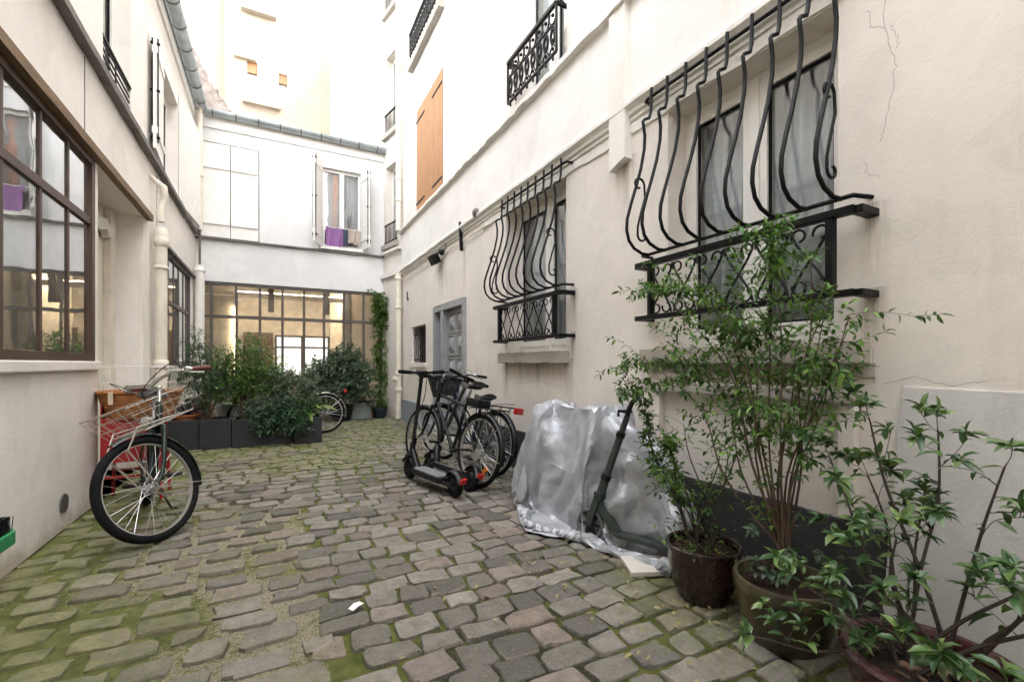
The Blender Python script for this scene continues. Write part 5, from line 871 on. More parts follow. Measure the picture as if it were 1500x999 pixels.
-7,27,-6,0,31,-1,-5,27,-5,-9,27,-6,-2,30,1,-9,26,0,-11,27,0,-13,25,0,-15,26,0,-16,26,0,-16,26,0,-16,26,0,-15,26,0,-16,26,0,-16,25,0,-16,25,0,-16,25,-1,-16,25,-1,-14,24,0,-13,24,-1,-13,25,-1,-12,25,-3,-13,26,-4,-19,29,-8,-7,29,-49,-3,29,-33,-1,26,-43,-5,31,-46,11,34,-21,7,34,-1,-3,20,-22,-4,25,0,-5,37,7,-6,33,35,-6,31,14,-1,28,5,5,27,3,6,25,1,7,25,0,6,25,1,6,26,0,6,27,-1,5,27,0,5,28,-1,4,29,0,3,30,-1,3,30,0,1,31,0,0,32,0,0,32,0,-2,31,0,-3,32,0,-3,32,1,7,31,-6,4,31,-1,3,31,1,3,32,0,-3,29,-8,-23,20,-9,-20,21,11,-1,30,4,-4,29,-7,-22,20,-7,-15,24,11,2,31,4,-1,30,-6,-21,19,-15,-26,18,4,-13,28,1,-14,29,1,
-16,26,-13,-1,31,0,-11,26,-8,-16,27,-8,-8,30,2,-17,27,0,-18,26,-1,-17,27,0,-17,27,-1,-19,26,-1,-20,24,-1,-22,22,-2,-23,22,-2,-23,20,-2,-24,19,-3,-24,19,-3,-24,19,-3,-23,19,-4,-24,18,-5,-23,18,-6,-22,18,-8,-20,21,-10,-19,22,-13,-20,22,-18,-16,24,-44,-10,25,-33,3,20,-8,-6,22,-3,-5,28,0,-15,30,-1,-4,26,-6,0,19,-23,4,24,-33,8,29,-57,14,28,-20,11,26,-7,9,25,-5,7,27,-3,5,27,-2,4,29,-2,3,30,-1,2,30,0,2,31,-1,2,31,0,1,31,-1,1,31,0,0,32,-1,1,32,-1,2,31,-1,2,31,-1,4,32,-1,5,31,-1,5,31,-2,4,31,-1,4,31,0,3,31,0,2,32,1,2,32,-4,-11,26,-15,-26,18,0,-10,26,11,4,32,2,-14,24,-11,-24,19,6,-4,28,14,3,32,0,-3,29,-5,-25,19,-9,-16,26,3,-12,29,6,
-13,28,-12,-11,30,-2,-10,30,-4,-14,27,-8,-15,28,4,-13,29,1,-15,27,1,-20,24,-1,-25,19,-2,-26,17,-3,-27,16,-3,-27,16,-2,-27,14,-2,-27,14,-3,-27,15,-2,-26,15,-3,-25,15,-3,-24,16,-3,-21,20,-3,-18,23,-4,-13,25,-4,-12,26,-6,-15,25,-10,-18,23,-14,-17,24,-18,-14,24,-17,-4,27,-3,6,11,23,6,-11,13,4,-15,1,-4,9,21,2,27,-7,12,23,-22,16,19,-24,20,17,-16,20,18,-10,21,18,-8,22,17,-6,22,18,-5,22,17,-4,22,18,-4,22,20,-4,20,21,-3,19,23,-3,18,24,-2,16,25,-2,15,26,-2,13,27,-1,11,29,-2,8,30,-1,6,31,-1,3,32,-1,1,32,0,3,32,0,3,32,0,3,32,0,2,32,2,2,32,1,0,31,-1,-21,21,-12,-21,21,9,-2,30,3,-4,30,-6,-22,22,-7,-18,22,13,3,30,3,6,32,0,-5,29,-11,-18,25,-2,-9,30,5,
-12,29,-10,-11,30,-2,-8,31,1,-12,29,-6,-14,27,6,-7,30,8,-20,22,0,-25,18,-3,-24,20,-2,-23,21,-2,-22,22,-2,-21,22,-2,-20,24,-2,-18,25,-2,-14,26,-3,-11,27,-2,-8,29,-3,-4,30,-3,-1,30,-5,-2,30,-6,-7,30,-9,-14,28,-12,-17,27,-14,-18,26,-16,-18,25,-17,-20,19,-16,-24,9,-17,-19,14,-17,-8,27,-5,-2,32,-2,8,21,-15,17,15,-19,16,21,-19,16,24,-20,16,26,-18,14,26,-15,14,25,-11,17,23,-8,19,21,-7,21,21,-6,22,20,-5,22,20,-4,23,20,-4,22,20,-4,22,21,-3,22,22,-4,21,23,-3,20,24,-4,19,25,-3,18,26,-3,16,27,-3,13,28,-2,10,30,-2,2,32,0,3,31,-1,3,31,-1,3,31,1,2,31,0,2,32,0,-7,28,-13,-25,19,-2,-13,25,15,1,31,0,-13,25,-12,-25,20,3,-6,27,13,7,31,1,9,30,-1,-8,29,-4,5,33,5,
-11,30,-6,-11,30,-4,-8,31,0,4,30,-3,-6,30,4,-3,27,13,-11,27,3,-15,28,0,-15,28,0,-14,29,0,-12,29,0,-8,30,0,-4,30,0,0,31,0,3,30,-1,6,31,-2,6,31,-2,3,31,-4,-4,30,-5,-9,29,-6,-15,26,-8,-17,25,-9,-17,25,-11,-17,26,-13,-18,25,-12,-17,25,-12,-14,26,-10,-7,29,-5,-2,31,-1,-2,32,-1,1,30,-4,8,29,-9,13,26,-13,16,26,-14,15,26,-13,13,27,-11,10,29,-9,6,30,-7,5,30,-5,5,29,-4,6,29,-3,8,28,-3,9,28,-2,10,28,-1,10,29,-2,10,29,-1,10,29,-1,10,29,0,9,30,0,9,30,-1,7,30,0,6,31,-1,4,31,1,2,32,1,3,32,0,2,32,0,3,32,1,3,32,1,2,31,-1,0,32,-2,-18,23,-10,-24,19,9,-3,29,8,-3,30,-8,-21,22,-10,-17,23,11,4,30,4,5,30,1,2,30,2,16,27,-8,
-13,30,-4,-10,31,-4,-7,32,1,11,30,-3,-5,30,-1,-15,29,0,-15,28,-4,-11,30,1,-8,31,1,-3,31,1,1,31,1,5,31,0,7,31,-1,8,30,-1,6,31,-1,1,30,-2,-5,30,-3,-10,29,-4,-14,27,-5,-17,26,-7,-17,26,-8,-16,26,-9,-16,27,-10,-16,27,-9,-15,27,-9,-11,29,-6,-5,31,-3,-2,31,-2,-1,31,-1,-2,31,-1,-1,31,-3,2,31,-4,8,30,-7,11,29,-10,13,28,-11,13,28,-10,11,28,-8,9,29,-6,5,30,-4,0,31,-3,-3,31,-1,-6,30,0,-6,30,0,-5,30,1,-5,30,1,-4,30,2,-3,31,2,-3,31,1,-2,31,1,-2,31,2,0,32,1,1,32,2,2,32,0,2,31,1,2,32,0,2,32,-1,2,31,1,2,32,0,2,32,0,2,32,1,-7,28,-10,-25,19,-3,-14,24,12,2,31,-1,-14,24,-13,-21,22,1,-7,27,15,4,29,5,12,29,8,17,26,-5,
-14,31,1,-12,28,-1,-1,31,3,6,32,-8,-3,29,-5,-16,24,-12,-12,30,-1,-4,32,1,3,32,1,6,31,1,9,31,0,7,31,0,5,31,0,0,32,-1,-6,31,-2,-11,30,-3,-13,28,-4,-15,28,-5,-15,28,-6,-14,28,-7,-14,29,-7,-14,29,-8,-14,29,-8,-13,29,-8,-10,30,-6,-7,30,-5,-5,30,-3,-2,31,-2,-1,30,-2,0,30,-1,-1,31,-2,1,32,-3,3,32,-4,7,31,-6,9,31,-8,11,30,-8,11,30,-8,9,30,-7,7,30,-6,5,31,-4,2,31,-3,-1,31,-1,-5,31,0,-8,31,0,-9,30,2,-10,30,2,-10,30,2,-10,30,3,-10,30,3,-10,30,3,-10,30,4,-8,31,3,-4,32,3,2,32,0,2,32,0,2,31,-2,3,32,1,3,31,-1,2,32,-1,2,32,1,0,32,-4,-18,25,-15,-22,20,9,-9,26,13,2,29,-3,-13,25,-11,-22,24,8,7,29,14,14,26,9,17,26,-1,
-7,33,2,-8,30,1,8,30,5,-9,31,-4,-15,21,-17,-15,28,-7,-2,32,2,5,32,2,7,31,1,6,31,1,2,32,1,-2,31,1,-7,31,0,-10,30,0,-12,30,-1,-12,29,-2,-12,30,-2,-12,29,-3,-11,30,-3,-11,29,-3,-11,30,-4,-11,30,-5,-10,30,-4,-9,31,-4,-7,31,-4,-4,31,-2,-2,31,-2,-1,30,-1,0,31,-1,-1,31,0,0,31,-1,0,31,-1,2,31,-2,4,32,-3,6,31,-3,7,31,-5,7,31,-4,7,31,-4,7,31,-4,5,30,-3,2,31,-2,-2,31,-1,-6,31,2,-9,30,3,-10,30,3,-10,30,3,-12,29,4,-12,29,4,-12,28,4,-11,29,4,-10,29,4,-8,30,4,-7,30,4,0,32,2,2,31,0,2,32,-1,2,32,0,2,32,0,3,32,-1,3,32,1,3,32,0,-4,31,-8,-21,22,-1,-22,5,11,-14,-6,-1,-18,9,-12,-20,17,-16,-17,25,-1,11,27,3,4,25,-1,
-1,35,2,-5,28,11,5,31,2,-7,32,0,-8,31,-1,-3,32,1,4,32,3,6,32,2,3,32,2,1,32,2,-3,32,2,-5,32,1,-6,31,1,-7,31,-1,-7,31,-1,-7,32,-1,-7,31,-2,-7,31,-2,-7,31,-3,-8,32,-3,-8,31,-4,-8,31,-3,-8,31,-4,-6,31,-3,-4,32,-2,-3,31,-2,-2,31,-2,-1,31,-2,-1,31,-1,0,31,-1,-1,31,1,0,31,0,1,32,-1,2,31,-1,3,32,-3,4,32,-3,5,31,-4,5,31,-4,4,31,-3,4,32,-3,2,31,-2,0,32,-1,-4,31,0,-10,30,3,-8,30,2,-8,30,2,-6,31,2,-5,31,2,-4,32,3,-3,32,3,-3,32,3,-3,32,3,-2,32,2,-2,32,3,1,32,0,2,32,1,1,31,0,2,32,-1,2,32,-2,2,31,0,2,32,1,3,32,-2,-6,29,-11,9,23,-5,30,15,0,23,11,-6,7,12,-18,-10,19,-8,-17,19,-13,-30,3,-2,
7,32,1,-1,29,12,-6,30,7,-6,32,2,-7,32,0,0,33,3,4,32,3,3,32,3,2,33,3,-1,33,3,-2,32,2,-2,32,2,-3,33,1,-3,32,2,-3,32,1,-3,32,1,-4,32,0,-4,32,-1,-5,32,-1,-5,32,-2,-5,32,-2,-5,32,-3,-4,32,-2,-4,32,-2,-3,31,-2,-3,32,-2,-1,32,-1,-1,31,-1,0,31,-1,1,30,-1,-1,32,2,1,32,1,1,31,1,1,32,-1,2,32,-1,2,31,-2,3,32,-2,3,32,-2,3,32,-2,2,31,-2,2,32,-2,1,31,0,-1,31,0,-3,31,1,-3,32,2,-2,32,2,-2,31,2,-2,32,3,-3,32,2,-3,32,2,-2,32,2,-2,31,3,-2,32,3,-2,32,3,2,32,1,2,32,1,2,32,0,2,32,0,2,32,-2,3,32,0,3,33,0,3,33,-1,5,28,-12,17,21,-12,27,19,-1,30,11,1,31,8,-1,19,6,-1,0,-1,9,2,-5,5,
16,28,1,3,31,6,-9,29,7,-8,33,2,-5,32,1,1,32,3,3,32,3,2,32,3,2,32,4,2,32,3,2,32,4,1,32,3,1,31,3,1,32,2,0,32,2,-1,32,1,-1,32,1,-2,32,1,-2,32,0,-3,32,0,-3,32,0,-3,32,0,-3,32,-1,-2,31,-1,-2,31,-1,-1,31,-1,-1,30,-1,0,31,-1,-1,37,-2,1,30,-1,5,31,8,-1,30,2,-1,31,0,1,31,0,2,31,-1,2,32,-1,1,31,-1,2,31,-1,2,31,-1,1,32,0,0,31,0,-1,31,0,-1,32,1,-2,32,2,-2,31,2,-2,31,3,-2,32,3,-3,31,2,-2,31,3,-2,31,3,-2,32,3,-2,32,3,-2,32,4,-2,31,4,3,32,1,2,32,1,2,32,-1,2,32,1,2,32,0,2,32,0,3,32,-1,4,32,-2,11,26,7,13,22,8,19,26,5,29,12,3,29,9,10,22,-10,20,27,-6,12,25,13,-8,
30,13,1,18,25,0,-12,28,9,-11,29,9,-2,34,2,3,33,4,2,33,5,3,32,5,4,32,4,5,32,5,6,32,4,6,32,4,5,32,4,4,32,4,4,32,3,3,32,3,2,33,2,2,33,2,1,33,1,0,32,0,0,32,0,0,33,0,1,32,0,3,32,0,6,31,0,7,30,0,7,29,0,6,29,0,6,20,0,7,23,-1,9,29,1,0,29,2,1,30,2,0,30,1,-1,31,1,-1,31,1,-1,32,0,-1,32,0,-1,33,0,0,32,0,0,32,1,-1,32,1,-2,32,2,-3,32,3,-2,32,3,-2,32,2,-3,32,3,-2,32,3,-2,32,3,-2,32,3,-2,32,4,-2,32,3,-2,32,3,-2,32,3,1,33,0,3,31,1,3,32,0,2,32,1,2,32,2,3,33,0,3,32,0,1,33,0,18,25,0,13,28,-2,12,29,3,16,27,-1,25,9,14,23,18,6,16,24,-11,1,33,-2,
19,23,1,19,22,-6,6,31,-5,-12,28,8,9,29,5,0,31,6,-2,31,5,1,32,5,4,32,5,6,31,5,7,31,5,8,31,5,9,31,5,8,31,5,7,31,5,6,32,4,5,31,4,4,32,3,3,32,3,3,33,3,2,33,2,1,32,1,0,32,1,-2,31,0,-6,31,0,-8,30,-1,-9,30,-2,-8,28,-2,-6,31,-2,4,33,0,-4,25,0,-3,28,1,-5,27,1,-5,29,1,-5,29,1,-3,31,1,-1,31,1,-1,32,1,-1,31,1,-2,32,2,-2,32,2,-2,32,2,-2,31,3,-2,31,2,-3,31,3,-3,32,3,-2,31,3,-2,32,4,-2,32,4,-2,32,4,-2,31,3,-2,32,4,-2,31,3,-2,32,3,-1,32,1,2,32,0,2,32,-2,2,31,0,3,31,1,2,32,0,3,32,1,9,29,11,18,26,-4,15,27,-6,12,29,5,5,31,0,19,26,-3,20,24,-6,15,25,-9,6,32,0,
2,32,0,11,25,-11,8,22,-21,9,31,-6,16,27,11,6,31,8,-3,32,7,-3,32,7,0,32,6,4,32,5,8,31,6,10,30,6,11,30,6,11,30,6,11,31,6,10,31,6,8,32,5,6,32,5,6,32,4,5,32,3,3,32,2,2,32,2,0,32,1,-1,32,1,-2,31,0,-1,31,0,-1,31,-1,-1,32,-2,0,31,-1,-9,32,-1,-6,30,-2,1,29,-2,3,30,-1,3,30,-1,3,31,0,1,31,1,-1,32,2,-2,31,2,-3,32,3,-3,31,3,-4,31,3,-3,31,4,-3,31,3,-2,32,3,-2,32,3,-2,32,3,-2,32,3,-2,32,3,-2,32,3,-2,32,3,-2,32,4,-2,31,3,-2,32,4,-2,32,4,-1,32,2,1,33,0,2,31,-1,3,32,1,3,32,1,3,32,-1,4,32,1,16,25,14,17,28,-3,18,24,-5,10,31,0,3,32,3,13,30,-6,14,26,-4,6,26,3,9,32,2,
-18,22,4,-1,27,2,13,26,-11,15,29,-4,5,31,9,9,30,9,2,32,7,-5,31,8,-5,31,9,-1,31,8,5,31,7,9,31,7,12,30,8,14,29,8,13,28,8,12,29,8,11,30,8,10,31,6,8,31,6,7,32,5,7,32,5,5,32,3,3,32,2,0,32,1,0,32,0,-2,32,0,-1,31,0,-1,30,0,-3,30,0,-5,30,-2,-6,31,-6,-1,31,-2,-1,31,-1,-2,31,1,-2,31,1,-2,31,2,-2,31,2,-3,32,4,-5,32,4,-6,32,5,-6,32,6,-6,31,5,-5,32,5,-2,32,4,-2,32,4,-2,31,4,-2,32,4,-2,32,4,-2,31,4,-2,31,4,-2,31,4,-2,32,5,-2,32,4,-2,32,4,0,32,2,2,32,0,1,32,-1,3,31,-1,3,31,1,3,32,0,11,30,8,20,20,13,23,20,10,17,25,3,6,33,-7,9,31,5,9,30,-7,7,29,-8,5,29,3,17,29,2,
-11,28,-1,-5,29,2,16,28,0,17,27,1,2,31,3,7,30,7,8,30,8,0,32,7,-7,30,8,-7,31,8,-4,31,8,3,31,8,9,30,7,14,28,8,16,27,9,17,26,9,16,27,9,14,28,9,11,30,7,10,30,7,9,31,6,8,31,6,5,32,4,4,32,3,5,31,2,6,30,2,5,31,2,2,31,1,-2,30,-1,-3,31,-1,-2,31,-3,-1,31,-1,-1,31,0,-1,31,1,-2,31,2,-3,32,2,-6,31,4,-8,31,5,-9,29,7,-10,29,7,-10,28,8,-10,30,8,-7,30,6,-2,31,4,-2,31,4,-2,32,4,-2,31,4,-2,31,4,-2,32,4,-3,32,4,-3,32,4,-3,31,4,-4,31,5,-4,31,5,-2,32,3,0,32,1,1,31,0,0,28,6,4,15,14,9,-8,19,5,-25,1,-10,-21,-12,-11,-22,-1,-26,4,-2,-18,24,-10,2,31,-1,7,32,-1,6,30,-9,12,27,0,19,24,2,
-6,31,-5,-4,31,-3,13,27,8,25,12,17,23,13,15,19,19,13,16,25,11,10,29,9,1,32,9,-7,30,11,-10,30,11,-7,30,10,-1,31,10,7,31,10,14,28,11,18,26,12,19,24,12,17,26,12,16,28,11,13,30,10,11,30,9,12,30,8,8,31,6,4,32,3,-1,32,2,-4,32,0,-7,31,-1,-5,30,-1,0,29,-1,-1,30,-1,-1,31,0,-1,32,0,-1,32,0,-1,32,1,-3,32,3,-7,31,5,-10,31,8,-12,28,10,-14,28,11,-15,27,12,-14,28,10,-11,29,9,-6,30,7,-1,31,5,-2,32,5,-2,32,5,-2,32,4,-2,32,4,-2,31,4,-4,30,5,-6,30,5,-7,28,5,-8,26,5,-12,27,7,-9,30,8,-1,26,6,5,13,18,13,-8,15,15,-19,4,14,-17,-9,10,-13,-7,1,-6,-16,-14,-6,-2,-13,6,0,-13,9,-1,1,13,-4,1,16,1,-2,13,-10,12,9,0,29,-1,1,
-8,29,1,-4,31,-8,3,29,11,16,17,17,24,3,19,26,-1,19,25,5,18,23,16,14,15,25,10,4,30,9,-6,29,10,-11,28,12,-9,29,12,-4,30,10,5,30,10,13,27,11,19,24,14,20,22,14,18,23,15,16,26,13,14,29,11,12,29,11,13,28,10,14,26,8,12,28,6,8,29,5,5,30,3,1,31,1,0,30,0,1,31,-1,0,32,2,0,31,1,-1,32,2,-3,32,3,-7,31,5,-12,29,9,-15,26,12,-17,24,14,-17,23,14,-16,25,12,-12,27,10,-5,29,8,0,31,6,2,31,5,4,31,4,4,30,4,4,31,4,5,31,3,5,31,3,8,31,2,9,30,1,10,31,1,11,30,2,10,27,3,7,17,6,12,-2,7,16,-12,-5,10,-3,-16,4,9,-15,0,21,-13,-1,29,0,18,23,16,25,14,12,30,-2,4,23,-21,2,16,-28,6,-5,-31,2,-8,-30,-1,-5,-31,-5,10,-30,2,
4,9,22,-8,23,13,-7,26,15,1,27,17,10,22,16,23,7,18,25,-5,20,23,-5,20,26,7,16,20,20,11,8,29,9,-4,30,10,-11,27,12,-12,26,13,-6,29,12,3,30,11,13,27,12,20,21,15,21,19,16,20,21,16,17,25,14,14,28,12,15,26,13,21,20,13,24,17,12,25,13,11,22,16,10,16,21,8,6,28,2,3,30,-1,3,31,3,-1,32,2,-1,32,2,-7,31,5,-13,28,11,-17,24,15,-18,21,16,-20,21,16,-17,24,13,-9,28,10,-1,31,8,3,31,6,4,31,5,3,31,5,1,31,4,-1,31,4,-3,29,4,-6,27,4,-8,27,4,-10,26,4,-11,26,5,-13,25,4,-14,24,3,-9,19,0,-8,6,2,-2,7,-7,-3,20,-11,-5,27,-6,-5,31,-1,-4,31,-1,5,28,9,25,19,7,28,16,4,29,-10,0,8,-29,2,12,-30,1,-5,-29,2,-7,-32,1,-4,-28,-10,-2,-33,0,
24,5,24,-6,8,30,-12,18,19,-9,26,19,-9,23,17,3,27,16,19,14,17,24,-3,21,20,-10,23,24,-2,21,25,14,16,14,27,12,0,30,12,-10,28,15,-13,26,16,-9,28,16,1,30,14,13,27,16,20,21,20,20,18,21,19,21,20,16,26,17,15,26,16,21,21,14,27,12,13,19,22,9,11,27,2,2,28,-7,1,28,-9,4,29,-2,3,30,0,0,30,3,-5,31,5,-13,27,11,-17,22,17,-18,20,21,-19,20,22,-15,25,18,-7,29,14,-1,30,12,-3,30,9,-8,28,9,-14,25,9,-18,22,9,-22,19,9,-24,15,9,-26,12,8,-28,8,9,-29,4,9,-29,2,8,-29,-1,7,-29,-3,7,-28,-5,7,-30,-5,7,-29,7,0,-10,27,-5,-7,32,1,-5,32,0,-4,32,0,-3,31,3,15,24,12,24,20,-2,22,21,-9,4,21,-5,-8,22,3,-15,3,19,-15,-4,24,-10,-19,16,-7,-28,-2,-19,-25,7,
20,17,21,13,5,30,-2,-14,18,-19,3,10,-19,15,13,-22,17,15,-7,27,13,13,22,13,24,5,17,22,-7,20,22,-9,20,26,2,16,21,18,11,9,28,9,-4,28,11,-12,25,13,-13,25,14,-3,29,13,12,26,14,20,18,19,20,16,22,19,20,20,17,24,19,19,22,17,12,28,12,2,31,-7,-3,29,-12,-4,29,-11,-1,30,-8,3,31,-1,2,30,1,-4,31,5,-13,26,13,-16,18,21,-18,17,23,-18,17,22,-16,22,18,-11,26,13,-12,25,11,-19,20,9,-24,14,10,-27,11,9,-27,8,9,-27,7,8,-26,7,8,-25,9,7,-25,11,8,-23,14,6,-22,16,5,-21,18,5,-20,19,4,-18,21,4,-16,24,2,-10,28,1,0,31,1,-2,31,0,-5,31,1,-6,31,1,-6,31,-1,9,28,13,22,21,6,25,21,0,11,25,-12,-6,31,-1,13,27,10,9,29,-8,-5,30,-13,0,29,-11,1,29,7,-24,21,6,
13,25,18,24,11,20,23,17,8,23,1,11,18,16,11,6,25,10,-8,25,12,-7,29,12,5,28,11,19,16,13,24,2,18,24,-6,20,27,-2,19,26,10,15,18,21,12,6,26,13,-6,28,15,-10,26,16,-2,28,16,12,26,18,18,18,23,19,17,25,17,22,22,16,23,21,9,28,12,10,29,8,9,29,6,7,31,1,2,30,-3,2,30,-1,0,29,3,-10,20,17,-14,10,25,-17,11,26,-16,14,24,-17,15,26,-18,20,21,-18,20,17,-19,18,14,-19,17,12,-16,19,9,-12,21,7,-8,24,6,-5,25,4,-2,26,3,1,26,3,5,26,1,8,26,1,10,26,0,12,26,0,14,26,0,15,26,0,16,26,1,15,28,1,9,30,3,-2,31,-1,-4,32,1,-6,32,-1,1,31,3,14,25,13,24,22,0,19,23,-13,-2,30,-9,-2,30,7,18,25,9,8,25,-12,2,25,-16,-3,31,5,9,21,13,-2,29,-5,
2,24,16,10,17,16,3,15,10,5,21,8,11,12,9,15,16,9,12,22,8,5,26,8,1,32,8,2,31,8,10,26,8,19,15,11,25,4,14,28,-2,15,28,3,14,25,13,12,19,19,11,7,26,13,-3,29,15,0,30,17,13,25,21,18,18,27,17,18,26,12,22,25,8,18,21,16,18,19,15,9,21,10,21,16,5,28,7,-3,28,-11,-2,22,-12,-4,16,0,-13,16,9,-5,19,17,-3,25,29,-7,26,40,-14,25,32,-13,23,11,-9,24,7,-5,28,5,-1,30,3,2,30,2,4,29,1,6,29,1,7,28,0,8,27,-1,9,27,-1,9,26,-1,10,26,0,9,25,0,8,26,1,8,26,1,6,28,2,5,29,3,4,31,3,-4,33,-1,-7,31,0,-3,30,0,7,28,10,20,22,5,22,22,-7,6,27,-11,-7,31,0,8,27,11,17,27,-5,1,27,-10,-4,30,-4,12,26,9,13,25,-8,6,29,-9,
0,10,12,0,15,12,0,15,11,0,26,8,0,15,7,2,12,7,4,13,7,3,16,6,1,19,5,0,27,5,0,32,4,3,31,4,8,26,4,16,19,7,26,11,9,30,7,9,29,10,9,26,13,9,19,18,10,9,26,12,8,28,15,15,23,21,17,19,27,8,17,20,12,24,14,-4,16,13,4,11,21,7,0,28,2,3,20,-1,11,16,-4,19,11,-5,27,6,0,30,7,-5,21,3,-10,26,7,-8,26,12,4,27,10,-6,25,4,-13,24,5,-15,21,4,-18,19,4,-20,17,3,-21,17,3,-22,16,2,-22,14,3,-23,14,3,-23,13,3,-24,13,3,-25,11,3,-25,10,4,-25,7,4,-26,4,4,-25,1,3,-25,0,1,-25,10,3,-14,26,9,-7,31,0,-2,30,1,13,26,7,23,23,-3,14,25,-13,-6,31,-3,-2,30,6,18,26,7,10,28,-12,-4,32,-2,5,30,9,22,22,5,9,27,-5,10,30,4,
0,27,9,0,27,8,0,26,7,0,13,8,0,26,7,0,24,6,0,23,6,0,23,6,0,21,5,0,19,5,0,17,5,0,20,5,0,22,5,1,23,4,1,26,4,6,23,6,13,19,7,19,19,8,22,20,11,22,19,12,19,21,17,14,23,32,13,21,38,14,38,51,-1,18,9,12,28,43,3,33,19,8,26,-6,1,22,-17,4,17,-24,6,18,-23,6,18,-24,5,22,-24,3,28,-6,8,14,-8,11,27,-33,3,19,-36,3,21,-10,-3,24,-7,-10,25,-4,-14,25,-2,-14,27,-1,-15,26,-1,-15,25,0,-16,25,0,-17,23,1,-19,22,2,-20,21,2,-20,21,2,-20,20,1,-20,21,1,-20,20,1,-21,17,2,-21,9,5,-21,15,10,-18,20,16,-12,22,5,7,29,2,20,24,-1,20,23,-8,2,28,-7,-9,31,-1,8,28,12,19,26,-5,0,30,-3,-2,31,2,13,24,14,21,22,-8,5,31,-4,15,26,10,
0,59,3,0,58,3,0,58,2,0,56,3,0,55,3,0,54,3,0,51,3,0,49,2,0,47,3,0,45,3,0,43,3,0,40,2,0,38,3,0,36,3,0,31,3,0,31,2,0,31,2,0,29,2,2,28,1,7,28,3,12,30,3,7,31,53,6,30,28,-9,18,-1,-12,47,36,-12,25,0,-6,33,-4,-6,31,-10,4,24,-17,5,15,-27,7,6,-32,7,6,-32,7,6,-34,8,11,-47,8,16,-53,8,14,-41,14,14,-25,20,3,-22,20,2,-18,16,10,-13,12,20,-8,5,26,-5,1,29,-4,-1,31,-3,1,31,-4,5,31,-4,9,29,-4,11,28,-4,13,26,-3,15,25,-3,17,23,-3,20,22,-3,24,20,-4,31,12,-2,18,15,8,-2,18,13,6,30,4,17,23,-3,23,22,-4,12,24,-13,-7,30,-3,-2,30,4,18,26,7,11,27,-11,-3,32,0,5,28,9,24,21,4,12,28,-9,6,31,1,23,23,3,
0,57,-3,0,57,-3,0,55,-2,0,55,-2,0,55,-2,0,54,-2,0,53,-1,0,52,-1,0,51,-1,0,49,-1,0,47,-1,0,46,0,0,44,-1,0,42,-1,0,40,-2,0,37,-2,0,34,-2,0,32,-3,0,31,-3,-4,29,-5,-11,30,-7,-9,32,-47,-10,29,-36,-6,28,-26,3,18,-23,0,23,-19,3,25,-16,4,20,-28,7,8,-33,8,6,-31,8,7,-31,8,7,-32,8,7,-34,9,6,-37,9,5,-39,9,10,-38,7,21,-29,10,18,-24,17,4,-23,18,-10,-21,15,-11,-18,17,-2,-14,19,11,-10,15,21,-7,9,27,-5,3,30,-5,3,30,-6,7,27,-5,12,25,-6,18,22,-5,23,19,-5,27,16,-4,28,14,-3,26,19,-5,26,4,-17,28,5,-12,25,17,0,20,24,1,23,20,-10,-1,28,-5,-6,31,-1,9,28,15,19,25,-2,3,30,-6,-4,31,0,13,25,12,22,22,-7,5,30,-3,7,29,5,21,24,-6,
0,23,-7,0,23,-6,0,24,-6,0,15,-6,0,23,-5,0,23,-4,0,22,-5,0,17,-4,0,18,-4,0,20,-4,0,23,-3,0,23,-4,0,22,-4,0,21,-5,-1,21,-5,-3,22,-5,0,27,-7,0,30,-8,-4,29,-11,-14,25,-14,-22,16,-23,-21,10,-53,-12,16,-48,-5,15,-46,-1,6,-43,-2,6,-42,2,15,-40,1,20,-28,6,12,-31,7,8,-32,8,9,-32,8,9,-33,9,8,-34,10,7,-37,9,7,-38,8,2,-39,10,16,-34,0,25,-26,6,20,-24,17,10,-24,16,-9,-23,7,-21,-21,3,-19,-18,16,-12,-16,23,1,-13,23,15,-9,14,25,-7,5,30,-7,-2,31,-7,-4,30,-7,-1,28,-7,4,28,-7,11,28,-6,14,27,-7,24,15,-13,15,-3,-21,-1,-12,-9,-9,-2,9,-2,13,13,-9,25,2,-1,29,7,20,24,9,15,25,-11,-3,31,-2,3,28,9,22,21,5,13,27,-13,1,31,1,13,27,6,14,29,-11,
0,13,-12,0,18,-10,0,14,-8,0,21,-7,0,14,-6,0,17,-5,0,22,-4,-1,28,-3,-2,26,-2,-4,20,-3,-11,14,-5,-16,14,-5,-20,15,-5,-22,16,-4,-16,23,-4,-1,29,-7,-1,30,-8,-7,28,-8,-21,17,-13,-23,5,-22,-23,1,-25,-23,0,-28,-9,10,-35,-1,4,-38,-3,4,-37,-3,5,-37,2,7,-37,3,18,-29,4,18,-28,8,11,-30,8,9,-31,9,9,-31,10,9,-32,11,7,-34,11,6,-34,10,-1,-34,11,0,-33,11,20,-26,-2,25,-20,2,23,-19,16,16,-20,19,0,-20,10,-21,-19,-8,-23,-17,-4,-23,-15,10,-22,-15,22,-10,-12,25,6,-9,21,19,-7,10,27,-7,-1,30,-7,-8,29,-8,-9,28,-9,-2,31,-7,10,29,-6,13,23,-3,12,24,-3,5,26,1,2,30,-3,4,30,0,11,28,11,22,24,-3,6,29,-9,-2,31,0,16,24,13,21,23,-3,4,30,-4,2,31,2,15,28,4,7,31,-7,
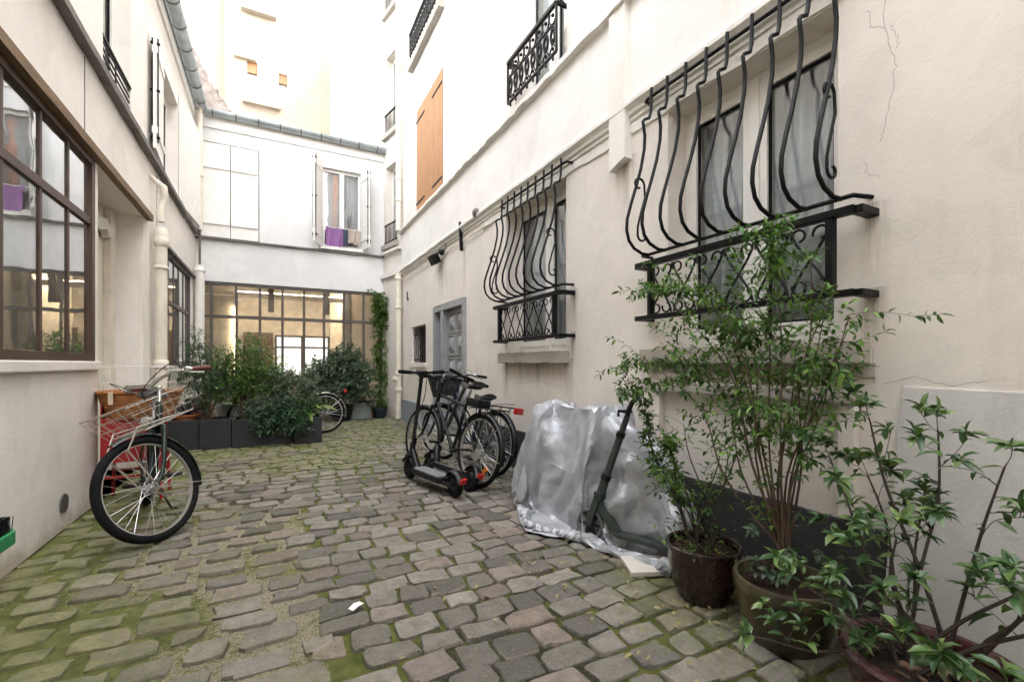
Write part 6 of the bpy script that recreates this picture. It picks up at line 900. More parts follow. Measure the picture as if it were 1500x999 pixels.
-4,27,-9,0,30,-15,-7,18,-6,0,24,-6,-1,30,-6,-4,30,-6,-8,25,-6,-15,15,-7,-23,7,-10,-31,3,-11,-31,9,-10,-29,13,-8,-18,20,-8,1,26,-11,13,24,-16,1,27,-15,-12,23,-15,-23,7,-23,-18,-4,-29,-19,-4,-31,-21,1,-33,-17,16,-35,4,8,-40,0,5,-39,-2,7,-39,-3,5,-39,-1,7,-37,3,16,-32,0,19,-28,5,15,-30,7,11,-31,8,11,-32,8,11,-33,10,7,-34,10,6,-36,10,4,-36,5,-6,-37,14,2,-35,8,21,-28,-4,25,-23,0,24,-22,12,20,-23,19,10,-23,16,-12,-21,-4,-21,-20,-17,-20,-17,-11,-23,-17,4,-24,-15,18,-17,-13,26,-4,-10,25,11,-8,17,23,-7,6,29,-7,-6,30,-9,0,30,-6,10,27,6,16,28,1,11,30,0,3,31,-7,0,31,3,20,23,8,18,24,-12,-3,31,-1,6,27,12,22,21,7,14,25,-9,-3,30,3,3,31,0,18,26,-1,6,34,2,
0,23,-19,-4,28,-14,-17,27,7,-7,30,-8,-14,20,-9,-20,7,-11,-24,-5,-14,-26,-9,-17,-29,-5,-15,-27,10,-12,-17,19,-10,1,22,-13,16,16,-18,17,15,-20,1,24,-16,-15,15,-18,-21,-2,-24,-16,-10,-28,-17,-8,-29,-20,-2,-28,-19,8,-29,2,15,-35,3,0,-37,-3,4,-37,-3,5,-37,-2,6,-37,-1,8,-36,3,13,-32,0,20,-28,3,18,-28,8,13,-31,8,11,-31,8,12,-31,10,9,-32,12,6,-33,12,5,-34,8,-4,-34,6,-8,-33,14,6,-30,5,22,-24,-7,25,-21,0,24,-20,12,21,-21,18,14,-21,19,-4,-20,6,-20,-20,-13,-21,-17,-21,-18,-16,-15,-20,-16,-1,-24,-15,14,-20,-13,23,-9,-10,24,6,-7,18,20,-4,-1,29,-5,12,28,0,15,25,10,11,29,-1,-2,31,-5,9,29,8,22,23,-3,6,28,-12,-1,30,5,16,23,13,23,21,-4,4,29,-7,-3,32,7,12,26,-4,20,21,-10,12,31,5,
4,20,-26,-12,19,-20,-15,15,-11,-13,-3,-17,-17,-14,-17,-18,-19,-19,-22,-14,-18,-27,-1,-15,-21,17,-12,-1,24,-13,15,16,-18,22,5,-21,18,13,-20,1,25,-17,-18,13,-19,-19,-5,-25,-13,-12,-28,-14,-11,-28,-19,-5,-27,-21,2,-28,-9,16,-31,7,3,-35,3,-2,-36,-3,6,-36,-3,4,-36,-3,6,-35,-3,9,-34,2,12,-33,0,19,-27,0,21,-26,5,16,-29,8,12,-31,8,13,-31,10,12,-31,13,7,-32,13,6,-32,12,1,-33,4,-10,-34,9,-6,-32,15,11,-28,3,25,-21,-8,25,-19,-2,25,-19,11,22,-20,17,17,-21,21,6,-20,14,-14,-20,-5,-22,-19,-22,-17,-16,-24,-12,-15,-17,-19,-15,-5,-24,-15,8,-23,-14,17,-14,-13,22,1,-5,16,20,-6,19,26,5,12,26,8,4,30,0,20,25,5,18,24,-10,-4,32,-2,7,28,10,23,21,6,14,24,-14,-1,26,-7,-1,31,-7,17,24,-2,18,24,-5,22,23,10,
-3,24,-22,-15,4,-29,-6,-4,-29,-16,-20,-17,-18,-18,-20,-24,-9,-18,-26,6,-16,-12,24,-14,11,24,-17,21,8,-21,23,-1,-23,20,12,-22,0,23,-20,-19,13,-22,-19,-6,-27,-11,-12,-29,-11,-13,-30,-17,-6,-29,-20,-1,-30,-17,12,-30,5,12,-35,1,-11,-37,1,5,-37,-2,9,-36,-2,3,-37,-3,8,-36,-3,9,-35,0,11,-33,1,19,-29,-5,22,-25,2,20,-27,7,15,-30,8,13,-31,7,14,-32,12,9,-32,13,7,-33,13,5,-33,9,-6,-34,3,-10,-34,12,-3,-32,14,15,-28,-1,24,-23,-11,23,-20,-2,25,-20,11,22,-20,17,18,-21,19,13,-20,20,-7,-20,4,-23,-19,-17,-19,-18,-27,-7,-16,-25,-9,-15,-19,-18,-16,-17,-19,-15,-21,-11,-1,-25,1,-1,-10,11,-19,17,22,-6,22,22,1,22,21,1,9,28,-8,-2,32,5,19,22,13,22,19,-10,-6,28,-12,-7,30,-1,8,30,-2,18,23,0,13,27,1,28,20,4,
-11,-1,-25,-6,-9,-27,-1,-9,-26,-24,-8,-20,-27,1,-16,-20,17,-14,0,26,-14,20,15,-18,24,-2,-21,22,-1,-21,18,15,-19,-2,26,-18,-19,11,-20,-19,-9,-24,-10,-16,-26,-11,-15,-27,-18,-9,-26,-21,-2,-26,-20,8,-25,-1,19,-29,9,-1,-33,10,-2,-34,-4,14,-32,-4,4,-34,-4,4,-34,-3,8,-34,-3,9,-33,-1,10,-32,1,16,-28,-4,23,-24,-3,23,-24,4,19,-27,7,14,-29,7,16,-28,10,12,-30,14,7,-30,14,6,-30,15,3,-30,7,-11,-31,4,-13,-31,15,-4,-30,14,16,-24,-2,25,-20,-14,22,-18,-6,26,-18,8,24,-19,16,20,-20,18,19,-20,24,5,-20,14,-16,-19,-7,-24,-18,-23,-14,-16,-26,-10,-15,-30,-9,-7,-31,-4,1,-25,-5,5,-8,-12,21,17,-18,8,23,5,0,11,25,-6,1,29,-3,15,24,17,25,17,-3,5,25,-17,-7,30,1,5,30,0,24,19,5,5,20,24,6,31,3,16,29,-5,
4,-27,-5,-4,-18,-13,-21,-1,-16,-27,12,-14,-13,22,-14,8,23,-15,22,10,-20,24,-3,-21,23,1,-22,17,16,-20,-2,25,-20,-19,12,-21,-19,-6,-25,-10,-16,-28,-8,-15,-29,-15,-11,-28,-19,-3,-27,-20,3,-27,-10,18,-29,11,10,-32,7,-6,-34,11,10,-34,-8,8,-35,-4,3,-36,-4,4,-35,-3,9,-34,-4,11,-33,-3,11,-33,1,15,-30,-2,22,-25,-7,24,-23,0,22,-26,6,16,-29,5,16,-29,8,16,-29,12,10,-31,14,7,-31,13,6,-32,12,-3,-32,2,-12,-32,6,-11,-31,15,1,-30,11,18,-25,-6,25,-20,-15,21,-19,-10,24,-18,5,24,-18,15,20,-19,17,19,-20,21,10,-20,19,-9,-20,1,-21,-18,-22,-16,-13,-28,-8,8,-14,-10,12,5,-17,10,8,-17,-7,-10,-9,-15,-18,-5,5,-1,10,-5,15,16,6,28,15,11,18,19,-13,-2,28,-4,-3,28,-2,0,21,9,13,17,16,-1,27,3,0,32,-1,10,31,-7,
8,-29,-2,7,-29,2,2,-21,0,-6,-8,-3,15,4,-12,23,-1,-20,24,-6,-20,23,3,-21,15,18,-19,-2,24,-19,-19,13,-20,-20,-5,-25,-10,-15,-27,-6,-16,-27,-14,-12,-27,-19,-5,-26,-21,-1,-27,-15,14,-27,6,17,-30,11,-1,-34,11,-2,-34,2,15,-32,-7,4,-34,-4,1,-34,-5,5,-34,-3,10,-33,-3,10,-33,-3,10,-32,0,15,-30,0,20,-25,-7,24,-22,-6,25,-22,3,21,-26,6,18,-28,5,18,-29,11,14,-29,14,8,-30,15,6,-30,14,3,-30,9,-8,-31,0,-13,-31,8,-9,-31,16,5,-28,9,20,-24,-9,24,-19,-18,20,-17,-13,23,-18,2,26,-18,14,22,-18,18,19,-19,20,17,-19,20,3,-19,5,2,-9,10,-10,3,1,-10,-7,-11,-4,-13,-18,-1,1,-6,-7,16,12,-13,7,7,-12,-6,-6,-3,3,4,18,-7,2,27,-11,-5,27,4,8,15,16,10,-2,7,0,17,-4,-1,31,-11,1,30,9,3,33,-1,
-8,14,-3,1,17,8,2,16,14,8,13,-16,20,-6,-23,24,-5,-21,22,7,-21,13,21,-18,-1,26,-18,-18,15,-20,-20,-4,-24,-11,-16,-26,-6,-17,-27,-13,-15,-27,-19,-7,-26,-21,-2,-26,-20,9,-25,-3,19,-27,12,6,-30,9,-7,-32,11,4,-31,-3,12,-32,-6,1,-34,-5,1,-34,-5,6,-33,-3,11,-32,-4,11,-31,-5,11,-31,-1,14,-29,0,21,-26,-3,24,-23,-9,24,-21,-2,23,-23,5,19,-27,5,19,-27,7,17,-28,12,12,-29,14,7,-29,15,6,-30,14,-2,-30,5,-13,-31,3,-14,-30,11,-8,-30,16,7,-27,7,22,-22,-11,25,-18,-19,19,-17,-16,22,-17,-2,27,-18,12,23,-18,18,19,-19,14,27,-12,15,27,0,29,6,-9,17,1,-8,11,0,-4,15,-8,-7,18,-19,-4,2,-19,-14,-22,-17,-5,-30,2,0,-23,13,-18,-10,27,-1,15,11,17,27,-4,10,27,0,-4,11,8,-18,9,27,-10,2,30,8,1,32,5,
-3,32,0,-8,31,-2,-7,31,-4,12,27,-11,13,23,-16,15,19,-19,10,24,-18,-4,25,-18,-20,16,-19,-21,-3,-24,-11,-15,-27,-3,-17,-27,-10,-15,-27,-18,-6,-27,-20,-1,-26,-20,7,-26,-10,21,-27,9,14,-29,10,-3,-33,9,-4,-33,8,11,-32,-7,8,-34,-4,-1,-34,-5,1,-34,-6,7,-33,-2,11,-32,-2,12,-32,-5,12,-31,-3,14,-30,1,20,-22,-4,25,-15,-4,25,-23,-4,23,-23,1,20,-25,4,20,-26,5,19,-27,10,16,-28,14,10,-30,14,7,-30,15,5,-30,12,-6,-31,2,-12,-30,4,-12,-30,13,-5,-30,15,10,-26,6,23,-22,-11,24,-18,-20,18,-17,-17,22,-17,-11,24,-15,10,28,-14,8,31,-1,5,25,12,2,25,17,-7,16,6,-7,-6,9,9,-23,6,2,-17,-12,-24,-18,-2,-16,-19,11,7,-18,15,7,-32,-4,-20,-24,-4,-6,-8,-20,15,-2,-18,29,8,-3,26,15,-2,25,18,-3,4,31,-6,3,30,14,
-6,31,2,-7,31,0,-5,30,-7,7,31,-2,6,30,-3,10,26,-16,-3,27,-16,-18,16,-19,-21,-4,-24,-10,-15,-26,-3,-18,-26,-10,-16,-27,-18,-8,-26,-21,-2,-25,-21,3,-25,-14,17,-24,5,20,-26,13,3,-30,9,-6,-31,12,1,-31,3,13,-31,-7,4,-33,-4,-2,-34,-7,2,-33,-5,9,-32,-2,11,-31,-2,11,-31,-4,11,-30,0,13,-29,4,22,-18,-1,24,-20,-3,22,-24,-2,22,-24,1,21,-25,3,19,-26,5,19,-26,7,17,-27,12,13,-27,15,8,-28,15,6,-29,16,2,-29,9,-10,-30,1,-14,-30,5,-12,-29,14,-3,-29,15,12,-25,3,24,-19,-12,24,-17,-18,21,-17,-10,26,-16,4,31,-4,4,32,1,7,31,1,13,30,1,21,24,-5,5,30,4,-4,28,17,-4,11,13,-6,-3,2,12,-16,14,16,-26,0,-3,-24,-1,-1,-16,2,-8,-2,15,6,15,18,22,21,5,28,15,-1,27,16,0,16,24,-9,-1,32,4,
-6,32,2,-6,31,1,-3,31,-4,8,32,0,2,31,7,0,31,-8,-18,18,-18,-20,-2,-23,-8,-15,-26,-4,-18,-27,-8,-15,-27,-16,-9,-25,-20,-3,-25,-21,1,-25,-17,13,-24,-2,20,-26,14,10,-29,11,-4,-32,11,-5,-32,13,8,-30,-2,12,-31,-7,0,-33,-4,-1,-33,-6,4,-33,-4,9,-32,-3,10,-31,-3,11,-31,-2,11,-30,0,12,-30,2,13,-43,5,18,-40,0,20,-26,-4,20,-25,-1,20,-25,1,20,-26,3,20,-26,5,19,-26,9,17,-27,14,11,-28,15,7,-28,15,6,-28,14,-3,-30,6,-12,-30,1,-14,-30,6,-11,-30,14,0,-29,13,16,-24,-2,27,-17,-14,23,-16,-7,28,-11,0,33,-2,6,30,5,11,30,1,14,29,-1,21,24,0,10,30,-5,1,32,1,9,28,-3,17,26,-5,16,15,-4,18,-2,-3,28,-3,-1,28,12,1,18,27,-3,12,28,0,17,25,5,28,16,-1,28,15,0,25,18,-5,6,30,-10,
-7,31,2,-6,31,2,2,31,-2,6,30,3,1,31,0,-21,22,-2,-16,-5,-21,-7,-15,-27,-7,-16,-27,-11,-14,-26,-16,-12,-25,-21,-4,-25,-22,-1,-25,-20,9,-24,-8,21,-25,10,17,-27,14,0,-30,9,-8,-31,12,0,-31,9,12,-30,-6,9,-32,-4,-2,-34,-5,-1,-33,-7,5,-32,-4,10,-32,-3,10,-32,-2,10,-31,1,10,-32,0,9,-33,1,7,-34,6,14,-31,4,17,-29,-3,19,-27,-4,19,-26,-1,20,-25,1,20,-26,4,19,-27,7,18,-27,11,14,-27,15,9,-28,16,6,-29,16,3,-29,12,-6,-30,5,-11,-30,1,-14,-29,7,-10,-30,13,1,-28,12,20,-20,-7,31,-14,-3,30,-6,-1,32,-2,5,32,3,11,30,-1,14,28,0,19,26,1,15,27,-6,3,33,-5,9,30,-1,15,28,-2,4,31,-4,15,26,3,29,13,2,27,10,0,24,19,-10,13,29,0,15,27,4,27,16,5,28,15,0,29,14,0,22,21,-12,
-6,31,1,-8,31,-2,4,30,-3,7,31,1,-9,27,-6,-29,12,-1,-28,8,-4,-26,2,-11,-26,-1,-17,-26,0,-18,-23,-2,-22,-21,-2,-24,-20,7,-23,-11,20,-24,6,20,-25,15,6,-28,10,-7,-30,10,-5,-31,14,5,-29,3,14,-30,-7,4,-32,-4,-3,-32,-7,0,-33,-6,6,-32,-4,9,-31,-2,11,-30,0,11,-31,2,11,-30,0,9,-31,3,12,-31,5,16,-29,7,16,-28,3,19,-26,-4,21,-25,-4,20,-25,-2,20,-25,1,20,-25,4,19,-26,9,18,-26,13,13,-27,16,8,-27,16,6,-27,16,-1,-28,13,-6,-29,7,-10,-30,-1,-15,-28,1,-13,-28,11,-2,-28,14,29,-7,1,32,-1,-4,33,-1,2,32,1,11,29,-4,15,28,0,18,27,0,18,27,-2,7,31,-6,9,30,0,14,29,-1,10,30,-7,12,29,-4,22,21,12,30,12,1,27,14,-5,15,28,-6,14,28,6,23,19,11,29,14,0,29,15,-1,28,15,-7,
-4,30,6,-6,29,-7,2,31,-2,-13,25,15,-29,10,10,-28,11,3,-28,11,7,-29,10,4,-30,8,-3,-29,4,-11,-22,-1,-23,-21,3,-25,-12,18,-24,4,22,-24,15,13,-26,13,-2,-29,6,-10,-31,13,0,-30,12,10,-29,-3,14,-30,-6,1,-33,-3,-3,-33,-7,1,-32,-6,8,-31,-4,10,-31,-2,10,-32,1,10,-31,3,11,-32,-2,9,-33,3,10,-32,5,16,-30,6,16,-29,9,14,-29,1,19,-26,-4,20,-26,-3,20,-26,-2,21,-26,1,21,-25,5,19,-27,11,16,-27,14,11,-27,14,11,-25,17,4,-27,17,1,-28,18,2,-26,19,4,-24,22,9,-16,24,13,-6,29,14,0,8,30,4,-10,30,0,-3,32,1,16,27,-8,15,29,-2,19,26,1,19,26,1,9,30,-8,8,30,2,15,29,2,10,31,-2,10,30,-5,12,30,7,28,14,1,30,12,1,21,21,-12,14,29,-1,18,26,9,28,13,0,29,13,1,30,11,-2,
-10,28,-1,-2,29,-4,-9,26,8,-26,16,11,-28,12,8,-27,9,13,-27,9,12,-28,10,6,-27,10,-3,-23,5,-15,-19,1,-23,-12,14,-23,1,21,-24,12,19,-24,16,5,-27,8,-8,-30,11,-5,-31,14,5,-29,7,14,-29,-7,8,-31,-6,-2,-32,-5,-3,-32,-7,3,-32,-6,8,-31,-3,9,-31,0,11,-30,4,12,-30,1,11,-31,-3,9,-31,2,9,-31,5,14,-30,3,18,-27,11,14,-27,7,17,-27,-1,21,-25,-4,21,-25,-4,20,-24,-3,20,-25,0,20,-25,6,18,-26,11,16,-26,13,14,-24,20,8,-24,22,10,-21,24,13,-13,27,15,-7,28,15,1,29,15,1,27,15,-3,21,24,2,-2,30,2,-2,31,-1,13,28,3,13,29,-1,18,27,0,19,26,0,14,28,-6,7,31,2,14,29,2,12,30,0,10,29,-3,10,31,-4,22,20,7,29,12,0,25,16,-7,14,28,-7,15,28,0,29,14,3,29,13,1,28,2,-1,
-25,18,8,-7,31,2,-20,20,12,-29,14,-2,-24,12,-8,-18,9,-11,-10,8,-12,0,5,-14,9,3,-9,14,3,-13,13,4,-8,18,12,-10,15,17,-23,17,12,-25,14,-3,-29,8,-8,-31,14,0,-29,13,8,-29,2,15,-29,-8,5,-32,-4,-3,-32,-6,-2,-32,-7,4,-31,-4,8,-31,-1,11,-30,3,11,-31,3,11,-31,-1,10,-31,-3,9,-31,2,10,-32,6,12,-30,2,17,-28,8,17,-27,11,14,-27,5,19,-26,-2,20,-24,-3,21,-25,-4,21,-25,-3,21,-24,1,21,-25,10,16,-26,18,6,-25,22,10,-19,25,18,-6,27,17,-3,28,16,-2,29,15,0,28,15,0,28,16,-1,25,20,-1,18,27,1,8,32,-1,10,30,5,12,29,-1,16,28,1,19,26,0,17,27,-3,7,32,0,14,29,2,13,29,-1,10,31,3,10,29,0,17,24,6,28,14,5,29,14,0,12,13,-16,-1,6,-18,-4,-6,-2,-5,-7,0,-5,-1,3,
-24,-13,-11,-24,2,-4,-23,11,-16,-6,7,-22,12,5,-17,23,3,-7,27,2,-4,29,2,-2,30,1,-1,32,1,0,31,4,6,30,11,-4,22,11,-20,21,6,-25,10,-6,-30,11,-5,-30,14,6,-29,11,11,-28,-4,12,-30,-7,0,-31,-4,-4,-32,-7,0,-32,-7,6,-31,-4,10,-31,2,12,-31,4,12,-30,2,11,-30,-2,10,-30,-3,10,-31,2,9,-31,5,12,-29,3,17,-27,5,17,-27,13,13,-26,9,16,-26,3,20,-26,-3,21,-25,-3,21,-24,-3,21,-25,-3,21,-24,1,20,-25,18,7,-16,21,18,-4,27,17,0,27,17,1,28,15,-1,28,15,-1,28,15,0,28,16,-2,25,19,-2,19,25,0,11,30,-4,9,31,4,12,30,-2,16,28,2,18,26,0,18,26,-2,8,31,-3,14,28,2,14,24,-1,11,26,-7,10,24,-16,-5,12,-16,-20,-5,-1,-18,-5,13,-21,-6,-4,-25,-12,-1,-28,-15,0,-29,-16,0,-27,-7,0]
# ================================================================ BICYCLES
def arc(c, r, a0, a1, n, axis='xz', off=0): return [(c[0]+r*math.cos(a), c[1]+off, c[2]+r*math.sin(a)) for a in np.linspace(a0, a1, n)]
def wheel(name, c, R, parent, X=None, tyre=.022, rim=SPOKE, nsp=28, disc=False, axle=True):
    r0 = R-tyre
    rm = MB(X); n = 48; prof = [(-.012,-.012),(.012,-.012),(.013,.004),(.006,.012),(-.006,.012),(-.013,.004)]
    rm.sweep([(c[0]+(r0-.018)*math.cos(a), c[1], c[2]+(r0-.018)*math.sin(a)) for a in np.linspace(0, 2*math.pi, n, endpoint=False)], prof, True, up=(1,0,0))
    wl = rm.build(name, rim, parent, True)
    MB(X).tube([(c[0]+r0*math.cos(a), c[1], c[2]+r0*math.sin(a)) for a in np.linspace(0, 2*math.pi, n, endpoint=False)], tyre, 10, True).build('tyre', RUBBER, wl, True)
    h = MB(X).cyl((c[0],c[1]-.05,c[2]),(c[0],c[1]+.05,c[2]),.017,12).disc((c[0],c[1]-.032,c[2]),(0,1,0),.03,.006,16).disc((c[0],c[1]+.032,c[2]),(0,1,0),.03,.006,16).cyl((c[0],c[1]-.07,c[2]),(c[0],c[1]+.07,c[2]),.006,8)
    if disc: h.disc((c[0],c[1]+.042,c[2]),(0,1,0),.085,.003,28)
    h.build('hub', ALU, wl, True)
    s = MB(X)
    for i in range(nsp):
        a = 2*math.pi*i/nsp; b = a+(.9 if i % 4 < 2 else -.9); y = .03 if i % 2 else -.03
        s.tube([(c[0]+.03*math.cos(b), c[1]+y, c[2]+.03*math.sin(b)), (c[0]+(r0-.02)*math.cos(a), c[1], c[2]+(r0-.02)*math.sin(a))], .0016, 4, cap=False)
    s.build('spokes', SPOKE, wl); return wl
def fender(c, R, a0, a1, mat, parent, X=None, w=.028, name='mudguard', stays=()):
    prof = [(-w,-.012),(-w*.7,.0),(0,.006),(w*.7,0),(w,-.012),(w*.7,-.003),(0,.003),(-w*.7,-.003)]
    f = MB(X).sweep([(c[0]+(R+.018)*math.cos(a), c[1], c[2]+(R+.018)*math.sin(a)) for a in np.linspace(a0, a1, 26)], prof, up=(math.cos(a0),0,math.sin(a0))).build(name, mat, parent, True)
    if stays:
        s = MB(X)
        for a in stays:
            for y in (-1, 1): s.tube([(c[0],c[1]+y*.055,c[2]),(c[0]+(R+.012)*math.cos(a),c[1]+y*w,c[2]+(R+.012)*math.sin(a))], .0025, 5)
        s.build('stay', SPOKE, f, True)
    return f
def wire_basket(P, w0, w1, d0, d1, h, nx, nz, mat, parent, name='basket', r=.0018, rr=.0035):
    """P maps basket axes (forward, left, up) to the thing; tapers to the bottom"""
    def lv(t): return (d0+(d1-d0)*t, (w0+(w1-w0)*t)/2)
    m = MB(P)
    for k in range(nz+1):
        t = k/nz; d, hw = lv(t); z = h*t; q = rr if k in (0, nz) else r
        m.tube([(0,-hw,z),(d,-hw,z),(d,hw,z),(0,hw,z)], q, 5, True)
    db, hb = lv(0); dt, ht = lv(1)
    for i in range(nx+1):
        s = -1+2*i/nx
        m.tube([(dt,s*ht,h),(db,s*hb,0),(0,s*hb,0),(0,s*ht,h)], r, 4)
    ny = max(3, int(d1/.075))
    for i in range(1, ny):
        s = i/ny; m.tube([(dt*s,ht,h),(db*s,hb,0),(db*s,-hb,0),(dt*s,-ht,h)], r, 4)
    return m.build(name, mat, parent, True)
def bicycle(name, label, group, rear, front, lean=0, steer=0, style='diamond', fmat=BLACK, R=.335, fend=BLACK, rack=False, basket=None, rim=SPOKE, grip=RUBBER, saddle_z=.92, light=True, hb='city', bag=False, disc=False, stand=True, hbmat=None, reflector=True, tyre=.022):
    dx, dy = front[0]-rear[0], front[1]-rear[1]; wb = math.hypot(dx, dy)
    t = thing(name, label, 'bicycle', (rear[0], rear[1], 0), math.atan2(dy, dx), group, lean)
    hbmat = hbmat or fmat
    A = rad(69); ad = Vector((-math.cos(A), 0, math.sin(A))); pf = Vector((math.sin(A), 0, math.cos(A)))
    Fx = Vector((wb, 0, R)); P0 = Fx-pf*.05; Rx = (0, 0, R)
    X = Matrix.Translation(P0) @ Matrix.Rotation(steer, 4, ad) @ Matrix.Translation(-P0)
    crown = P0+ad*(R+.07); hb_ = P0+ad*(R+.09); ht = P0+ad*(R+(.25 if style == 'step' else .23)); bb = Vector((.44, 0, .285))
    sa = Vector((-.30, 0, .954)); st = bb+sa*(.40 if style == 'step' else .50); sd_ = bb+sa*((saddle_z-.285)/.954)
    f = MB()
    if style == 'diamond':
        f.tube([st-sa*.03, ht-ad*.03], .016).tube([bb, hb_+ad*.02], .02)
    else:
        mid = bb+Vector((.12, 0, .07)); f.tube([bb, bb+Vector((.07,0,.03)), mid+Vector((.08,0,.07)), hb_+ad*.02-Vector((.06,0,.09)), hb_+ad*.02], .022, 10)
        f.tube([bb+sa*.16, bb+sa*.16+Vector((.14,0,.03)), (bb+ht)/2+Vector((.05,0,.03)), ht-ad*.03-Vector((.05,0,.1)), ht-ad*.03], .015, 8)
    f.tube([bb-sa*.02, st], .0165).tube([hb_-ad*.01, ht], .021)
    f.cyl(bb+Vector((0,-.037,0)), bb+Vector((0,.037,0)), .024, 12)
    for y in (-1, 1):
        f.tube([bb+Vector((0,y*.03,0)), (.30,y*.045,R*.92), (0,y*.06,R)], .010).tube([st-sa*.06+Vector((0,y*.02,0)), (.12,y*.045,.5), (0,y*.06,R)], .008)
    f.build('frame', fmat, t, True)
    fk = MB(X)
    for y in (-1, 1): fk.tube([crown+Vector((0,y*.02,.012)), crown+Vector((0,y*.05,0)), P0+ad*(R*.55)+Vector((0,y*.052,0)), P0+ad*.09+Vector((.012,y*.052,0)), Fx+Vector((0,y*.052,0))], [.017,.018,.015,.012,.010], 8)
    fk.build('fork', fmat, t, True)
    wheel('wheel', (0,0,R), R, t, None, tyre, rim=rim, disc=disc); wheel('wheel', tuple(Fx), R, t, X, tyre, rim=rim)
    if fend:
        fender(Rx, R, rad(-25), rad(160)-rad(20), fend, t, None, stays=(rad(140), rad(20))) if False else fender(Rx, R, rad(35), rad(195), fend, t, None, stays=(rad(190), rad(140)))
        fender(tuple(Fx), R, rad(66), rad(198), fend, t, X, stays=(rad(194),))
    # stem, bar, grips
    stp = ht+ad*.12; S_ = MB(X).tube([ht, stp], .013).tube([stp-ad*.02, stp+Vector((.06,0,.01))], .014); hc = stp+Vector((.06,0,.012))
    if hb == 'city': pts = [(-.20,.30,.02),(-.08,.275,.035),(.0,.2,.045),(.02,.10,.02),(0,0,0)]
    else: pts = [(-.07,.31,.02),(-.04,.2,.03),(0,.08,.02),(0,0,0)]
    full = [hc+Vector(p) for p in pts]+[hc+Vector((p[0],-p[1],p[2])) for p in pts[-2::-1]]
    S_.tube(full, .0115, 8); hd = S_.build('handlebar', hbmat, t, True)
    for s in (0, -1):
        a = full[s]; b = full[1 if s == 0 else -2]; d = (b-a).normalized()
        MB(X).tube([a-d*.01, a, a+d*.115, a+d*.12], [.013,.0165,.0165,.014], 10).build('grip', grip, hd, True)
        MB(X).tube([a+d*.15+Vector((.03,0,-.01)), a+d*.09+Vector((.045,0,-.02)), a+d*.0+Vector((.05,0,-.025))], .005, 6).cyl(a+d*.135, a+d*.165, .019, 10).build('brake_lever', CHROME if hbmat is not BLACK else BLACK, hd, True)
        e = a+d*.15; cbl = [e+Vector((.04,0,0)), e+Vector((.10,0,.06)), hc+Vector((.10,(.03 if s == 0 else -.03),-.03)), ht+Vector((.05,0,-.05)), crown+Vector((.04,0,-.02))]
        MB(X).tube([tuple(p) for p in catm(cbl, 5)], .003, 5).build('brake_cable', BLACK, hd, True)
    # saddle
    sp = MB().tube([st-sa*.02, sd_], .0125).build('seat_post', ALU, t, True)
    s = MB(); n = 12; rows = []
    for i, u in enumerate(np.linspace(-.13, .15, n)):
        q = (u+.13)/.28; hw = .085*(1-q)**.8*(1-.25*max(0, .12-q)/.12)+.021; z = .045-.018*math.sin(q*3.1)+(.012 if q < .2 else 0)
        rows.append([(u, hw*math.cos(a), z-.035+.035*max(0, math.sin(a))-(.0 if math.sin(a) > 0 else .012)) for a in np.linspace(0, 2*math.pi, 12, endpoint=False)])
    s.X = Matrix.Translation(sd_)
    s.add([p for r in rows for p in r], [(i*12+k, i*12+(k+1) % 12, (i+1)*12+(k+1) % 12, (i+1)*12+k) for i in range(n-1) for k in range(12)]+[tuple(range(12))[::-1], tuple(range((n-1)*12, n*12))])
    s.build('saddle', SADDLE, t, True)
    # drive
    cr = MB().disc(bb+Vector((0,-.05,0)), (0,1,0), .085, .005, 28).cyl(bb+Vector((0,-.07,0)), bb+Vector((0,.07,0)), .010, 10)
    ca = rad(200); cv = Vector((math.cos(ca), 0, math.sin(ca)))*.17
    cr.bar(bb+Vector((0,-.068,0)), bb+Vector((0,-.068,0))+cv, .022, .012, (0,1,0)).bar(bb+Vector((0,.068,0)), bb+Vector((0,.068,0))-cv, .022, .012, (0,1,0))
    ck = cr.build('crank', ALU if style == 'diamond' else BLACK, t, True)
    for sg in (-1, 1):
        c = bb+Vector((0,sg*.12,0))+cv*(-sg); MB().obox(c, ((1,0,0),(0,1,0),(0,0,1)), (.042,.045,.011)).cyl(c-Vector((0,.05*sg,0)), c+Vector((0,.045*sg,0)), .006, 8).build('pedal', BLACK, ck, bevel=.004)
    ch = MB()
    for z in (-1, 1): ch.bar(bb+Vector((0,-.05,z*.082)), (0,-.05,R+z*.04), .006, .008)
    ch.disc((0,-.05,R), (0,1,0), .05, .008, 20); ch.build('chain', IRON, t, True)
    if rack:
        m = MB(); z = R*2+.055
        for y in (-.065, .065): m.tube([(.16,y,z-.01),(.1,y,z),(-.30,y,z),(-.31,y*.6,z)], .006, 6).tube([(0,y*.9,R),(-.12,y,z)], .005, 6).tube([(0,y*.9,R),(.03,y,z)], .005, 6)
        for x in (.08,-.02,-.12,-.22): m.tube([(x,-.065,z),(x,.065,z)], .005, 6)
        m.tube([(-.31,-.04,z),(-.31,.04,z)], .006, 6).tube([(.12,0,z+.005),(-.1,0,z+.03),(-.27,0,z+.035)], .004, 6)
        m.build('luggage_rack', BLACK, t, True)
    if bag:
        MB().obox((.10,0,R*2+.10), ((1,0,.05),(0,1,0),(-.05,0,1)), (.11,.075,.04)).build('battery_pack', BLACK, t, bevel=.02)
    if light:
        x, z = (-.335, R*2+.03) if rack else (-.16, R*2-.04)
        MB().obox((x,0,z), ((1,0,.2),(0,1,0),(-.2,0,1)), (.022,.05,.032)).build('rear_light', REDLENS, t, bevel=.012)
        c = crown+Vector((.06,0,.06)); MB(X).lathe([(.001,-.04),(.02,-.035),(.032,.0),(.034,.02),(.001,.024)], c, (1,0,0), 16).build('headlight', CHROME if hbmat is not BLACK else BLACK, t, True)
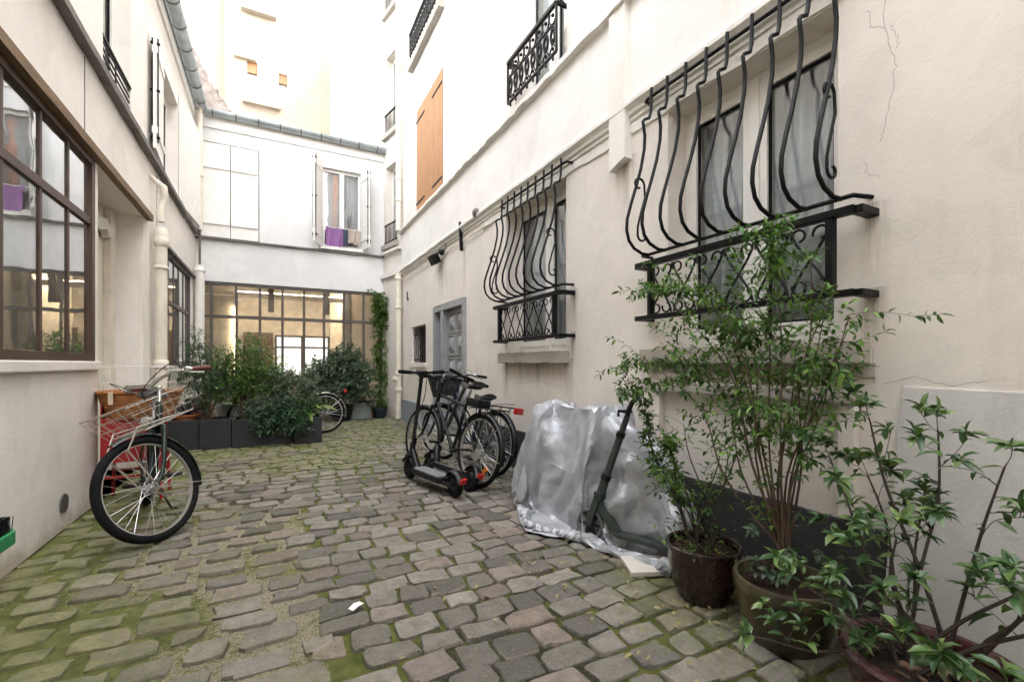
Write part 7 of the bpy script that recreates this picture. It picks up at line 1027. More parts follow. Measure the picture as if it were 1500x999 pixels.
    if reflector:
        for (cc, XX) in (((0,0,R), None),):
            m = MB(XX)
            for a in (rad(-125),): m.obox((cc[0]+.2*math.cos(a), cc[1], cc[2]+.2*math.sin(a)), ((-math.sin(a),0,math.cos(a)),(0,1,0),(math.cos(a),0,math.sin(a))), (.045,.008,.018))
            m.build('spoke_reflector', ORANGE, t, bevel=.004)
    if stand: MB().tube([bb+Vector((-.08,.03,-.02)), bb+Vector((-.14,.14,-.26)), bb+Vector((-.15,.18,-.272))], .008, 7).build('kickstand', BLACK, t, True)
    return t, X, hc, crown, ht, wb
def catm(P, k):
    P = [Vector(p) for p in P]; P = [P[0]]+P+[P[-1]]; out = []
    for i in range(1, len(P)-2):
        for s in range(k):
            u = s/k; a, b, c, d = P[i-1:i+3]
            out.append(.5*((2*b)+(c-a)*u+(2*a-5*b+4*c-d)*u*u+(3*b-a-3*c+d)*u**3))
    return out+[P[-2]]
SADDLE = paint('black_saddle', (.018,.017,.016), .45, var=.3)
REDLENS = paint('red_reflector', (.40,.012,.015), .2, coat=.5); ORANGE = paint('orange_reflector', (.75,.20,.02), .25, coat=.5)
GREENFR = paint('dark_green_enamel', (.014,.024,.020), .35, coat=.12, var=.2, spec=.35); NAVY = paint('dark_blue_enamel', (.022,.034,.055), .3, coat=.3)
BROWNGRIP = paint('brown_leather_grip', (.12,.028,.02), .5); SILVERWIRE = paint('cream_wire', (.42,.39,.34), .4, metal=.5)
GREYRIM = paint('grey_alloy_rim', (.50,.49,.46), .35, metal=.6)
# ---- green city bicycle on the left, front wheel turned, wire basket on the front carrier
t, X, hc, crown, ht, wb = bicycle('bicycle', 'dark green city bicycle with cream wire basket over its sharply turned front wheel', 'bicycles in the yard', (-.92,4.68), (-.68,3.71), rad(-2.5), rad(-56), 'step', GREENFR, .345, GREENFR, reflector=False, tyre=.027, grip=BROWNGRIP, rim=GREYRIM, light=True, hbmat=CHROME, saddle_z=.90)
P = X @ Matrix.Translation(crown+Vector((-.10,0,.05))) @ Matrix.Rotation(rad(9), 4, 'Y') @ Matrix.Translation((-.06,.0,0))
wire_basket(P, .30, .37, .38, .46, .17, 6, 3, SILVERWIRE, t, 'front_basket')
m = MB(X)
for y in (-1, 1): m.tube([(wb,y*.07,.345), (wb+.12,y*.09,.62), crown+Vector((.22,y*.10,.03)), crown+Vector((-.04,y*.10,.05))], .006, 6)
m.build('front_carrier', SILVERWIRE, t, True)
# ---- two bicycles leaning at the right wall
bicycle('bicycle', 'black bicycle with flat handlebar and silver brake disc behind the two electric scooters', 'bicycles in the yard', (1.66,3.90), (1.43,4.93), rad(8), rad(4), 'diamond', BLACK, .34, BLACK, rack=True, hb='flat', disc=True, saddle_z=.93, stand=False, rim=GREYRIM, bag=True, light=False)
t, X, hc, crown, ht, wb = bicycle('bicycle', 'dark blue step-through bicycle nearest the grey door with black mesh handlebar basket', 'bicycles in the yard', (1.98,4.22), (1.78,5.28), rad(7), rad(18), 'step', NAVY, .33, BLACK, rack=True, saddle_z=.78, stand=False, rim=GREYRIM, reflector=False)
P = X @ Matrix.Translation(ht+Vector((.09,0,-.10)))
b = MB(P); q0, q1 = (.20,.115), (.27,.15); Vb = []
for (d, hw), z in ((q0, 0), (q1, .25)): Vb += [(0,-hw,z),(d,-hw,z),(d,hw,z),(0,hw,z)]
MESH = Mt('black_mesh'); MESH.col((.02,.02,.022)); ck = MESH.n('TexChecker'); ck.inputs['Scale'].default_value = 130; MESH.l(MESH.vec, ck.inputs['Vector'])
MESH.l(MESH.math('ADD', MESH.math('MULTIPLY', ck.outputs['Fac'], .5), .4), MESH.p.inputs['Alpha'])
bk = b.add(Vb, [(0,3,2,1),(0,1,5,4),(1,2,6,5),(2,3,7,6),(3,0,4,7)]).build('front_basket', MESH.m, t, solid=.003)
MB(P).tube([Vector(p) for p in Vb[4:]], .006, 6, True).build('basket_rim', BLACK, bk, True)
# ---- bicycle parked behind the planters
bicycle('bicycle', 'old bicycle with rusty chrome mudguards parked behind the dark planter boxes', 'bicycles in the yard', (.76,8.16), (-.30,8.06), rad(3), rad(10), 'step', DARKBAND, .33, CHROME, rack=True, saddle_z=.82, stand=False, reflector=False, rim=GREYRIM)

# ================================================================ SCOOTERS
GRIPDECK = paint('grey_rubber_deck', (.16,.16,.165), .8, bump=.4, bsc=160)
def escooter(label, front, rear, lean, steer=0):
    dx, dy = front[0]-rear[0], front[1]-rear[1]; wb = math.hypot(dx, dy)
    t = thing('electric_scooter', label, 'scooter', (rear[0], rear[1], 0), math.atan2(dy, dx), 'electric scooters by the grey door', lean)
    R = .108; Fx = Vector((wb,0,R)); A = rad(77); ad = Vector((-math.cos(A),0,math.sin(A))); X = Matrix.Translation(Fx) @ Matrix.Rotation(steer, 4, ad) @ Matrix.Translation(-Fx)
    for c, XX in (((0,0,R), None), (tuple(Fx), X)):
        w_ = MB(XX).tube([(c[0]+(R-.026)*math.cos(a), 0, c[2]+(R-.026)*math.sin(a)) for a in np.linspace(0, 2*math.pi, 32, endpoint=False)], .026, 10, True).build('wheel', RUBBER, t, True)
        MB(XX).lathe([(.001,-.02),(.06,-.018),(.066,-.012),(.066,.012),(.06,.018),(.001,.02)], c, (0,1,0), 24).cyl((c[0],-.05,c[2]),(c[0],.05,c[2]),.009,8).build('rim', BLACK, w_, True)
    d = MB(); out = [(.13,-.06),(.18,-.082),(wb-.20,-.082),(wb-.13,-.05),(wb-.13,.05),(wb-.20,.082),(.18,.082),(.13,.06)]
    dk = d.prism([(x,y,.095) for x, y in out], (0,0,.052)).build('deck', BLACK, t, bevel=.012)
    MB().prism([(.18+.0,-.066,.1475),(wb-.22,-.066,.1475),(wb-.17,-.04,.1475),(wb-.17,.04,.1475),(wb-.22,.066,.1475),(.18,.066,.1475)], (0,0,.004)).build('deck_mat', GRIPDECK, dk)
    MB().box((-.02,-.055,.09),(.14,-.035,.125)).box((-.02,.035,.09),(.14,.055,.125)).build('rear_fork', BLACK, t, bevel=.006)
    MB().bar((.16,-.088,.115),(wb-.2,-.088,.115),.004,.02).build('orange_stripe', ORANGE, dk)
    fender((0,0,R), R, rad(25), rad(170), BLACK, t, None, .042, 'rear_mudguard')
    MB().obox((-R-.02,0,R+.05), ((1,0,.4),(0,1,0),(-.4,0,1)), (.014,.03,.026)).build('rear_light', REDLENS, t, bevel=.008)
    fender(tuple(Fx), R, rad(20), rad(150), BLACK, t, X, .04, 'front_mudguard')
    top = Fx+ad*.98; nk = Fx+ad*.2
    MB(X).tube([Fx+ad*.13+Vector((0,-.045,0)), Fx+Vector((0,-.045,0))], .014, 8).tube([Fx+ad*.13+Vector((0,.045,0)), Fx+Vector((0,.045,0))], .014, 8).bar(Fx+ad*.135+Vector((0,-.06,0)), Fx+ad*.135+Vector((0,.06,0)), .05, .03).build('fork', BLACK, t, bevel=.004)
    MB().tube([(wb-.16,0,.12), nk-ad*.05+Vector((-.05,0,-.02)), nk], [.04,.036,.03], 10).build('neck', BLACK, t, True)
    sm = MB(X).tube([nk-ad*.05, nk+ad*.06, nk+ad*.07, top-ad*.02], [.028,.028,.019,.018], 12).build('stem', BLACK, t, True)
    MB(X).obox(nk+ad*.09+Vector((-.03,0,0)), (ad, (0,1,0), ad.cross(Vector((0,1,0)))), (.035,.016,.012)).build('folding_latch', IRON, sm, bevel=.003)
    bar = MB(X).tube([top+Vector((0,-.24,.012)), top+Vector((0,-.05,.0)), top+Vector((0,.05,0)), top+Vector((0,.24,.012))], .014, 10).obox(top+Vector((.0,0,.0)), ((1,0,.2),(0,1,0),(-.2,0,1)), (.035,.045,.022)).build('handlebar', BLACK, t, bevel=.0)
    for y in (-1, 1):
        MB(X).tube([top+Vector((0,y*.115,.004)), top+Vector((0,y*.12,.004)), top+Vector((0,y*.235,.011)), top+Vector((0,y*.245,.011))], [.014,.019,.019,.015], 10).build('grip', RUBBER, bar, True)
    MB(X).tube([top+Vector((.01,.10,0)), top+Vector((.06,.09,-.02)), top+Vector((.07,.02,-.02))], .005, 6).build('brake_lever', ALU, bar, True)
    MB(X).tube(catm([top+Vector((.03,-.08,0)), top+Vector((.10,-.10,-.12)), top+Vector((.06,-.06,-.25)), nk+ad*.25+Vector((.03,0,0))], 6), .004, 6).build('brake_cable', BLACK, bar, True)
    MB(X).lathe([(.001,0),(.022,.0),(.024,.02),(.001,.024)], top+Vector((.02,0,-.06)), (1,0,-.15), 14).build('headlight', CHROME, sm, True)
    return t
escooter('black electric scooter standing bolt upright with grey deck mat, beside the leaning one', (1.215,4.52), (1.385,3.70), rad(1))
escooter('black electric scooter tilted against the bicycles behind the upright scooter', (1.42,4.66), (1.56,3.84), rad(22), rad(-6))
KICK = paint('grey_green_scooter_paint', (.045,.058,.052), .5, metal=.3)
fr, re = Vector((1.80,2.36)), Vector((2.10,1.60)); dv = fr-re; wb = dv.length
t = thing('kick_scooter', 'grey-green kick scooter with small spoked wheel leaning on the silver cover', 'scooter', (re.x, re.y, .02), math.atan2(dv.y, dv.x), None, rad(6))
R = .10
for x in (0, wb):
    w_ = MB().tube([(x+(R-.014)*math.cos(a), 0, R+(R-.014)*math.sin(a)) for a in np.linspace(0, 2*math.pi, 32, endpoint=False)], .014, 8, True).build('wheel', paint('grey_wheel_rubber', (.10,.10,.10), .6), t, True)
    s = MB()
    for k in range(6): a = k*math.pi/3; s.bar((x,0,R),(x+.075*math.cos(a),0,R+.075*math.sin(a)),.016,.012,(0,1,0))
    s.disc((x,0,R),(0,1,0),.02,.03,12); s.build('wheel_spokes', BLACK, w_)
MB().prism([(.12,-.045,.07),(wb-.22,-.05,.07),(wb-.18,-.03,.07),(wb-.18,.03,.07),(wb-.22,.05,.07),(.12,.045,.07)], (0,0,.028)).bar((.0,0,R),(.14,0,.085),.03,.03).bar((wb-.2,0,.085),(wb-.06,0,.24),.05,.05).build('deck', KICK, t, bevel=.006)
ad = Vector((-.30,0,.954)).normalized(); F0 = Vector((wb,0,R)); st = F0+ad*.2
fk = MB().bar(F0+Vector((0,-.03,0)), st+Vector((0,-.03,0)), .014, .045, (1,0,0)).bar(F0+Vector((0,.03,0)), st+Vector((0,.03,0)), .014, .045, (1,0,0)).bar(st+Vector((0,-.037,0)), st+Vector((0,.037,0)), .05, .05).build('fork', KICK, t, bevel=.004)
sm = MB().tube([F0+ad*.16, F0+ad*.33], .028, 12).tube([F0+ad*.33, F0+ad*.62], .0235, 12).tube([F0+ad*.62, F0+ad*.74], .019, 12).build('stem', KICK, t, True)
MB().tube([F0+ad*.31, F0+ad*.345], .033, 12).tube([F0+ad*.60, F0+ad*.635], .029, 12).bar(F0+ad*.62+Vector((0,-.03,0)), F0+ad*.62+Vector((0,.045,0)), .02, .02).build('clamp', BLACK, sm, True)
tp = F0+ad*.74
hd = MB().tube([tp, tp+Vector((-.012,0,.05)), tp+Vector((-.03,0,.09)), tp+Vector((-.06,0,.12))], .016, 10).bar(tp+Vector((0,-.05,.03)), tp+Vector((0,.04,.03)), .02, .02).build('handlebar', BLACK, t, True)
MB().tube([tp+Vector((-.05,0,.112)), tp+Vector((-.08,0,.145)), tp+Vector((-.085,0,.16))], [.019,.02,.014], 10).build('grip', ALU, hd, True)
MB().tube([tp+Vector((0,.0,.03)), tp+Vector((.03,.06,.03)), tp+Vector((.02,.075,.0))], .009, 8).build('grip', RUBBER, hd, True)

# ================================================================ SILVER COVER
D = np.cumsum(np.array(TARP).reshape(NROW, NCOL, 3), 0)/1000.0     # the draped sheet, in millimetres, row by row as steps
def up2(A):      # twice as fine, with the sheet's small stiff creases added
    for ax in (0, 1):
        A = np.moveaxis(A, ax, 0); B = np.empty((2*len(A)-1,)+A.shape[1:]); B[::2] = A; B[1::2] = (A[1:]+A[:-1])/2; A = np.moveaxis(B, 0, ax)
    return A
D = up2(D); n0_, n1_ = D.shape[:2]
nu_ = np.gradient(D, axis=0); nv_ = np.gradient(D, axis=1); nn_ = np.cross(nu_, nv_); nn_ /= np.linalg.norm(nn_, axis=2, keepdims=True)+1e-9
gu, gv = np.meshgrid(np.linspace(0, 2.8, n0_), np.linspace(0, 2.3, n1_), indexing='ij'); wu, wv_ = gu+.12*vn(gu*3, gv*3), gv+.12*vn(gu*3+9, gv*3+4)
def facet(x, y):     # flat triangular facets meeting in sharp creases
    xi = np.floor(x).astype(int); yi = np.floor(y).astype(int); fx = x-xi; fy = y-yi; g = lambda p, q: _T[p & 255, q & 255]
    A_, B_, C_, D_ = g(xi, yi), g(xi+1, yi), g(xi, yi+1), g(xi+1, yi+1)
    return np.where(fx > fy, A_+(B_-A_)*fx+(D_-B_)*fy, A_+(C_-A_)*fy+(D_-C_)*fx)
cr_ = sum(am*(facet(wu*f+gv*k, wv_*f-gu*k)-.5) for f, k, am in ((3.2, 1.2, .075), (6.5, -2.6, .040), (13, 4.5, .017), (26, -8, .006)))
tri = lambda s: 2*np.abs(s-np.floor(s+.5))-.5
front = np.clip((gv-.75)/.25, 0, 1); cr_ = cr_+front*(.045*tri(wu*2.6+wv_*.9)*np.clip((gv-.8)*1.5, .25, 1)+.028*tri(wu*4.7-wv_*2.2+.3)*np.clip((gv-1)*1.4, 0, 1))
D = D+nn_*(cr_*np.clip((D[:,:,2:3].mean(2)-.0)/.08, .25, 1))[:,:,None]; D[:,:,0] = np.minimum(D[:,:,0], 2.33); D[:,:,2] = np.maximum(D[:,:,2], .012)
ii = np.arange(n0_*n1_).reshape(n0_, n1_); F = np.stack([ii[:-1,:-1], ii[1:,:-1], ii[1:,1:], ii[:-1,1:]], -1).reshape(-1, 4)
TM = Mt('silver_tarpaulin'); a = TM.noise(4, 5, .6); TM.col(TM.ramp(a, (.3, (.33,.345,.37)), (.7, (.47,.485,.52))))
TM.p.inputs['Metallic'].default_value = .38; TM.l(TM.ramp(TM.noise(6, 4), (.3, .38), (.7, .55)), TM.p.inputs['Roughness'])
rg = TM.math('ABSOLUTE', TM.math('SUBTRACT', TM.noise(28, 0, .5, None, .4), .5)); TM.bump(rg, .3, .008)
tp = npmesh('silver_cover', D.reshape(-1, 3), F.tolist(), TM.m, sharp=14)
md = tp.modifiers.new('solid', 'SOLIDIFY'); md.thickness = .002
tag(tp, 'crumpled silver tarpaulin draped over a parked machine behind the kick scooter', 'cover')

# ================================================================ PLANTS
def leaf_mesh(name, pos, dirs, L, Wd, mat, parent, roll=.6, droop=.12, seed=0):
    q = np.random.default_rng(seed); N = len(pos); d = dirs/np.linalg.norm(dirs, axis=1, keepdims=True)
    up = np.array([0, 0, 1.0])+q.normal(0, roll, (N, 3)); nn = up-d*(up*d).sum(1, keepdims=True); nn /= np.linalg.norm(nn, axis=1, keepdims=True)+1e-9; sd = np.cross(d, nn)
    T = np.array([(0,0,0),(.38,0,-.02),(.75,0,-.05),(1,0,-.13),(.34,.46,.07),(.72,.36,.02),(.34,-.46,.07),(.72,-.36,.02)])
    Fa = np.array([(0,1,4,4),(1,2,5,4),(2,3,5,5),(0,6,1,1),(6,7,2,1),(7,3,2,2)])
    Ls = L*q.uniform(.6, 1.15, N); Ws = Wd/L*Ls*q.uniform(.8, 1.15, N); dr = droop*Ls*q.uniform(0, 2, N)
    V = pos[:,None,:]+d[:,None,:]*(T[None,:,0:1]*Ls[:,None,None])+sd[:,None,:]*(T[None,:,1:2]*Ws[:,None,None])+nn[:,None,:]*(T[None,:,2:3]*Ls[:,None,None])
    V[:,:,2] -= (T[None,:,0]**2)*dr[:,None]
    F = (Fa[None]+8*np.arange(N)[:,None,None]).reshape(-1, 4).tolist(); F = [tuple(dict.fromkeys(f)) for f in F]
    return npmesh(name, V.reshape(-1, 3), F, mat, parent)
class Plant:
    def __init__(s, seed): s.q = np.random.default_rng(seed); s.st = MB(); s.P = []; s.D = []
    def stem(s, pts, r0, r1, seg=6):
        p = catm(pts, 5); n = len(p); s.st.tube(p, [r0+(r1-r0)*i/(n-1) for i in range(n)], seg); return p
    def leaf(s, p, d): s.P.append(tuple(p)); s.D.append(tuple(d))
    def twig(s, base, d, ln, n, spread=.9, r=.0022, whorl=False, bend=.25):
        q = s.q; d = Vector(d).normalized(); m = Vector(base)+d*ln*.5+Vector(q.normal(0, .06*ln, 3)); e = Vector(base)+d*ln+Vector((0,0,-bend*ln*q.uniform(-.6, 1)))
        p = catm([base, m, e], 4); s.st.tube(p, [r, r*.9]+[r*.6]*(len(p)-2), 4)
        for i in range(n):
            t = (i+.6)/n if not whorl else 1-.35*q.random()**2
            k = min(int(t*(len(p)-1)), len(p)-2); u = t*(len(p)-1)-k; b = p[k]+(p[k+1]-p[k])*u; ax = (p[k+1]-p[k]).normalized()
            a = 2.4*i+q.uniform(-.4, .4); s1 = ax.cross(Vector((.3,.1,1))).normalized(); s2 = ax.cross(s1); s.leaf(b, ax*(1-spread*.6)+(s1*math.cos(a)+s2*math.sin(a))*spread)
        s.leaf(p[-1], p[-1]-p[-2]); return p[-1]
    def done(s, parent, L, W, mat, smat, roll=.5, droop=.12, seed=0):
        s.st.build('stems', smat, parent, True); return leaf_mesh('foliage', np.array(s.P), np.array(s.D), L, W, mat, parent, roll, droop, seed)
BARK = paint('brown_bark', (.10,.062,.04), .8, var=.35, sc=20, bump=.4); TWIG = paint('reddish_twig', (.092,.060,.040), .7, var=.3, sc=14); DARKTWIG = paint('dark_twig', (.045,.032,.025), .75, var=.3)
SOIL = stucco('potting_soil', (.035,.024,.017), stain=(.09,.06,.035), amt=.3, bmp=1., dirt=.6)
LEAFA = leafmat('fresh_green_leaf', (.030,.080,.016), (.075,.175,.030), (.19,.33,.055), .42)
LEAFB = leafmat('dark_glossy_leaf', (.022,.058,.030), (.045,.108,.05), (.095,.20,.09), .3, .18)
LEAFC = leafmat('laurel_leaf', (.030,.072,.024), (.065,.135,.045), (.20,.29,.09), .33, .2)
LEAFG = leafmat('grey_green_leaf', (0.046,0.078,0.046), (0.098,0.150,0.091), (0.169,0.234,0.150), .45, .2)
LEAFR = leafmat('mixed_red_leaf', (.03,.04,.015), (.045,.075,.025), (.11,.045,.03), .45, .2)
LEAFY = leafmat('yellow_green_leaf', (.09,.13,.02), (.16,.20,.035), (.24,.25,.06), .5, .3)
LEAFP = leafmat('purple_leaf', (.03,.015,.035), (.06,.03,.07), (.10,.07,.11), .45, .1)
VINE = leafmat('vine_leaf', (.035,.085,.012), (.075,.16,.025), (.14,.24,.045), .45, .3)
def pot(profile, mat, parent, soil_z, soil_r, seg=40):
    MB().lathe(profile, seg=seg).build('pot', mat, parent, True)
    m = MB(); vs = [(0,0,soil_z+.012)]; 
    for k, f in enumerate((.35,.7,1.0)):
        for i in range(24): a = 2*math.pi*i/24; vs.append((soil_r*f*math.cos(a), soil_r*f*math.sin(a), soil_z+.012*(1-f)+random.uniform(-.008,.008)*(f < .9)))
    fs = [(0,1+i,1+(i+1) % 24) for i in range(24)]+[(1+k*24+i, 1+k*24+24+i, 1+k*24+24+(i+1) % 24, 1+k*24+(i+1) % 24) for k in range(2) for i in range(24)]
    s = m.add(vs, fs).build('soil', SOIL, parent, True); return s
BROWNGLAZE = paint('brown_glazed_pot', (.026,.012,.009), .25, coat=.25, var=.4, sc=8); REDGLAZE = paint('oxblood_glazed_pot', (.055,.011,.014), .25, coat=.3, var=.35, sc=8)
OLIVEGLAZE = Mt('olive_brown_stoneware'); a = OLIVEGLAZE.noise(3, 6, .65, (2.5,2.5,.5), .5); OLIVEGLAZE.col(OLIVEGLAZE.ramp(a, (.3, (.022,.016,.010)), (.5, (.055,.044,.024)), (.72, (.125,.105,.055)))); OLIVEGLAZE.p.inputs['Roughness'].default_value = .32; OLIVEGLAZE.bump(OLIVEGLAZE.noise(30, 4), .25, .004)
TERRA = stucco('terracotta', (.34,.12,.055), stain=(.40,.30,.24), amt=.5, bmp=.3)
# ---- big airy shrub in the olive stoneware pot
def rnd(q, a, b): return float(q.uniform(a, b))
t = thing('potted_shrub', 'tall many-stemmed airy shrub in olive brown stoneware pot under the large grilled window', 'potted plant', (1.89,1.15,0), 0, 'potted shrubs under the grilled window')
pot([(.001,.0),(.155,0),(.165,.02),(.19,.12),(.205,.22),(.208,.26),(.216,.265),(.22,.32),(.214,.33),(.20,.33),(.19,.30),(.188,.27)], OLIVEGLAZE.m, t, .285, .189)
t.scale = (.90,.90,.80)
p = Plant(21); q = p.q
p.stem([(0,.0,.27),(.008,-.004,.36),(.0,.0,.43),(.01,0,.50)], .026, .018, 9)
p.stem([(-.04,.03,.27),(-.045,.03,.36),(-.03,.02,.44)], .010, .007, 7)
K = 1/.8; J = 1/.9
ends = [(.00,.62,1.30),(-.08,.42,1.62),(.05,.30,1.52),(-.1,.52,1.46),(.10,.15,1.58),(.0,.05,1.66),(.04,-.08,1.60),(.08,-.16,1.46),(.08,-.20,1.34),(.12,.46,1.36),(-.12,.20,1.40),(.15,-.08,1.40),(.1,-.14,1.2),(.14,.55,1.15),(-.15,.70,1.20),(.10,-.18,1.27),(.16,.05,1.25)]
for (xx, yy, h) in ends:
    xx, yy, h = xx*J, yy*J, h*K
    a = (rnd(q,-.015,.015), rnd(q,-.02,.02), rnd(q,.34,.46)); m1 = (xx*.25+rnd(q,-.07,.05), yy*.24+rnd(q,-.06,.06), .5+(h-.5)*.30); m2 = (xx*.6+rnd(q,-.04,.04), yy*.52+rnd(q,-.04,.04), .5+(h-.5)*.68)
    pp = p.stem([a, m1, m2, (xx, yy, h)], rnd(q,.0055,.0085), .0018, 5); n = len(pp)
    for k in range(n):
        f = k/(n-1)
        if f < .45:
            if q.random() < .30: p.twig(pp[k], (rnd(q,-1,.8), rnd(q,-1,1), rnd(q,.0,.6)), rnd(q,.05,.12), 5, 1.0, .0013)
            continue
        for _ in range(2):
            if q.random() < .80:
                dv = Vector((rnd(q,-1,.7), rnd(q,-1,1), rnd(q,-.1,.45))); e = p.twig(pp[k], dv, rnd(q,.09,.22), int(rnd(q,7,12)), 1.0, .0016)
                if q.random() < .4: p.twig(e, dv+Vector((rnd(q,-.7,.5), rnd(q,-.7,.7), rnd(q,-.2,.3))), rnd(q,.06,.14), 7, 1.0, .0013)
for (b_, e_) in (((-.06,.38,1.14),(-.16,.86,1.13)),((-.1,.34,1.08),(-.2,.80,.98)),((0,.1,1.25),(.05,.3,1.30)),((-.1,.3,1.45),(-.2,.62,1.52)),((.0,.0,1.5),(-.1,.05,1.72))):
    b_, e_ = (Vector((v[0]*J, v[1]*J, v[2]*K)) for v in (b_, e_)); pp = p.stem([b_, (b_+e_)/2+Vector((0,0,.03)), e_], .0035, .0016, 4)
    for k in range(1, len(pp)):
        for _ in range(3): p.twig(pp[k], (rnd(q,-.8,.6), rnd(q,-1,1), rnd(q,-.2,.4)), rnd(q,.07,.15), 9, 1., .0014)
p.done(t, .046, .020, LEAFA, TWIG, .35, .15, 1)
p = Plant(33); q = p.q     # broad round leaves sprouting at the foot of the trunk
for i in range(9):
    b = (rnd(q,-.03,.03), rnd(q,-.03,.03), rnd(q,.30,.56)); d = Vector((rnd(q,-1,.1), rnd(q,-.6,1), rnd(q,-.1,.6))); p.twig(b, d, rnd(q,.08,.17), 7, .8, .002, True)
p.st.build('sucker', TWIG, t, True); leaf_mesh('sucker_leaves', np.array(p.P), np.array(p.D), .046, .028, LEAFG, t, .5, .2, 4)
# ---- shrub in the dark brown pot
t = thing('potted_shrub', 'leggy thin-stemmed shrub with dry twigs in glossy dark brown pot beside the silver cover', 'potted plant', (1.873,1.545,0), 0, 'potted shrubs under the grilled window'); t.scale = (.9,.9,.9)
pot([(.001,0),(.12,0),(.13,.015),(.165,.10),(.185,.20),(.186,.26),(.195,.28),(.198,.30),(.190,.305),(.178,.30),(.172,.27)], BROWNGLAZE, t, .262, .172)
p = Plant(5); q = p.q
for i in range(15):
    a = (rnd(q,-.07,.07), rnd(q,-.07,.07), .26); yy = rnd(q,-.30,.38); xx = rnd(q,-.28,.22); h = rnd(q,.55,.98)
    pp = p.stem([a, (a[0]+xx*.25, a[1]+yy*.25, .26+(h-.26)*.4), (xx*.7, yy*.7, .26+(h-.26)*.75), (xx, yy, h)], rnd(q,.004,.0065), .0018, 5); n = len(pp)
    for k in range(n):
        f = k/(n-1)
        if f > .6 and q.random() < .5: p.twig(pp[k], (rnd(q,-1,.7), rnd(q,-1,1), rnd(q,-.1,.7)), rnd(q,.06,.12), 6, .9, .0014)
        elif q.random() < .45: p.twig(pp[k], (rnd(q,-1,.8), rnd(q,-1,1), rnd(q,.0,.6)), rnd(q,.05,.15), int(rnd(q,0,3)), .9, .0012)
for (xx, yy, h) in ((-.10,.36,1.16),(-.07,.40,1.06),(-.2,.06,.85)):     # tall column of bright leaves on the left
    pp = p.stem([(-.04,.05,.26), (-.07,.10,.5), (xx*.9,yy*.8,.78), (xx,yy,h)], .006, .002, 5)
    for k in range(len(pp)//3, len(pp)):
        for _ in range(4): p.twig(pp[k], (rnd(q,-1,1), rnd(q,-1,1), rnd(q,.1,.9)), rnd(q,.03,.075), 6, .9, .0014)
for i in range(26): p.twig((rnd(q,-.12,.12), rnd(q,-.12,.12), .27), (rnd(q,-1,.6), rnd(q,-1,1), rnd(q,.1,1)), rnd(q,.1,.3), int(rnd(q,0,3)), .8, .0016)
p.done(t, .040, .018, LEAFA, DARKTWIG, .4, .1, 2)
litter = MB()
for i in range(40):
    a = rnd(q,0,6.28); r_ = rnd(q,.02,.15); litter.bar((r_*math.cos(a), r_*math.sin(a), .27), (r_*math.cos(a)+rnd(q,-.05,.05), r_*math.sin(a)+rnd(q,-.05,.05), .285), .004, .002)
litter.build('leaf_litter', paint('dry_straw', (.25,.16,.08), .8), t)['kind'] = 'stuff'
# ---- large leaved shrub in the oxblood pot, bottom right corner
t = thing('potted_shrub', 'large glossy leaved shrub in oxblood glazed pot in front of the leaning stone slab', 'potted plant', (1.80,.64,0), 0, 'potted shrubs under the grilled window'); t.scale = (.93,.93,.93)
pot([(.001,0),(.17,0),(.18,.02),(.21,.10),(.232,.18),(.235,.215),(.25,.225),(.256,.25),(.246,.262),(.225,.262),(.212,.245),(.208,.22)], REDGLAZE, t, .215, .21)
p = Plant(9); q = p.q
ends = [(.05,.20,1.02),(.1,.02,1.0),(.18,-.12,.90),(.05,.34,.86),(.25,.30,.78),(-.12,.05,.66),(-.1,-.22,.62),(.05,-.36,.60),(-.28,.12,.50),(-.30,-.12,.42),(.1,-.42,.86),(.2,.1,.7),(-.05,.28,.58),(.15,-.3,.72),(-.15,.32,.40),(-.38,.32,.26),(-.28,-.30,.30)]
for e in ends:
    a = (rnd(q,-.08,.08), rnd(q,-.08,.08), .21); m1 = Vector(a)*.6+Vector(e)*.35+Vector((0,0,.03)); m2 = Vector(a)*.25+Vector(e)*.72+Vector((rnd(q,-.03,.03),rnd(q,-.03,.03),.0))
    pp = p.stem([a, m1, m2, e], rnd(q,.006,.009), .003, 6); n = len(pp)
    p.twig(pp[-1], Vector(pp[-1])-Vector(pp[-3]), .07, 14, .95, .0025, True, .0)
    for k in range(n//2, n):
        if q.random() < .44:
            e2 = p.twig(pp[k], (rnd(q,-1,1), rnd(q,-1,1), rnd(q,.1,1)), rnd(q,.08,.16), 3, .8, .002); p.twig(e2, (rnd(q,-.5,.5), rnd(q,-.5,.5), 1), .03, 9, .95, .002, True, 0)
        elif q.random() < .4: p.leaf(pp[k], (rnd(q,-1,1), rnd(q,-1,1), rnd(q,-.3,.3)))
p.done(t, .064, .027, LEAFC, DARKTWIG, .35, .25, 3)
m = MB()
for i in range(30):
    a = rnd(q,0,6.28); r_ = rnd(q,.03,.18); m.obox((r_*math.cos(a), r_*math.sin(a), .228), (tuple(q.normal(0,1,3)),(0,1,.1),(.1,0,1)), (.015,.010,.004))
m.build('bark_chips', paint('bark_chip', (.22,.14,.09), .8), t)['kind'] = 'stuff'

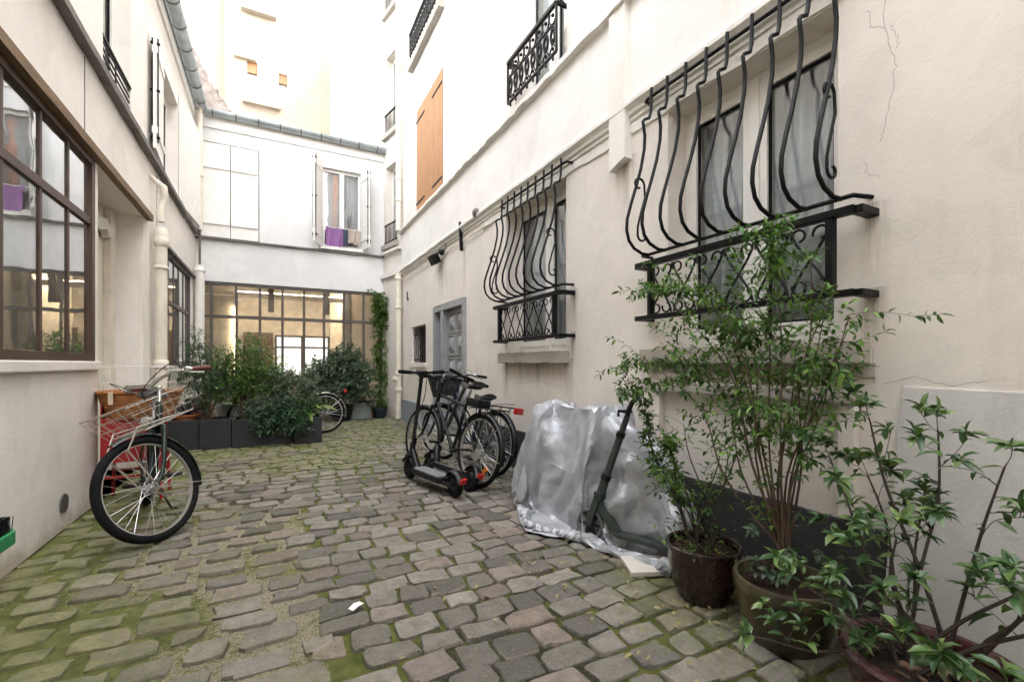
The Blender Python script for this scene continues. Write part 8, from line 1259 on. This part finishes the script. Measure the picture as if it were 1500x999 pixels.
# ================================================================ PLANTERS AND BACK GARDEN
PLANTER = paint('dark_grey_planter', (.022,.025,.029), .55, var=.2, sc=4, bump=.15)
def planter(x0, x1, y0, y1, h, label):
    c = ((x0+x1)/2, (y0+y1)/2); t = thing('planter_box', label, 'planter', (*c, 0), 0, 'planter boxes across the yard'); a, b = (x1-x0)/2, (y1-y0)/2; k = .025
    MB().box((-a,-b,0),(a,-b+k,h)).box((-a,b-k,0),(a,b,h)).box((-a,-b+k,0),(-a+k,b-k,h)).box((a-k,-b+k,0),(a,b-k,h)).box((-a+k,-b+k,0),(a-k,b-k,.04)).build('box', PLANTER, t, bevel=.006)
    MB().box((-a+k,-b+k,.04),(a-k,b-k,h-.05)).build('soil', SOIL, t); return t
planter(-1.215, -.875, 7.33, 7.75, .40, 'dark grey planter box with the orange pot of purple foliage standing on it')
planter(-.865, -.505, 7.27, 7.69, .40, 'dark grey square planter box between the longest planter and the orange pot')
planter(-.495, .255, 7.25, 7.67, .385, 'longest dark grey planter box, hidden on top by bushy hanging shrubs')
planter(.265, .635, 7.20, 7.62, .375, 'dark grey planter box holding the broad leaved plant, nearest the parked bicycle wheel')
def bush(name, label, loc, clumps, n, L, W, mat, bark, seed, group='shrubs in the planter boxes', stems=4, cat='shrub', roll=.7):
    """a bushy plant: stems into every clump, twigs through each clump's volume, leaves on the twigs"""
    t = thing(name, label, cat, loc, 0, group); p = Plant(seed); q = p.q
    tot = sum(c[3]*c[4]*c[5] for c in clumps)
    for (cx, cy_, cz, rx, ry, rz) in clumps:
        for _ in range(stems):
            e = (cx+rnd(q,-.5,.5)*rx, cy_+rnd(q,-.5,.5)*ry, cz+rnd(q,-.3,.7)*rz); p.stem([(rnd(q,-.05,.05), rnd(q,-.05,.05), 0), (cx*.3+rnd(q,-.04,.04), cy_*.3, cz*.45), (cx*.75, cy_*.75, cz*.8), e], rnd(q,.006,.011), .003, 5)
        k = int(n*rx*ry*rz/tot/9)
        for _ in range(k):
            v = q.normal(0, 1, 3); v /= np.linalg.norm(v); r_ = q.random()**.45*rnd(q,.75,1.12); b = Vector((cx+v[0]*rx*r_, cy_+v[1]*ry*r_, cz+v[2]*rz*r_))
            p.twig(b, (v[0]+rnd(q,-.6,.6), v[1]+rnd(q,-.6,.6), v[2]*.5+rnd(q,-.2,.8)), rnd(q,.06,.16), 8, .85, .0016)
    p.done(t, L, W, mat, bark, roll, .12, seed); return t
bush('shrub', 'slim tree with narrow olive-like leaves beside the orange pot of purple foliage', (-.80,7.50,.34), [(-.05,0,.78,.20,.18,.30),(.03,-.02,.42,.26,.2,.22),(-.12,.02,1.05,.12,.12,.22),(-.18,0,.62,.16,.14,.2),(.22,0,.60,.14,.14,.18)], 4200, .052, .012, LEAFB, BARK, 101, stems=3)
bush('shrub', 'tall rounded small leaved evergreen shrub behind the planters, widest of the row', (-.38,7.56,.33), [(0,0,.70,.34,.28,.28),(.20,.02,.52,.34,.26,.25),(-.16,0,.45,.28,.24,.26),(.02,-.02,1.02,.22,.18,.16),(.32,.0,.80,.18,.16,.18),(-.24,.0,.84,.20,.16,.18),(.18,.04,1.10,.10,.10,.14),(.44,0,.56,.14,.14,.2)], 9500, .040, .018, LEAFA, BARK, 102)
bush('shrub', 'low bushy green shrub spreading over the middle of the long planter', (.02,7.46,.33), [(0,-.05,.24,.28,.24,.22),(.22,0,.46,.24,.2,.22),(-.18,-.16,.14,.2,.16,.17),(.36,.02,.26,.2,.2,.2),(.06,.0,.58,.16,.14,.16),(.42,-.05,.52,.12,.12,.14)], 6500, .044, .020, LEAFG, BARK, 103)
bush('shrub', 'dark trailing shrub hanging over the front edge of the long planter', (.12,7.34,.34), [(0,-.08,.02,.24,.16,.14),(-.22,-.12,-.02,.14,.1,.12),(.16,-.14,-.10,.14,.12,.12),(.02,-.02,.14,.26,.16,.12)], 4200, .060, .020, LEAFB, DARKTWIG, 104)
t = thing('leafy_plant', 'broad leaved plant with one large yellowing leaf, growing in the end planter', 'plant', (.46,7.42,.32), 0, 'shrubs in the planter boxes'); p = Plant(105); q = p.q
for i in range(34): p.twig((rnd(q,-.10,.10), rnd(q,-.12,.12), .0), (rnd(q,-1,1), rnd(q,-1,.8), rnd(q,.5,1.6)), rnd(q,.14,.36), 7, .8, .0025, True)
p.done(t, .10, .034, LEAFA, TWIG, .6, .3, 105)
leaf_mesh('yellow_leaf', np.array([(.10,.0,.14),(.06,.05,.26),(-.12,0,.30)]), np.array([(.9,-.2,.35),(.5,.2,.6),(-.5,.1,.6)]), .30, .12, LEAFY, t, .3, .2, 5)
bush('potted_shrub', 'large leafy shrub in a black tub in front of the glazed workshop', (1.22,9.75,.0), [(0,0,1.05,.40,.28,.24),(.34,0,.95,.30,.24,.24),(-.40,0,.92,.32,.24,.26),(.02,-.02,.70,.42,.30,.24),(.10,0,1.32,.26,.2,.18),(.40,-.08,.55,.26,.2,.2),(-.26,-.1,.50,.24,.2,.2),(-.5,0,.62,.2,.2,.2)], 8500, .08, .036, LEAFG, BARK, 106, 'pots in front of the glazed workshop', 3, 'potted plant')
tub = bpy.data.objects[[o.name for o in bpy.data.objects if o.get('label', '').startswith('large leafy shrub in a black tub')][0]]
MB().lathe([(.001,0),(.17,0),(.19,.03),(.235,.28),(.245,.30),(.24,.32),(.215,.32),(.21,.28),(.001,.27)], seg=32).build('pot', BLACK, tub, True)
def small_pot(name, label, loc, r, h, mat, seed, lm, L, W, n, hh, bark=TWIG, group='pots in front of the glazed workshop', spread=1.):
    t = thing(name, label, 'potted plant', loc, 0, group); pot([(.001,0),(r*.7,0),(r*.74,.01),(r*.95,h*.8),(r*1.06,h*.81),(r*1.08,h),(r*.96,h),(r*.9,h*.86)], mat, t, h*.86, r*.9, 28)
    p = Plant(seed); q = p.q
    for i in range(n): p.twig((rnd(q,-.4,.4)*r, rnd(q,-.4,.4)*r, h*.85), (rnd(q,-1,1)*spread, rnd(q,-1,1)*spread, rnd(q,.5,1.6)), rnd(q,.4,1.)*hh, 9, .85, .0018)
    p.done(t, L, W, lm, bark, .6, .15, seed); return t
small_pot('potted_plant', 'small terracotta pot with a low bushy plant by the grey trough', (1.84,10.02,.0), .10, .13, TERRA, 201, LEAFB, .05, .018, 26, .28)
small_pot('potted_plant', 'dark blue round pot with the climbing vine stem at the foot of the drainpipe', (2.02,9.9,.0), .155, .22, paint('dark_blue_pot', (.018,.03,.05), .35), 202, VINE, .05, .03, 6, .35)
small_pot('potted_plant', 'shallow orange terracotta pot of purple foliage standing on a dark planter', (-1.05,7.50,.352), .16, .12, TERRA, 203, LEAFP, .07, .024, 30, .22, DARKTWIG, 'pots standing on the planters')
cac = bpy.data.objects[[o.name for o in bpy.data.objects if o.get('label', '').startswith('shallow orange')][0]]
MB().lathe([(.001,.1),(.03,.1),(.045,.16),(.045,.26),(.03,.31),(.001,.325)], (.02,.08,0), seg=12).build('cactus', LEAFB, cac, True)
tag(MB(Matrix.Translation((-.93,7.98,0))).lathe([(.001,0),(.12,0),(.14,.05),(.15,.42),(.15,.60),(.13,.64),(.11,.64),(.11,.5),(.001,.5)], seg=28).build('stoneware_jar', stucco('pink_clay', (.36,.22,.19), amt=.3), None, True), 'tall pinkish clay jar standing behind the orange pot of purple foliage', 'jar')
t = thing('zinc_trough', 'pale grey zinc trough with greenery in front of the glazed workshop', 'planter', (1.62,10.02,0), 0)
MB().box((-.22,-.13,0),(.22,-.115,.34)).box((-.22,.115,0),(.22,.13,.34)).box((-.22,-.115,0),(-.205,.115,.34)).box((.205,-.115,0),(.22,.115,.34)).build('trough', ZINC, t, bevel=.004); MB().box((-.205,-.115,0),(.205,.115,.29)).build('soil', SOIL, t)
p = Plant(206); q = p.q
for i in range(34): p.twig((rnd(q,-.18,.18), rnd(q,-.08,.08), .28), (rnd(q,-1,1), rnd(q,-1,.6), rnd(q,.3,1.4)), rnd(q,.12,.30), 9, .85, .0018)
p.done(t, .055, .022, LEAFG, TWIG, .6, .15, 206)
tag(MB(Matrix.Translation((-.60,8.4,0))).lathe([(.001,0),(.17,0),(.2,.5),(.21,.52),(.19,.52),(.18,.45),(.001,.45)], seg=28).build('metal_bin', ZINC, None, True), 'grey metal bin behind the planters and the tall rounded shrub', 'bin')
# climbing vine at the right end of the glazing
t = thing('climbing_vine', 'bright green vine climbing beside the glazed workshop and the cream drainpipe', 'vine', (2.06,10.16,0), 0); p = Plant(301); q = p.q
for i in range(6):
    x = rnd(q,-.06,.05); pp = p.stem([(rnd(q,-.03,.03),-.18,.18),(x,-.02,.8),(x+rnd(q,-.06,.06),.0,1.5),(x+rnd(q,-.08,.08),0,2.1),(rnd(q,-.1,.08),0,rnd(q,2.4,2.72))], .006, .003, 5)
    for k in range(len(pp)):
        z = pp[k].z
        for _ in range(3 if z > 1.9 else (2 if .9 < z < 1.4 else 1)): p.twig(pp[k], (rnd(q,-1,.8), rnd(q,-1,0), rnd(q,-.6,.6)), rnd(q,.08,.2), 9, .95, .0016)
p.done(t, .065, .046, VINE, BARK, .8, .3, 301)

# ================================================================ LEFT SIDE: RED CHAIR, WICKER BASKET, WIRE BASKET
RED = paint('red_enamel', (.33,.012,.015), .35, coat=.3, var=.2)
t = thing('red_stool', 'red painted metal step stool standing behind the green bicycle', 'stool', (-1.04,4.98,0), rad(0)); hw, dp = .19, .16
MB().box((-hw,-dp,.66),(hw,dp,.70)).build('seat', RED, t, bevel=.006)
MB().box((-hw,-dp-.012,.34),(hw,-dp,.66)).build('front_panel', RED, t, bevel=.004); MB().box((-hw-.012,-dp,.30),(-hw,dp,.82)).build('side_panel', RED, t, bevel=.004)
for sx in (-1, 1):
    for sy in (-1, 1): MB().tube([(sx*hw*.92,sy*dp*.9,.66),(sx*hw*1.06,sy*dp*1.1,.0)], .014, 8).build('leg', RED, t, True)
MB().bar((-hw,-dp,.22),(hw,-dp,.22),.02,.02).bar((-hw,dp,.22),(hw,dp,.22),.02,.02).build('stretcher', RED, t)
WICK = Mt('orange_wicker'); wv = WICK.n('TexWave'); wv.bands_direction = 'Z'; wv.inputs['Scale'].default_value = 22; WICK.l(WICK.vec, wv.inputs['Vector'])
WICK.col(WICK.mix(WICK.ramp(WICK.noise(30, 4), (.3, 0.), (.7, 1.)), (.34,.12,.03), (.56,.235,.07))); WICK.bump(wv.outputs['Fac'], .9, .012); WICK.p.inputs['Roughness'].default_value = .6
t = thing('wicker_basket', 'orange wicker basket with pale straps on top of the red stool', 'basket', (-1.0,4.93,.702)); m = MB(); nS = 64
for k in range(10):
    f = k/9; a, b = .215+.065*f, .145+.05*f
    m.v += [((a+.004*(-1)**(i+k))*np.sign(math.cos(u))*abs(math.cos(u))**.85, (b+.004*(-1)**(i+k))*np.sign(math.sin(u))*abs(math.sin(u))**.85, .21*f) for i, u in enumerate(np.linspace(0, 2*math.pi, nS, endpoint=False))]
m.f += [(k*nS+i, k*nS+(i+1) % nS, (k+1)*nS+(i+1) % nS, (k+1)*nS+i) for k in range(9) for i in range(nS)]+[tuple(range(nS))[::-1]]
wb_ = m.build('body', WICK.m, t, True, solid=.012)
se = [(.285*np.sign(math.cos(u))*abs(math.cos(u))**.85, .20*np.sign(math.sin(u))*abs(math.sin(u))**.85, .212) for u in np.linspace(0, 2*math.pi, 48, endpoint=False)]
MB().tube(se, .013, 8, True).build('rim', WICK.m, t, True)
MB().box((.14,-.205,.12),(.17,-.19,.22)).box((-.17,-.205,.12),(-.14,-.19,.22)).build('strap', paint('pale_leather', (.62,.50,.38), .6), t)
t = thing('wire_basket', 'tall white wire rack standing inside the orange wicker basket', 'basket', (-1.02,4.97,.715)); wire_basket(Matrix.Rotation(rad(90), 4, 'Z') @ Matrix.Translation((-.09,0,0)), .40, .50, .20, .24, .41, 7, 3, paint('white_wire', (.75,.74,.72), .4), t, 'frame', .0022, .004)
# ---- green broom at the left edge, white tile, paper scrap
GREENP = paint('green_plastic', (.02,.24,.09), .35, var=.1)
t = thing('broom', 'green plastic broom head with black bristles against the white studio wall', 'broom', (XL+.06,3.12,.20)); MB().prism([(-.04,-.22,.02),(.05,-.22,.02),(.05,.16,.02),(.035,.20,.02),(-.04,.20,.02)], (0,0,.07)).build('head', GREENP, t, bevel=.008)
m = MB()
for i in range(420): x, y = random.uniform(-.035,.04), random.uniform(-.2,.15); m.tube([(x,y,.09),(x+random.uniform(-.01,.01),y+random.uniform(-.01,.01),.17)], .002, 4)
m.build('bristles', BLACK, t); MB().box((-.05,-.2,-.2),(-.035,-.1,.03)).build('wall_hook', GREENP, t)
t = tag(MB(Matrix.Translation((1.86,1.90,.012)) @ Matrix.Rotation(rad(-24), 4, 'Z') @ Matrix.Rotation(rad(2), 4, 'X')).box((-.13,-.10,.0),(.13,.10,.025)).build('floor_tile', paint('white_tile', (.66,.63,.58), .45, var=.06), None, bevel=.003), 'loose white tile lying on the cobbles beside the dark brown pot', 'tile')
pv = MB(Matrix.Translation((.343,2.212,.022)) @ Matrix.Rotation(rad(35), 4, 'Z')); pv.add([(-.035,-.015,.0),(0,-.017,.008),(.035,-.012,.002),(.033,.014,.005),(0,.016,.012),(-.034,.015,.003)], [(0,1,4,5),(1,2,3,4)])
tag(pv.build('paper_scrap', paint('white_paper', (.75,.76,.78), .7, var=.03), None, solid=.001), 'small crumpled white paper scrap lying on the bare cobbles', 'paper')
# ---- stone slab leaning on the right wall, fallen leaves
t = tag(MB(Matrix.Translation((XR-.10,.98,.0)) @ Matrix.Rotation(rad(5), 4, 'Y')).prism([(0,0,0),(0,-1.9,0),(0,-1.9,1.05),(0,-.33,1.055),(0,-.04,1.06)], (.05,0,0)).build('stone_slab', stucco('weathered_slab', (.54,.53,.51), stain=(.30,.28,.25), amt=.5, bmp=.5, dirt=.3), None, bevel=.006), 'weathered pale stone slab leaning on the wall behind the large leaved shrub', 'stone slab')
q = np.random.default_rng(77); n = 240; fx = np.concatenate([q.uniform(1.2, 2.3, 150), q.uniform(-1.2, 2.2, 90)]); fy = np.concatenate([q.uniform(.9, 2.4, 150), q.uniform(1.6, 6, 90)])
lt = leaf_mesh('fallen_leaves', np.stack([fx, fy, .022+.012*q.random(n)], -1), np.stack([q.normal(0,1,n), q.normal(0,1,n), q.normal(0,.08,n)], -1), .035, .016, leafmat('dry_leaf', (.22,.18,.07), (.30,.27,.10), (.36,.30,.16), .7, .1), None, .15, 0, 9)
tag(lt, 'small dry leaves scattered over the cobbles near the pots', 'leaves', kind='stuff')
# ---- washing on the upstairs window rail
def washing(name, label, x0, x1, zt, zb, mat, seed):
    q = random.Random(seed); nx_, nz_ = 26, 20; m = MB(); vs = []
    for j in range(nz_+1):
        for i in range(nx_+1):
            u, v = i/nx_, j/nz_; x = x0+(x1-x0)*(u*(1-.08*v)+.04*v)+.006*math.sin(v*5+i); y = YB-.045-.02*math.sin(u*11+seed)*(.3+v)-.012*math.sin(u*23+v*4); vs.append((x, y, zt-(zt-zb)*v*(1+.06*math.sin(u*7+seed))+.01*math.sin(u*9)))
    m.add(vs, [(j*(nx_+1)+i, j*(nx_+1)+i+1, (j+1)*(nx_+1)+i+1, (j+1)*(nx_+1)+i) for j in range(nz_) for i in range(nx_)]); tag(m.build(name, mat, None, True, solid=.006), label, 'laundry', 'washing on the window rail')
MB().tube([(.88,YB-.05,4.02),(1.72,YB-.05,4.02)], .008, 8).build('drying_rail', WHITE, BB, True)
washing('towel', 'purple towel hanging over the sill of the upstairs back window', .97, 1.33, 4.03, 3.57, cloth('purple_terry', (.30,.15,.34), .1, weave=120), 1)
washing('cloth', 'dark blue cloth hanging between the purple towel and the beige one', 1.32, 1.42, 4.01, 3.66, cloth('dark_blue_cloth', (.10,.12,.17), .1), 2)
washing('cloth', 'beige cloth hanging at the right of the upstairs back window', 1.42, 1.66, 4.02, 3.72, cloth('beige_cloth', (.52,.44,.38), .15), 3)
